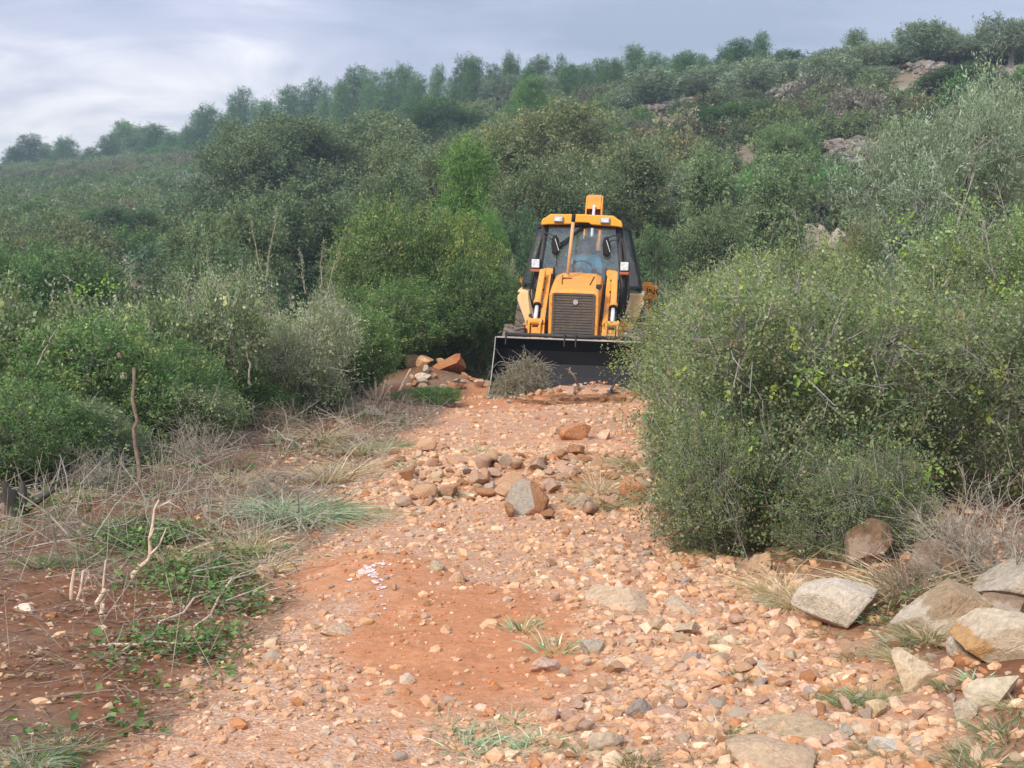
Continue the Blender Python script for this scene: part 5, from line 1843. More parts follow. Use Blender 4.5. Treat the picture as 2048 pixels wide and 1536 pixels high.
# inside
B().box((0, 1.9, 1.17), (1.6, 1.7, 0.06)).done('cab_floor', 'trim', cab, 0.006)
B().prism_x([(1.12, 1.2), (1.12, 1.86), (1.30, 1.84), (1.36, 1.2)], -0.36, 0.36).done('dashboard', 'trim', cab, 0.02)
b = B()
b.cyl((0.0, 1.27, 1.72), (0.0, 1.40, 1.97), 0.035)
clm = b.done('steering_column', 'trim', cab, 0.004)
sw = B()
ring = [(0.205 * math.cos(a), 0.205 * math.sin(a)) for a in np.linspace(0, 2 * math.pi, 25)]
tn_ = R(52)
swc = Vector((0.0, 1.40, 1.985))
rp = np.array([[swc.x + x, swc.y + y * math.cos(tn_) * 0.9, swc.z + y * math.sin(tn_)] for x, y in ring])
sw.tube(rp, 0.016, 8)
for a in (90, 210, 330):
    sw.tube(np.array([swc, (swc.x + 0.2 * math.cos(R(a)), swc.y + 0.2 * math.sin(R(a)) * math.cos(tn_) * 0.9, swc.z + 0.2 * math.sin(R(a)) * math.sin(tn_))]), 0.012, 6)
sw.cyl(swc, swc + Vector((0, 0.02, 0.03)), 0.045)
sw.done('steering_wheel', 'ink', cab, 0.0, True)
b = B()
b.tube(np.array([(-0.14, 1.42, 1.75), (-0.15, 1.42, 2.0), (-0.13, 1.42, 2.16)]), 0.022, 8)
b.done('lever', 'ink', cab, 0.0)
seat = bpy.data.objects.new('driver_seat', None)
COL.objects.link(seat)
seat.parent = cab
B().box((0.05, 1.83, 1.62), (0.50, 0.50, 0.12)).done('seat_cushion', 'seat', seat, 0.04)
B().box((0.05, 2.14, 1.98), (0.48, 0.11, 0.66), (R(-8), 0, 0)).done('seat_back', 'seat', seat, 0.04)
b = B()
b.box((0.05, 2.21, 2.42), (0.30, 0.08, 0.26), (R(-6), 0, 0))
b.done('headrest', 'seat', seat, 0.03)
for s in (-1, 1):
    B().box((0.05 + s * 0.155, 2.19, 2.42), (0.018, 0.06, 0.27)).done('headrest_edge', 'pale', seat, 0.004)
B().cyl((0.05, 1.83, 1.2), (0.05, 1.83, 1.56), 0.12).done('seat_post', 'trim', seat, 0.01)
# rear wall: window, header panel with stickers, cross bars
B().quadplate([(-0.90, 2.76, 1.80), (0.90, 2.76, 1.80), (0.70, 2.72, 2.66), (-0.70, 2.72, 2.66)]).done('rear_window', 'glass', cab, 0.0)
b = B()
b.beam((-0.82, 2.73, 2.36), (0.82, 2.73, 2.36), 0.03, 0.03, (0, 0, 1))
b.beam((-0.98, 2.74, 1.78), (0.98, 2.74, 1.78), 0.05, 0.05, (0, 0, 1))
b.beam((-0.28, 2.73, 1.78), (-0.28, 2.72, 2.68), 0.03, 0.03, (1, 0, 0))
b.done('rear_frame', 'trim', cab, 0.004)
B().box((0.06, 2.69, 2.55), (0.20, 0.006, 0.16)).done('sticker', 'sticker', cab, 0.0, label='yellowish label on the rear window')
B().box((0.36, 2.69, 2.54), (0.16, 0.006, 0.12)).done('sticker', 'pale', cab, 0.0, label='pinkish label on the rear window')
B().box((0, 2.74, 1.46), (1.86, 0.04, 0.60)).done('rear_panel', 'trim', cab, 0.01)

# --- backhoe behind: frame, legs, folded boom and dipper
B().box((0, 3.15, 1.05), (2.2, 0.16, 0.50)).done('back_frame', 'boom', P, 0.015)
for s in (-1, 1):
    b = B()
    b.box((s * 1.16, 3.15, 1.30), (0.17, 0.17, 1.05))
    leg = b.done('stabilizer', 'boom', P, 0.012)
    B().box((s * 1.16, 3.15, 0.52), (0.11, 0.11, 0.6)).done('stabilizer_foot', 'worn', leg, 0.01)
B().box((1.20, 3.02, 1.64), (0.30, 0.20, 0.26)).done('leg_cap', 'boom', P, 0.012)
fc = bpy.data.curves.new('lettering', 'FONT')
fc.body = 'UNC'
fc.size = 0.17
fc.extrude = 0.002
tmp = bpy.data.objects.new('tmp', fc)
COL.objects.link(tmp)
bpy.context.view_layer.update()
me = bpy.data.meshes.new_from_object(tmp.evaluated_get(bpy.context.evaluated_depsgraph_get()))
bpy.data.objects.remove(tmp)
me.materials.clear()
me.materials.append(M['ink'])
lt = link('lettering', me, P, (1.06, 2.914, 1.60))
lt.rotation_euler = (R(90), 0, 0)
lt['label'] = 'black worn letters on the yellow leg cap'
bx = 0.06
b = B()
for q in (-1, 1):
    b.prism_x([(3.35, 1.2), (3.15, 1.5), (3.55, 2.6), (4.02, 3.30), (4.12, 3.44), (4.30, 3.50), (4.45, 3.38), (4.30, 2.9), (4.0, 2.2), (3.7, 1.3)], bx + q * 0.135, bx + q * 0.165)
b.prism_x([(3.96, 3.22), (4.10, 3.455), (4.29, 3.515), (4.33, 3.46), (4.15, 3.40), (4.02, 3.20)], bx - 0.133, bx + 0.133)
b.prism_x([(3.60, 2.4), (4.20, 3.2), (4.24, 3.16), (3.66, 2.36)], bx - 0.133, bx + 0.133)
boom = b.done('boom', 'boom', P, 0.008)
b = B()
b.box((bx, 3.75, 2.55), (0.20, 0.06, 1.30), (R(-30), 0, 0))
b.done('boom_web', 'ink', boom, 0.0)
B().cyl((bx - 0.01, 3.45, 2.25), (bx + 0.005, 3.93, 3.28), 0.028).done('boom_ram_rod', 'chrome', boom, 0.0, True)
B().cyl((bx, 3.28, 1.6), (bx - 0.01, 3.46, 2.27), 0.06).done('boom_ram', 'boom', boom, 0.004)
b = B()
b.prism_x([(4.30, 3.35), (4.55, 3.30), (4.75, 2.0), (4.80, 1.2), (4.62, 1.15), (4.5, 2.0)], bx - 0.11, bx + 0.11)
b.done('dipper', 'boom', P, 0.01)
b = B()
bp = [(4.60, 1.2), (4.95, 1.25), (5.1, 0.9), (5.0, 0.55), (4.6, 0.42), (4.62, 0.5), (4.92, 0.62), (5.0, 0.9), (4.88, 1.15), (4.62, 1.12)]
b.prism_x(bp, bx - 0.3, bx + 0.3)
b.done('digging_bucket', 'black', P, 0.006)
B().cyl((bx, 3.2, 0.7), (bx, 3.2, 1.9), 0.12).done('king_post', 'boom', P, 0.01)

# ------------------------------------------------------------------ the driver
def skin_body(name, verts, edges, radii, mat, parent=None, levels=2, root=0):
    me = bpy.data.meshes.new(name)
    me.from_pydata(verts, edges, [])
    o = link(name, me, parent)
    sk = o.modifiers.new('skin', 'SKIN')
    for k, r in enumerate(radii):
        me.skin_vertices[0].data[k].radius = (r, r) if np.isscalar(r) else r
        me.skin_vertices[0].data[k].use_root = k == root
    sk.use_smooth_shade = True
    ss = o.modifiers.new('smooth', 'SUBSURF')
    ss.levels = levels
    ss.render_levels = levels
    me.materials.append(mat)
    return o


def simple_mat(name, c, rough=0.7):
    m, nt, out = new_mat(name)
    t = NT(nt)
    oc = t.n('ShaderNodeTexCoord').outputs['Object']
    f = t.noise(oc, 12, 4, 0.6)
    nt.links.new(t.bsdf(t.mix(1.0, c, t.ramp(f, [(0.3, (0.85, 0.85, 0.85)), (0.7, (1.1, 1.1, 1.1))]), 'MULTIPLY'), rough, normal=t.bump(f, 0.1, 0.01), spec=0.25), out.inputs[0])
    return m


M['skin'] = simple_mat('skin', (0.68, 0.44, 0.33), 0.5)
M['shirt'] = simple_mat('shirt', (0.20, 0.66, 0.90), 0.85)
M['hair'] = simple_mat('hair', (0.035, 0.030, 0.028), 0.7)
M['trouser'] = simple_mat('trouser', (0.08, 0.09, 0.12), 0.85)
M['eye'] = simple_mat('eye', (0.05, 0.04, 0.035), 0.3)
person = bpy.data.objects.new('person', None)
COL.objects.link(person)
person.matrix_world = Matrix.Translation(loader.location) @ loader.rotation_euler.to_matrix().to_4x4() @ Matrix.Translation((0.06, 1.84, 1.70))
tag(person, 'man in a light blue t-shirt sitting at the steering wheel behind the windscreen', 'person')
# forward is -y; origin at the seat
bv = [(0, 0.02, 0.10), (0, 0.03, 0.30), (0, 0.02, 0.47), (0, 0.0, 0.585), (0, -0.03, 0.66), (0, -0.035, 0.735), (0, -0.02, 0.80),     # pelvis .. skull
      (-0.17, 0.0, 0.52), (-0.235, -0.06, 0.36), (-0.255, -0.14, 0.245), (-0.21, -0.30, 0.25), (-0.165, -0.44, 0.30), (-0.15, -0.50, 0.335),
      (0.17, 0.0, 0.52), (0.235, -0.06, 0.36), (0.27, -0.14, 0.235), (0.22, -0.30, 0.24), (0.175, -0.44, 0.29), (0.16, -0.50, 0.325),
      (-0.09, -0.02, 0.07), (-0.12, -0.40, 0.08), (-0.13, -0.52, -0.20), (-0.13, -0.56, -0.40), (-0.13, -0.68, -0.43),
      (0.09, -0.02, 0.07), (0.12, -0.40, 0.08), (0.13, -0.52, -0.20), (0.13, -0.56, -0.40), (0.13, -0.68, -0.43),
      (0, -0.135, 0.70)]
be = [(0, 1), (1, 2), (2, 3), (3, 4), (4, 5), (5, 6), (2, 7), (7, 8), (8, 9), (9, 10), (10, 11), (11, 12), (2, 13), (13, 14), (14, 15), (15, 16), (16, 17), (17, 18),
      (0, 19), (19, 20), (20, 21), (21, 22), (22, 23), (0, 24), (24, 25), (25, 26), (26, 27), (27, 28), (5, 29)]
br_ = [0.14, 0.13, 0.12, 0.058, 0.075, 0.088, 0.075, 0.068, 0.050, 0.042, 0.040, 0.030, 0.030, 0.068, 0.050, 0.042, 0.040, 0.030, 0.030,
       0.085, 0.065, 0.05, 0.04, 0.035, 0.085, 0.065, 0.05, 0.04, 0.035, 0.014]
# fingers, four and a thumb on each hand, closed round the wheel rim
for hand, s in ((12, -1), (18, 1)):
    hx, hy, hz = bv[hand]
    for q in range(4):
        k = len(bv)
        ox = (q - 1.5) * 0.019
        ln = (0.9, 1.0, 0.95, 0.8)[q]
        bv += [(hx + ox, hy - 0.035 * ln, hz + 0.025), (hx + ox, hy - 0.060 * ln, hz + 0.002), (hx + ox, hy - 0.045 * ln, hz - 0.022)]
        be += [(hand, k), (k, k + 1), (k + 1, k + 2)]
        br_ += [0.009, 0.0085, 0.0075]
    k = len(bv)
    bv += [(hx - s * 0.035, hy - 0.01, hz - 0.01), (hx - s * 0.042, hy - 0.04, hz - 0.02)]
    be += [(hand, k), (k, k + 1)]
    br_ += [0.011, 0.009]
skin_body('body', bv, be, br_, M['skin'], person)
sv = [(0, 0.02, 0.06), (0, 0.03, 0.28), (0, 0.02, 0.45), (0, 0.005, 0.545), (-0.17, 0.0, 0.51), (-0.24, -0.055, 0.36), (-0.255, -0.10, 0.29), (0.17, 0.0, 0.51), (0.24, -0.055, 0.36), (0.262, -0.10, 0.29)]
skin_body('shirt', sv, [(0, 1), (1, 2), (2, 3), (2, 4), (4, 5), (5, 6), (2, 7), (7, 8), (8, 9)], [(0.19, 0.15), (0.185, 0.15), (0.175, 0.14), 0.075, 0.092, 0.076, 0.072, 0.092, 0.076, 0.072], M['shirt'], person)
tv = [(0, 0.02, 0.08), (-0.09, -0.02, 0.07), (-0.12, -0.40, 0.08), (-0.13, -0.52, -0.20), (-0.13, -0.55, -0.36), (0.09, -0.02, 0.07), (0.12, -0.40, 0.08), (0.13, -0.52, -0.20), (0.13, -0.55, -0.36)]
skin_body('trousers', tv, [(0, 1), (1, 2), (2, 3), (3, 4), (0, 5), (5, 6), (6, 7), (7, 8)], [0.155, 0.10, 0.078, 0.062, 0.055, 0.10, 0.078, 0.062, 0.055], M['trouser'], person)
V, F = ICO[3]
hv = V * np.array([0.082, 0.10, 0.085]) + np.array([0, -0.005, 0.80])
keepf = [f for f in F if (hv[f].mean(0)[2] > 0.80 + 0.5 * max(0, -(hv[f].mean(0)[1] + 0.02)) or hv[f].mean(0)[1] > 0.03) and hv[f].mean(0)[2] > 0.74]
link('hair', mk_mesh('hair', hv, [np.array(keepf)], M['hair'], None, True), person)
for s in (-1, 1):
    B().cyl((s * 0.032, -0.118, 0.752), (s * 0.032, -0.105, 0.752), 0.011).done('eye', 'eye', person, 0.0)
    B().box((s * 0.085, -0.02, 0.735), (0.018, 0.035, 0.06)).done('ear', 'skin', person, 0.006)
B().box((0, -0.118, 0.668), (0.05, 0.012, 0.010)).done('mouth', 'eye', person, 0.003)

# ------------------------------------------------------------------ verge: grass, brushwood, creeper, stumps
def blades(seed, n, rad, h, w, pal, lean=0.5, wind=(0, 0), bend=0.6, seg=3):
    """a tussock of curved grass blades round the origin"""
    r = np.random.default_rng(seed)
    a = r.uniform(0, 6.28, n)
    q = np.sqrt(r.random(n)) * rad
    P0 = np.stack([np.cos(a) * q, np.sin(a) * q, np.zeros(n)], 1)
    D = unit(np.stack([np.cos(a) * lean * (q / rad + 0.2) + r.normal(0, 0.25, n) + wind[0], np.sin(a) * lean * (q / rad + 0.2) + r.normal(0, 0.25, n) + wind[1], np.ones(n)], 1))
    ln = h * np.exp(r.normal(0, 0.3, n))
    hz = unit(D * np.array([1, 1, 0]) + r.normal(0, 0.05, (n, 3)) * np.array([1, 1, 0]))
    S = unit(np.cross(D, r.normal(0, 1, (n, 3))))
    rows = []
    p, d = P0, D
    for k in range(seg + 1):
        f = k / seg
        ww = w * (1 - f ** 1.5) * 0.5 + 0.0004
        rows += [p - S * ww, p + S * ww]
        d = unit(d + (hz * bend + np.array([0, 0, -0.55 * bend])) * (0.6 + f))
        p = p + d * (ln / seg)[:, None]
        p = np.stack([p[:, 0], p[:, 1], np.maximum(p[:, 2], 0.004)], 1)
    V = np.stack(rows, 1).reshape(-1, 3)
    k = 2 * (seg + 1)
    q4 = np.array([[2 * i, 2 * i + 1, 2 * i + 3, 2 * i + 2] for i in range(seg)])
    F = (q4[None] + (np.arange(n) * k)[:, None, None]).reshape(-1, 4)
    C = shade_pick(r, pal, n) * np.exp(r.normal(0, 0.2, (n, 1)))
    return V, F, np.repeat(C, k, 0)


P_GREENG = [((0.13, 0.19, 0.075), 3), ((0.20, 0.24, 0.13), 2), ((0.10, 0.15, 0.05), 2), ((0.34, 0.29, 0.17), 0.7)]
P_BLUEG = [((0.19, 0.24, 0.155), 3), ((0.14, 0.20, 0.10), 2), ((0.30, 0.33, 0.24), 2), ((0.36, 0.32, 0.21), 1)]
P_DRY = [((0.40, 0.31, 0.20), 3), ((0.32, 0.24, 0.155), 3), ((0.47, 0.40, 0.28), 1.5), ((0.22, 0.16, 0.10), 1)]
P_MIXG = [((0.36, 0.28, 0.18), 3), ((0.14, 0.18, 0.07), 2), ((0.25, 0.21, 0.13), 2)]
P_WEED = [((0.105, 0.145, 0.065), 3), ((0.15, 0.17, 0.10), 2), ((0.085, 0.12, 0.05), 2), ((0.30, 0.25, 0.15), 1.2)]
P_ROOT = [((0.26, 0.13, 0.07), 3), ((0.34, 0.20, 0.11), 2)]
TUFT = {}
for nm, (pal, n, rad, h, w, lean, bend) in {'blue': (P_BLUEG, 520, 0.16, 0.36, 0.006, 0.7, 0.75), 'green': (P_WEED, 170, 0.15, 0.15, 0.0055, 0.7, 0.35), 'dry': (P_DRY, 340, 0.15, 0.34, 0.0045, 0.8, 0.45),
                                          'mix': (P_MIXG, 340, 0.15, 0.26, 0.005, 0.9, 0.5), 'root': (P_ROOT, 420, 0.13, 0.16, 0.004, 1.6, 1.1), 'sparse': (P_BLUEG, 60, 0.07, 0.06, 0.005, 1.0, 0.25)}.items():
    V, F, C = blades(hash(nm) % 7 + 600 + len(nm), n, rad, h, w, pal, lean, (0.15, -0.1) if nm in ('blue', 'dry') else (0, 0), bend)
    TUFT[nm] = mk_mesh('grass_tuft', V, [F], M['grass'], C)


def tuft(kind_, u, v, s, label, group=None, rz=None, sxy=1.0, name='grass_tuft'):
    p = G(u, v)
    o = link(name, TUFT[kind_], None, (p[0], p[1], p[2] - 0.01))
    o.scale = (s * sxy, s * sxy, s)
    o.rotation_euler = (0, 0, rng.uniform(0, 6.28) if rz is None else rz)
    o.color = (*(np.array([1, 1, 1]) * rng.uniform(0.85, 1.15)), 1)
    tag(o, label, 'grass tuft', group)
    return o


tuft('blue', 585, 1038, 1.05, 'blue green tussock flopped towards the track', rz=-0.2, sxy=1.5)
tuft('blue', 545, 1030, 0.8, 'smaller blue green tussock rooted beside the flopped one', rz=0.3)
tuft('green', 765, 895, 1.1, 'green grass clump leaning over the track edge by the rubble', rz=0.2, sxy=1.5)
tuft('mix', 720, 905, 1.0, 'half dry grass clump next to the leaning green clump', sxy=1.4)
tuft('dry', 655, 960, 0.85, 'tall straw coloured clump behind the flopped tussock', sxy=1.3)
tuft('dry', 700, 945, 0.75, 'straw grass between the flopped tussock and the rubble band', sxy=1.5)
tuft('dry', 640, 880, 0.8, 'dry pale grass at the foot of the grey shrub', sxy=1.6)
tuft('mix', 1210, 1012, 0.8, 'grass tuft growing in the rubble beside the round beige rock', sxy=1.3)
tuft('dry', 1195, 985, 0.8, 'straw tuft just behind the tuft in the rubble')
tuft('root', 1140, 950, 1.1, 'brown mat of roots lying on the rubble', sxy=1.1, name='root_mat')
tuft('root', 1225, 920, 1.0, 'second brown root mat near the oak bush foot', sxy=1.2, name='root_mat')
tuft('mix', 1300, 945, 1.2, 'dry grass under the edge of the oak bush by the rubble', sxy=1.4)
tuft('sparse', 955, 905, 1.5, 'tiny green sprig on the rubble band')
tuft('sparse', 820, 935, 1.4, 'tiny green sprig at the grassy end of the rubble')
tuft('green', 905, 992, 0.6, 'low green tuft among rubble below the rubble band')
tuft('dry', 1560, 1185, 0.6, 'dry grass in front of the small upright orange rock', sxy=1.4)
tuft('mix', 1600, 1210, 0.65, 'mixed grass against the end of the long pale grey boulder', sxy=1.3)
tuft('dry', 1810, 1190, 0.9, 'tall straw grass behind the wedge shaped grey boulder', sxy=1.3)
tuft('green', 1760, 1235, 0.6, 'green weeds between the long pale boulder and the wedge shaped boulder', sxy=1.5)
tuft('mix', 1855, 1278, 0.5, 'tuft at the front foot of the wedge shaped boulder', sxy=1.3)
tuft('green', 1700, 1400, 0.45, 'weedy tuft beside the cream angular slab', sxy=1.3)
tuft('green', 1750, 1400, 0.45, 'green tuft uphill of the flat yellowish stone', sxy=1.2)
tuft('green', 2020, 1470, 0.55, 'lush grass tuft at the end of the stony bank', sxy=1.5)
tuft('green', 1960, 1530, 0.5, 'lush low grass under the pale wedge stone', sxy=1.5)
tuft('sparse', 1045, 1255, 1.3, 'small green sprig beside the red soil strip')
tuft('sparse', 1110, 1298, 1.5, 'small flat weed near the rounded grey beige stone')
for q, (u, v, s) in enumerate([(960, 1470, 0.8), (1010, 1495, 0.9), (1060, 1500, 0.8), (985, 1520, 0.9), (1085, 1478, 0.8), (900, 1455, 0.9), (1030, 1440, 0.8), (930, 1495, 1.0)]):
    tuft('sparse', u, v, s, ('highest', 'upper', 'bush side', 'low central', 'outer', 'hedge side', 'single uphill', 'lowest hedge side')[q] + ' grey green sprig in the sparse weedy strip across the track', 'sprigs of the weedy strip', sxy=1.3)
tuft('green', 1165, 1505, 0.4, 'green grass tuft beside the large grey beige stone', sxy=1.2)
tuft('green', 1270, 1525, 0.4, 'bright grass tuft below the large grey beige stone', sxy=1.2)
tuft('blue', 60, 1530, 0.4, 'silvery grass tuft beside the broad leaved creeper', sxy=0.9)
tuft('green', 130, 1500, 0.45, 'green grass along the creeper on dark soil', sxy=1.6)
for q in range(30):
    u, v = rng.uniform(-40, 620), rng.uniform(930, 1150)
    if u > 560 and v > 1000:
        continue
    k = ('mix', 'green', 'dry', 'mix')[q % 4]
    s = rng.uniform(0.3, 0.75)
    tuft(k, u, v, s, f"{'tall' if s > 0.55 else 'short'} {dict(dry='straw coloured', mix='half dry', green='green')[k]} tuft in the brushwood, {('hedge edge', 'middle', 'soil edge')[int((v - 930) // 74)]}, {('far end', 'stump part', 'pole part', 'tussock part')[int(np.clip((u + 40) // 165, 0, 3))]}", 'grass tufts in the brushwood strip', sxy=1.1)
for q in range(26):
    u, v = rng.uniform(1400, 2040), rng.uniform(1250, 1530)
    s = rng.uniform(0.35, 0.8)
    k = ('sparse', 'green', 'mix')[q % 3]
    tuft(k, u, v, s * (1.3 if k == 'sparse' else 0.5), f"{dict(sparse='thin green', green='leafy green', mix='half dry')[k]} weed among the stones, {('upper', 'middle', 'lower')[int((v - 1250) // 94)]} row, {('bedrock part', 'track part', 'slab part', 'boulder part')[int((u - 1400) // 161)]}", 'weeds among the stones', sxy=1.2)


def region_points(n, f, spread_y=None):
    """random ground points from a pixel sampler f()"""
    out_ = []
    while len(out_) < n:
        u, v = f()
        out_.append(G(u, v))
    return np.array(out_)


def verge_xy(n, y0, y1, wide=3.2, seed=0, hug=1.0):
    """ground points on the verge, left of the track"""
    r = np.random.default_rng(seed)
    y = np.exp(r.uniform(math.log(y0), math.log(y1), n))
    x = left_edge(y) + 0.12 + 0.15 * n2(np.zeros(n), y, 1.5, 2, 81) - np.abs(r.random(n) ** hug) * wide * np.clip(y / 9, 0.6, 1.6)
    return x, y


# brown leaf litter, chips and twigs over the verge: nobody could count them
x, y = verge_xy(15000, 4.0, 20, 3.4, 1)
k = rng.random(len(x)) < np.clip(0.55 + 0.8 * n2(x, y, 1.2, 3, 82), 0.08, 1)
x, y = x[k], y[k]
n = len(x)
Pn = np.stack([x, y, H(x, y) + rng.uniform(0.004, 0.03, n)], 1)
Dn = unit(np.stack([rng.normal(size=n), rng.normal(size=n), rng.normal(0, 0.25, n)], 1))
Nn = unit(np.stack([rng.normal(0, 0.4, n), rng.normal(0, 0.4, n), np.ones(n)], 1))
pal = [((0.30, 0.21, 0.135), 3), ((0.20, 0.125, 0.08), 3), ((0.42, 0.33, 0.24), 1.2), ((0.12, 0.075, 0.05), 2), ((0.16, 0.17, 0.07), 0.8)]
lc = shade_pick(rng, pal, n) * np.exp(rng.normal(0, 0.2, (n, 1)))
sz = np.exp(rng.normal(0, 0.35, n)) * (0.7 + 0.03 * y)
V, F, C = leaf_quads(Pn, Dn, Nn, 0.034 * sz, 0.017 * sz, lc, 0.25)
tag(link('leaf_litter', mk_mesh('leaf_litter', V, [F], M['grass'], C)), 'dry brown leaves and wood chips scattered over the verge', None, None, 'stuff')


def sticks(x, y, lo, hi, r0, up=0.18, lift=0.06, seed=0):
    r = np.random.default_rng(seed)
    n = len(x)
    A = np.stack([x, y, H(x, y) + r.uniform(0.005, lift, n)], 1)
    a = r.uniform(0, 6.28, n)
    el = np.abs(r.normal(0, up, n))
    D = np.stack([np.cos(a) * np.cos(el), np.sin(a) * np.cos(el), np.sin(el)], 1)
    ln = r.uniform(lo, hi, n)
    Mi = A + D * (ln * 0.5)[:, None] + r.normal(0, 0.06, (n, 3)) * ln[:, None]
    Bn = A + D * ln[:, None] + r.normal(0, 0.05, (n, 3)) * ln[:, None]
    Bn[:, 2] = np.maximum(Bn[:, 2], H(Bn[:, 0], Bn[:, 1]) + 0.004)
    Mi[:, 2] = np.maximum(Mi[:, 2], H(Mi[:, 0], Mi[:, 1]) + 0.004)
    rr = r0 * np.exp(r.normal(0, 0.35, n))
    acc = Acc()
    acc.add(*tubes(A, Mi, rr, rr * 0.8))
    acc.add(*tubes(Mi, Bn, rr * 0.8, rr * 0.4))
    return acc


x, y = verge_xy(3000, 6.5, 19, 3.3, 2)
k = rng.random(len(x)) < np.clip(0.35 + 0.5 * sstep(8, 11, y) + 0.5 * n2(x, y, 0.9, 3, 83), 0.05, 1)
tag(link('brushwood', sticks(x[k], y[k], 0.10, 0.55, 0.0035, 0.35, 0.10, 3).mesh('brushwood', M['dead_wood'])), 'tangle of grey cut twigs lying along the hedge', None, None, 'stuff')
x, y = verge_xy(1500, 4.2, 12, 2.6, 4)
tag(link('twig_litter', sticks(x, y, 0.06, 0.30, 0.0025, 0.15, 0.03, 5).mesh('twig_litter', M['brown_twig'])), 'small brown twigs lying on the dark verge soil', None, None, 'stuff')

# dry standing stems: thin straw stalks over the verge
x, y = verge_xy(2600, 5.0, 18, 3.2, 6)
k = rng.random(len(x)) < np.clip(0.25 + 0.45 * sstep(7, 10, y) + 0.9 * n2(x, y, 0.8, 3, 84), 0.02, 1) * (0.35 + 0.65 * sstep(6.5, 9, y))
x, y = x[k], y[k]
n = len(x)
A = np.stack([x, y, H(x, y) - 0.01], 1)
Bn = A + np.stack([rng.normal(0, 0.10, n), rng.normal(0, 0.08, n), rng.uniform(0.08, 0.38, n)], 1)
V, F = tubes(A, Bn, 0.0026, 0.0012)
tag(link('dry_stalks', mk_mesh('dry_stalks', V, [F], M['dead_wood'])), 'thin pale dry stalks standing over the verge', None, None, 'stuff')

# green creeper with broad leaves along the track side
def creeper(cells, n, L, pal, name, label, hgt=0.10, seed=0):
    r = np.random.default_rng(seed)
    cs = np.array([[*G(u, v)[:2], rad] for (u, v, rad) in cells])
    w = cs[:, 2] ** 2
    k = r.choice(len(cs), n, p=w / w.sum())
    a, q = r.uniform(0, 6.28, n), np.sqrt(r.random(n)) * (1 + 0.25 * r.normal(size=n))
    x, y = cs[k, 0] + np.cos(a) * q * cs[k, 2], cs[k, 1] + np.sin(a) * q * cs[k, 2] * 1.3
    kk = n2(x, y, 3.2, 3, 91 + seed) > 0.0
    x, y = x[kk], y[kk]
    n = len(x)
    P_ = np.stack([x, y, H(x, y) + 0.01 + hgt * r.random(n) ** 1.5], 1)
    D_ = unit(np.stack([r.normal(size=n), r.normal(size=n), r.normal(0.1, 0.35, n)], 1))
    N_ = unit(np.stack([r.normal(0, 0.45, n), r.normal(0, 0.45, n), np.ones(n)], 1))
    C_ = shade_pick(r, pal, n) * np.exp(r.normal(0, 0.2, (n, 1)))
    s_ = np.exp(r.normal(0, 0.3, n))
    V, F, C = leaf_quads(P_, D_, N_, L * s_, L * 0.8 * s_, C_, 0.15)
    o = link(name, mk_mesh(name, V, [F], M['grass'], C))
    o.color = (1, 1, 1, 1)
    return tag(o, label, None, None, 'stuff')


P_IVY = [((0.066, 0.115, 0.032), 3), ((0.085, 0.14, 0.04), 2), ((0.045, 0.085, 0.025), 2), ((0.12, 0.155, 0.06), 1), ((0.15, 0.12, 0.07), 0.6)]
creeper([(330, 1090, 0.40), (420, 1110, 0.42), (470, 1130, 0.34), (380, 1180, 0.36), (430, 1230, 0.28), (380, 1290, 0.25), (340, 1340, 0.24), (280, 1080, 0.32), (520, 1110, 0.2), (390, 1380, 0.16)], 9000, 0.026, P_IVY,
        'green_creeper', 'low bright green creeper spreading beside the track', 0.09, 1)
creeper([(60, 1460, 0.17), (110, 1440, 0.12), (20, 1440, 0.12), (150, 1500, 0.14), (240, 1480, 0.12), (330, 1370, 0.12), (250, 1330, 0.15)], 900, 0.036, P_IVY, 'broad_leaf_creeper', 'broad dark green creeper leaves on the dark soil corner', 0.12, 2)
creeper([(700, 790, 0.5), (560, 850, 0.5), (300, 900, 0.8), (130, 960, 0.6), (90, 1030, 0.4), (760, 850, 0.4), (450, 850, 0.6), (350, 960, 0.5), (220, 990, 0.5), (600, 900, 0.4)], 7000, 0.034, P_IVY, 'verge_weeds', 'patchy green weeds under the hedge', 0.16, 3)
creeper([(1760, 1225, 0.25), (1620, 1180, 0.3), (1720, 1170, 0.25), (1800, 1210, 0.3), (1500, 1140, 0.3), (1420, 1110, 0.25)], 1300, 0.022,
        P_WEED, 'bank_weeds', 'small green weeds round the boulders of the bank', 0.12, 4)


# single sticks, stumps and poles
def stick(name, label, cat, uv0, uv1, D0, D1, r0, r1, mat, kink=0.03, forks=0, ground_=True, seed=0, group=None):
    r = np.random.default_rng(700 + seed)
    p0 = G(*uv0) if D0 is None else at_depth(*uv0, D0)
    p1 = at_depth(*uv1, (p0[1] if D1 is None else D1))
    ts = np.linspace(0, 1, 9)[:, None]
    L_ = np.linalg.norm(p1 - p0)
    pts = p0 * (1 - ts) + p1 * ts + r.normal(0, kink, (9, 3)) * L_ * (ts * (1 - ts) * 4)
    acc = Acc()
    acc.add(*polytube(pts, r0 * (1 - ts[:, 0]) + r1 * ts[:, 0], 7))
    for k in range(forks):
        f = r.integers(3, 8)
        d = unit((p1 - p0) / L_ + r.normal(0, 0.7, 3))
        q = pts[f] + d * L_ * r.uniform(0.2, 0.45)
        mid_ = (pts[f] + q) / 2 + r.normal(0, 0.05, 3) * L_
        acc.add(*polytube(np.array([pts[f], mid_, q]), np.array([r1 * 1.2, r1, r1 * 0.5]), 5))
    o = link(name, acc.mesh(name, M[mat], True))
    return tag(o, label, cat, group)


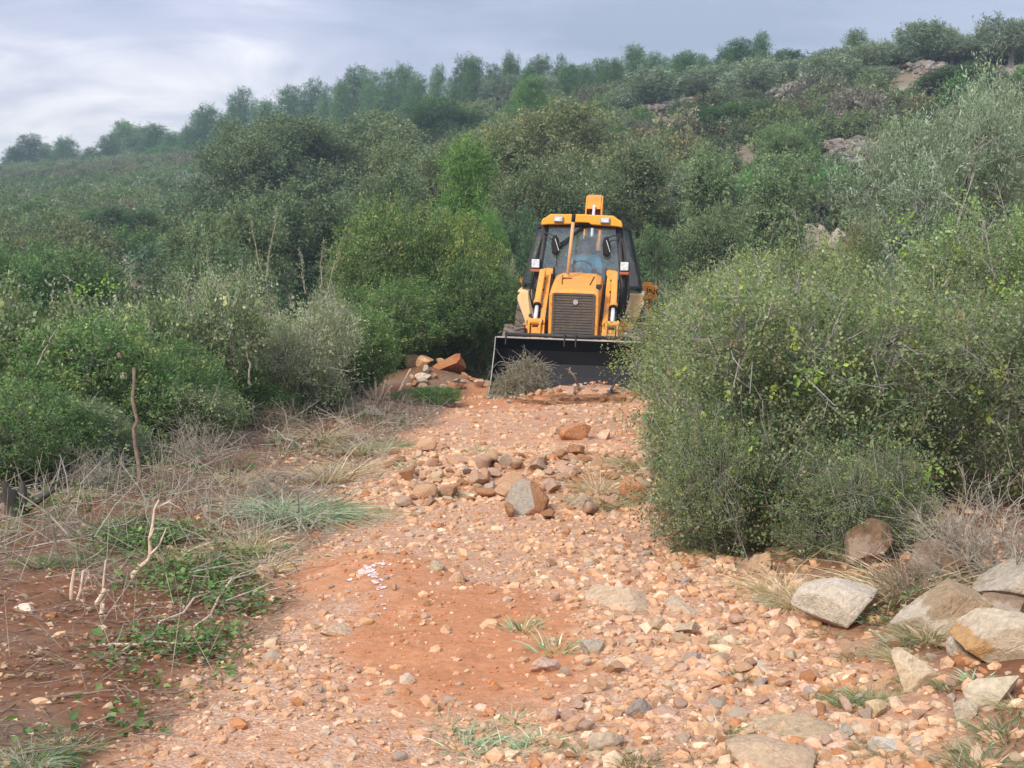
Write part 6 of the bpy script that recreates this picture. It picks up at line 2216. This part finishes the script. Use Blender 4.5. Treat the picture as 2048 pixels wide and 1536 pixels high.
stick('broken_pole', 'thin broken pole standing upright in front of the hedge', 'pole', (278, 985), (268, 735), None, None, 0.019, 0.012, 'brown_twig', 0.02)
stick('branch', 'bent bare branch rising from the creeper', 'branch', (268, 1165), (318, 1000), None, None, 0.014, 0.006, 'cut_wood', 0.07, 3, seed=2)
stick('branch', 'pale forked branch lying across the brushwood', 'branch', (610, 898), (525, 850), None, None, 0.014, 0.006, 'dead_wood', 0.04, 4, seed=3)
stick('branch', 'grey leaning branch between the broken pole and the grey shrub', 'branch', (355, 860), (470, 780), None, None, 0.012, 0.005, 'dead_wood', 0.05, 3, seed=4)
stick('branch', 'pale bare branch in front of the dark mastic bush', 'branch', (75, 730), (112, 660), 12.0, 12.0, 0.010, 0.006, 'dead_wood', 0.025, 3, seed=5)
stick('branch', 'slim grey trunk showing at the edge of the bramble bush', 'branch', (292, 705), (300, 640), 14.0, 14.0, 0.013, 0.008, 'dead_wood', 0.04, 3, seed=6)
stick('branch', 'pale trunk of the grey shrub', 'branch', (500, 770), (490, 690), 15.2, 15.2, 0.014, 0.008, 'dead_wood', 0.04, 3, seed=7)
for q, (a_, b_, lb) in enumerate([((300, 1325), (545, 1110), 'longest straw coloured cane slanting over the creeper'), ((225, 1320), (470, 1150), 'cane running parallel below the longest slanting cane'), ((215, 1300), (310, 1210), 'short dark cane ending at the creeper edge'),
                                  ((300, 1210), (500, 1165), 'thin cane crossing the creeper towards the pale stone'), ((180, 1290), (420, 1285), 'cane lying level across the lower creeper'), ((90, 1395), (230, 1380), 'thin cane on bare soil near the broad leaves'),
                                  ((130, 1030), (215, 945), 'dry cane standing behind the dark bare soil'), ((60, 1010), (200, 960), 'dry cane beside the dark torn stump')]):
    p1 = G(*b_)
    stick('cane', lb, 'cane', a_, b_, None, p1[1] * 0.975, 0.008, 0.004, 'brown_twig' if q % 3 == 2 else 'cut_wood', 0.010, 0, seed=20 + q)
# cut stubs with pale torn wood


def stub(name, label, cat, u, v, items, group=None):
    """items: list of (du, dv, lean px, radius) pegs standing at the same foot"""
    acc = Acc()
    p = G(u, v)
    s = p[1] / FPX
    r = np.random.default_rng(int(u * 7 + v))
    for (du, hpx, dx, rad) in items:
        a = np.array([p[0] + du * s, p[1], p[2] - 0.03])
        b = a + np.array([dx * s, r.normal(0, 0.02), hpx * s + 0.03])
        m1 = a * 0.5 + b * 0.5 + r.normal(0, 0.006, 3)
        acc.add(*polytube(np.array([a, m1, b, b + (b - a) * 0.06]), np.array([rad * 1.1, rad, rad * 0.85, rad * 0.25]), 7))
    o = link(name, acc.mesh(name, M['cut_wood'], False))
    return tag(o, label, cat, group)


stub('split_stub', 'two pale split stubs standing on the dark bare soil', 'stub', 142, 1198, [(0, 60, 10, 0.009), (9, 56, 16, 0.007)])
stub('split_stub', 'slanting pale stub beside the two split stubs', 'stub', 190, 1208, [(0, 30, 22, 0.013), (6, 26, 20, 0.008)])
stub('split_stub', 'short white chopped stub below the slanting stub', 'stub', 202, 1232, [(0, 22, 2, 0.012)])
stub('split_stub', 'spray of white torn stubs by the brushwood under the hedge', 'stub', 750, 798, [(-6, 30, -24, 0.016), (2, 42, -2, 0.02), (8, 36, 12, 0.016), (14, 26, 20, 0.014), (-2, 34, -12, 0.014)])
stub('split_stub', 'long pale cut shoots curving up next to the white torn stubs', 'stub', 784, 800, [(0, 60, 36, 0.014), (4, 30, 18, 0.012), (-4, 24, -2, 0.014)])
stub('split_stub', 'single pale stub standing in brushwood before the grey shrub', 'stub', 632, 815, [(0, 40, 6, 0.012)])
stub('split_stub', 'small white stub in the red soil by the flopped tussock', 'stub', 412, 1022, [(0, 14, 4, 0.012)])
stub('split_stub', 'short pale pegs in dry soil below the flopped tussock', 'stub', 425, 1065, [(0, 22, -4, 0.006), (12, 28, 2, 0.006), (22, 24, 5, 0.006)])
stub('split_stub', 'thin pale stick standing at the soil edge below the broken pole', 'stub', 205, 1180, [(0, 60, 10, 0.006)])


def log(name, label, u, v, D, dir_, L_, r0):
    root = bpy.data.objects.new(name, None)
    COL.objects.link(root)
    p = at_depth(u, v, D)
    root.location = p
    d = unit(np.array(dir_, float))
    ts = np.linspace(0, 1, 7)[:, None]
    pts = d * L_ * ts + np.random.default_rng(int(u)).normal(0, 0.01, (7, 3))
    V, F = polytube(pts, r0 * (1 - 0.35 * ts[:, 0]), 9)
    link('bark', mk_mesh('bark', V, [F], M['bark_dark'], None, True), root)
    cp = B()
    cp.cyl(tuple(-d * 0.012), tuple(d * 0.02), r0 * 0.92, r0 * 1.0, 12)
    cp.done('cut_face', 'worn', root, 0.0).data.materials[0] = M['cut_wood']
    return tag(root, label, 'log')


log('cut_log', 'upper cut log end poking out of the hedge', 238, 712, 12.6, (-0.75, 0.5, -0.35), 0.35, 0.038)
log('cut_log', 'lower cut log end with a fresh pale face in the hedge', 248, 752, 12.4, (-0.95, 0.25, -0.15), 0.42, 0.036)
acc = Acc()
p = G(35, 1040)
for q in range(7):
    r_ = np.random.default_rng(900 + q)
    d = np.array([r_.normal(0, 0.35), r_.normal(0, 0.3), 1.0])
    L_ = r_.uniform(0.15, 0.34)
    pts = np.array([p, p + d * L_ * 0.5 + r_.normal(0, 0.02, 3), p + d * L_ + np.array([0.03 * q - 0.05, 0, 0])])
    acc.add(*polytube(pts + np.array([0, 0, -0.04]), np.array([0.07, 0.05, 0.015]), 8))
tag(link('torn_stump', acc.mesh('torn_stump', M['bark_dark'], True)), 'dark torn stump with roots at the edge of the brushwood', 'stump')
V, F = rock(951, 3, (0.07, 0.06, 0.025), 8, 0.5, 0.85, 0.05)
p = G(48, 1222)
tag(link('stump_disc', mk_mesh('stump_disc', V, [F], M['cut_wood']), None, (p[0], p[1], p[2] + 0.01)), 'pale flat chopped stump level with the dark soil', 'stump')


# dead shrubs
def dead(k, u, v, s, label, sxy=1.0, rz=None, group=None):
    p = G(u, v)
    o = link('dead_shrub', DEAD[k], None, (p[0], p[1], p[2] - 0.02))
    o.scale = (s * sxy, s * sxy, s)
    o.rotation_euler = (0, 0, rng.uniform(0, 6.28) if rz is None else rz)
    tag(o, label, 'dead shrub', group)


dead(0, 1965, 1180, 0.78, 'big dead grey thorn shrub tumbling over the boulders', 1.25)
dead(1, 2060, 1150, 0.8, 'grey thorn shrub at the end behind the flat grey slab', 1.2)
dead(2, 1830, 1195, 0.5, 'small dry shrub between the upright brown boulder and the thorn shrub', 1.3)
for q, (k, u, v, s, lb) in enumerate([(2, 470, 950, 0.6, 'dry brown bush in the brushwood below the grey shrub'), (0, 400, 930, 0.6, 'grey twiggy dead bush beside the broken pole'), (2, 560, 860, 0.7, 'dead bush at the foot of the grey shrub'),
                                      (1, 690, 825, 0.75, 'grey dead bush beside the white torn stubs'), (2, 800, 830, 0.7, 'flattened brown brush by the track edge'), (1, 760, 845, 0.6, 'grey brush pile over the buried grey stone'),
                                      (2, 330, 985, 0.5, 'low brown dead bush in front of the broken pole'), (0, 200, 985, 0.5, 'grey dead bush by the dry canes'), (2, 60, 965, 0.55, 'brown dead bush behind the torn stump'),
                                      (1, 850, 850, 0.5, 'last grey brush before the rubble band'), (2, 620, 800, 0.7, 'tall brown dead bush before the bright green bush'), (1, 120, 1075, 0.35, 'small dry twigs on the bare soil'),
                                      (0, 520, 1000, 0.35, 'small grey twig bush behind the flopped tussock'), (2, 240, 1060, 0.4, 'low dry twigs beside the creeper')]):
    dead(k, u, v, s, lb, 1.3)

# uprooted shrub and root clods in front of the bucket
bl = np.array([[0, 0, 0.16, 0.36, 0.26, 0.2], [0.1, 0, 0.36, 0.2, 0.2, 0.2], [-0.24, 0, 0.12, 0.25, 0.22, 0.14]])
UPR = bush_proto(990, bl, 420, 10, 0.22, 0.03, 0.012, [((0.17, 0.16, 0.085), 3), ((0.22, 0.20, 0.12), 2), ((0.10, 0.11, 0.05), 1)], n_side=50, bare=0, up=-0.3, droop=0.7, lump=0.4, shell=0.8, spread=0.07, woodmat='dead_wood')
p = at_depth(1045, 785, 20.95)
UPROOT = plant('uprooted_shrub', 'uprooted grey shrub caught in the loader bucket', 'shrub', None, UPR, (p[0], 21.0, float(H(p[0], 21.0))), (1.1, 0.9, 1.15), 0.4, (1, 1, 1), BR)
acc = Acc()
for q in range(22):
    r_ = np.random.default_rng(1200 + q)
    a, L_ = r_.uniform(0, 6.28), r_.uniform(0.3, 0.75)
    ts = np.linspace(0, 1, 9)[:, None]
    hz_ = np.array([math.cos(a), 0.5 * math.sin(a), 0]) * L_ * r_.uniform(0.5, 0.9)
    pts = np.array([0, 0, 0.04]) + hz_ * ts + np.array([0, 0, 1.0]) * (L_ * 2.6 * ts * (1.0 - 0.9 * ts)) * r_.uniform(0.4, 1.0) + r_.normal(0, 0.012, (9, 3))
    acc.add(*polytube(pts, 0.008 * (1 - 0.75 * ts[:, 0]), 5))
link('drooping_branches', acc.mesh('drooping_branches', M['dead_wood'], True), UPROOT)
for q, (u, v, s, lb) in enumerate([(1095, 800, 1.6, 'brown clod of roots below the uprooted shrub'), (1150, 790, 1.5, 'root clod in the middle of the bucket mouth'), (1215, 790, 1.3, 'root clod near the oak bush end of the bucket')]):
    tuft('root', u, v, s, lb, sxy=1.4, name='root_clod')
stick('root', 'bent pale root sticking up in the bucket', 'root', (1150, 790), (1140, 735), None, None, 0.02, 0.012, 'brown_twig', 0.12, 2, seed=41)
stick('root', 'dark forked root among the stones by the bucket', 'root', (1215, 795), (1232, 760), None, None, 0.025, 0.012, 'bark_dark', 0.1, 2, seed=42)
stick('root', 'twisted dead root leaning on the pushed up pile', 'root', (832, 705), (850, 650), 23.5, 23.5, 0.035, 0.012, 'brown_twig', 0.1, 4, seed=43)

# tall bare shoots of the grey shrub
for q, (a_, b_, lb) in enumerate([((527, 560), (498, 428), 'tall bare shoot with small buds above the grey shrub'), ((532, 560), (553, 415), 'second tall shoot crossing beside the first'), ((610, 590), (600, 500), 'short upright silver shoot of the grey shrub'),
                                  ((640, 580), (648, 475), 'silver shoot in front of the domed bush'), ((655, 580), (684, 478), 'leaning silver shoot reaching over the bright green bush'), ((420, 600), (415, 490), 'pale shoot rising above the bramble bush')]):
    root = bpy.data.objects.new('bare_shoot', None)
    COL.objects.link(root)
    tag(root, lb, 'shoot')
    p0, p1 = at_depth(*a_, 17.0), at_depth(*b_, 17.0)
    ts = np.linspace(0, 1, 8)[:, None]
    r_ = np.random.default_rng(960 + q)
    pts = p0 * (1 - ts) + p1 * ts + r_.normal(0, 0.012, (8, 3))
    V, F = polytube(pts, 0.009 * (1 - 0.7 * ts[:, 0]), 5)
    link('stem', mk_mesh('stem', V, [F], M['dead_wood'], None, True), root)
    n = 110
    f = r_.random(n)[:, None] ** 0.7
    Pl = p0 * (1 - f) + p1 * f + r_.normal(0, 0.012, (n, 3))
    Dl = unit(unit(p1 - p0) + r_.normal(0, 0.6, (n, 3)))
    V, F, C = leaf_quads(Pl, Dl, unit(r_.normal(size=(n, 3))), np.full(n, 0.034), np.full(n, 0.012), shade_pick(r_, P_SILVER, n) * 0.9)
    link('leaves', mk_mesh('leaves', V, [F], M['leaf'], C), root).color = (1, 1, 1, 1)

# bright young leaf sprays of the oak scrub
for q, (u, v, D, lb) in enumerate([(1700, 955, 7.9, 'bright pale green leaf spray low on the big oak bush'), (1485, 900, 8.0, 'yellow green leaf spray on the track side of the big oak bush'), (1865, 955, 7.8, 'yellowish leaf spray above the dead thorn shrub'), (1625, 755, 8.0, 'light green leaf spray in the middle of the big oak bush'),
                                   (1330, 850, 10.5, 'fresh yellow green spray above the gravel edge'), (1700, 615, 10.5, 'fresh leaf spray at the top of the bank scrub'), (1800, 440, 12.0, 'yellow sprig before the big olive tree'), (2020, 590, 9.0, 'bright green spray at the end of the bank scrub'), (210, 575, 12.2, 'bright vine leaves topping the hedge'), (160, 585, 12.2, 'second bright vine leaf cluster topping the hedge')]):
    r_ = np.random.default_rng(980 + q)
    n = 44
    c0 = at_depth(u, v, D)
    Pl = c0 + r_.normal(0, 1, (n, 3)) * np.array([0.06, 0.04, 0.05])
    Dl = unit(r_.normal(0, 0.7, (n, 3)) + np.array([0, -0.3, 0.3]))
    V, F, C = leaf_quads(Pl, Dl, unit(r_.normal(0, 0.5, (n, 3)) + np.array([0, -0.6, 0.7])), 0.034 * np.exp(r_.normal(0, 0.3, n)), 0.022 * np.exp(r_.normal(0, 0.2, n)), np.array([0.17, 0.26, 0.05]) * np.exp(r_.normal(0, 0.2, (n, 1))))
    o = link('young_foliage', mk_mesh('young_foliage', V, [F], M['leaf'], C))
    o.color = (1, 1, 1, 1)
    tag(o, lb, 'leaf spray')
    o['kind'] = 'thing'

# white paint dabbed on the mound
r_ = np.random.default_rng(77)
acc = Acc()
for (u, v, rad, n) in [(738, 1140, 0.035, 9), (745, 1152, 0.03, 9), (752, 1164, 0.028, 8), (760, 1176, 0.026, 8), (725, 1142, 0.03, 6), (762, 1192, 0.012, 4), (766, 1210, 0.010, 4), (770, 1218, 0.008, 3), (700, 1160, 0.014, 4), (765, 1128, 0.02, 5), (780, 1130, 0.012, 3)]:
    c0 = G(u, v)
    for q in range(n * 7):
        a, d = r_.uniform(0, 6.28), rad * abs(r_.normal(0, 0.6))
        cx_, cy_ = c0[0] + math.cos(a) * d, c0[1] + math.sin(a) * d * 1.6
        rr = rad * ((0.05 + 0.32 * r_.random() ** 2.5) if q > n else 0.45 + 0.4 * r_.random())
        an = np.linspace(0, 2 * math.pi, 9)[:-1]
        ex_ = cx_ + np.cos(an) * rr * r_.uniform(0.6, 1.3, 8)
        ey_ = cy_ + np.sin(an) * rr * r_.uniform(0.6, 1.3, 8)
        V = np.concatenate([[[cx_, cy_, float(H(cx_, cy_)) + 0.008]], np.stack([ex_, ey_, H(ex_, ey_) + 0.003 + 0.0001 * q], 1)])
        acc.add(V, np.array([[0, 1 + i, 1 + (i + 1) % 8] for i in range(8)]))
m, nt, out = new_mat('white_paint')
t = NT(nt)
nz = t.noise(t.n('ShaderNodeTexCoord').outputs['Object'], 40, 5, 0.7)
nt.links.new(t.bsdf(t.ramp(nz, [(0.42, (0.52, 0.27, 0.15)), (0.58, (0.78, 0.71, 0.71))]), 0.8, normal=t.bump(nz, 0.5, 0.01)), out.inputs[0])
tag(link('paint_mark', acc.mesh('paint_mark', m)), 'dabs of white marking paint on the red soil mound', 'paint mark')

# dry stone terrace walls and loose rock on the slope
def wall(label, pts_uv, h, n, seed):
    r = np.random.default_rng(seed)
    P_ = np.array([G(u, v) for u, v in pts_uv])
    root = bpy.data.objects.new('dry_stone_wall', None)
    COL.objects.link(root)
    root.location = P_[0]
    tag(root, label, 'stone wall', None, 'thing')
    f = r.uniform(0, len(P_) - 1.001, n)
    i = f.astype(int)
    q = (f - i)[:, None]
    c_ = P_[i] * (1 - q) + P_[i + 1] * q
    c_ = c_ + np.stack([r.normal(0, 0.2, n), r.normal(0, 1.0, n), np.zeros(n)], 1)
    c_[:, 2] = H(c_[:, 0], c_[:, 1]) + r.random(n) * h
    V0, F0 = ICO[1]
    s = np.exp(r.normal(-1.75, 0.4, n))
    PV = V0[None] * (1 + r.uniform(-0.25, 0.2, (n, 12, 1))) * np.stack([s * 1.3, s, s * 0.7], 1)[:, None]
    PV = PV + (c_ - P_[0])[:, None]
    pal = np.array([(0.20, 0.172, 0.15), (0.25, 0.21, 0.18), (0.24, 0.175, 0.125), (0.16, 0.14, 0.125)])
    cc = pal[r.integers(4, size=n)] * r.uniform(0.8, 1.15, (n, 1))
    o = link('stonework', mk_mesh('stonework', PV.reshape(-1, 3), [(F0[None] + (np.arange(n) * 12)[:, None, None]).reshape(-1, 3)], M['pebble'], np.repeat(cc, 12, 0)), root)
    o['kind'] = 'stuff'


wall('lower dry stone terrace wall running under the big round olive', WALLS['low'], 0.7, 520, 1001)
wall('rubble terrace of pale stones and dry grass beside the olive terrace', WALLS['rubble'], 0.9, 560, 1002)
wall('upper terrace wall under the tallest skyline olive', WALLS['upper'], 0.5, 420, 1003)
wall('broken line of pale stones half way up the slope', WALLS['broken'], 0.4, 260, 1004)
wall('collapsed grey stones on the slope below the dense olive', WALLS['fallen'], 0.5, 240, 1005)
for q, (u, v, lb) in enumerate([(378, 432, 'small white rock on the far slope beside the tall dark oak'), (362, 438, 'pale low rock next to the small white slope rock'), (428, 436, 'tiny white stone on the far slope under the oak')]):
    p = G(u, v)
    V, F = rock(1010 + q, 3, (0.55, 0.4, 0.35), 8)
    o = link('slope_rock', mk_mesh('slope_rock', V, [F], M['stone']), None, (p[0], p[1], p[2] + 0.45))
    o.color = (0.66, 0.62, 0.57, 1)
    tag(o, lb, 'rock')

# haze over the valley: thin even air
m, nt, out = new_mat('haze')
pv = nt.nodes.new('ShaderNodeVolumePrincipled')
pv.inputs['Color'].default_value = (0.72, 0.90, 1.0, 1)
pv.inputs['Density'].default_value = HAZE_D
pv.inputs['Anisotropy'].default_value = 0.2
nt.links.new(pv.outputs[0], out.inputs['Volume'])
zt_ = float(Z.max()) + 16
zb_ = float(Z.min()) - 1.0
V = np.array([(x_, y_, z_) for z_ in (zb_, zt_) for y_ in (-75.0, 445.0) for x_ in (-320.0, 320.0)])
F = np.array([[0, 2, 3, 1], [4, 5, 7, 6], [0, 1, 5, 4], [2, 6, 7, 3], [0, 4, 6, 2], [1, 3, 7, 5]])
if HAZE_D > 0:
    tag(link('haze', mk_mesh('haze', V, [F], m)), 'thin pale blue air over the valley', None, None, 'stuff')
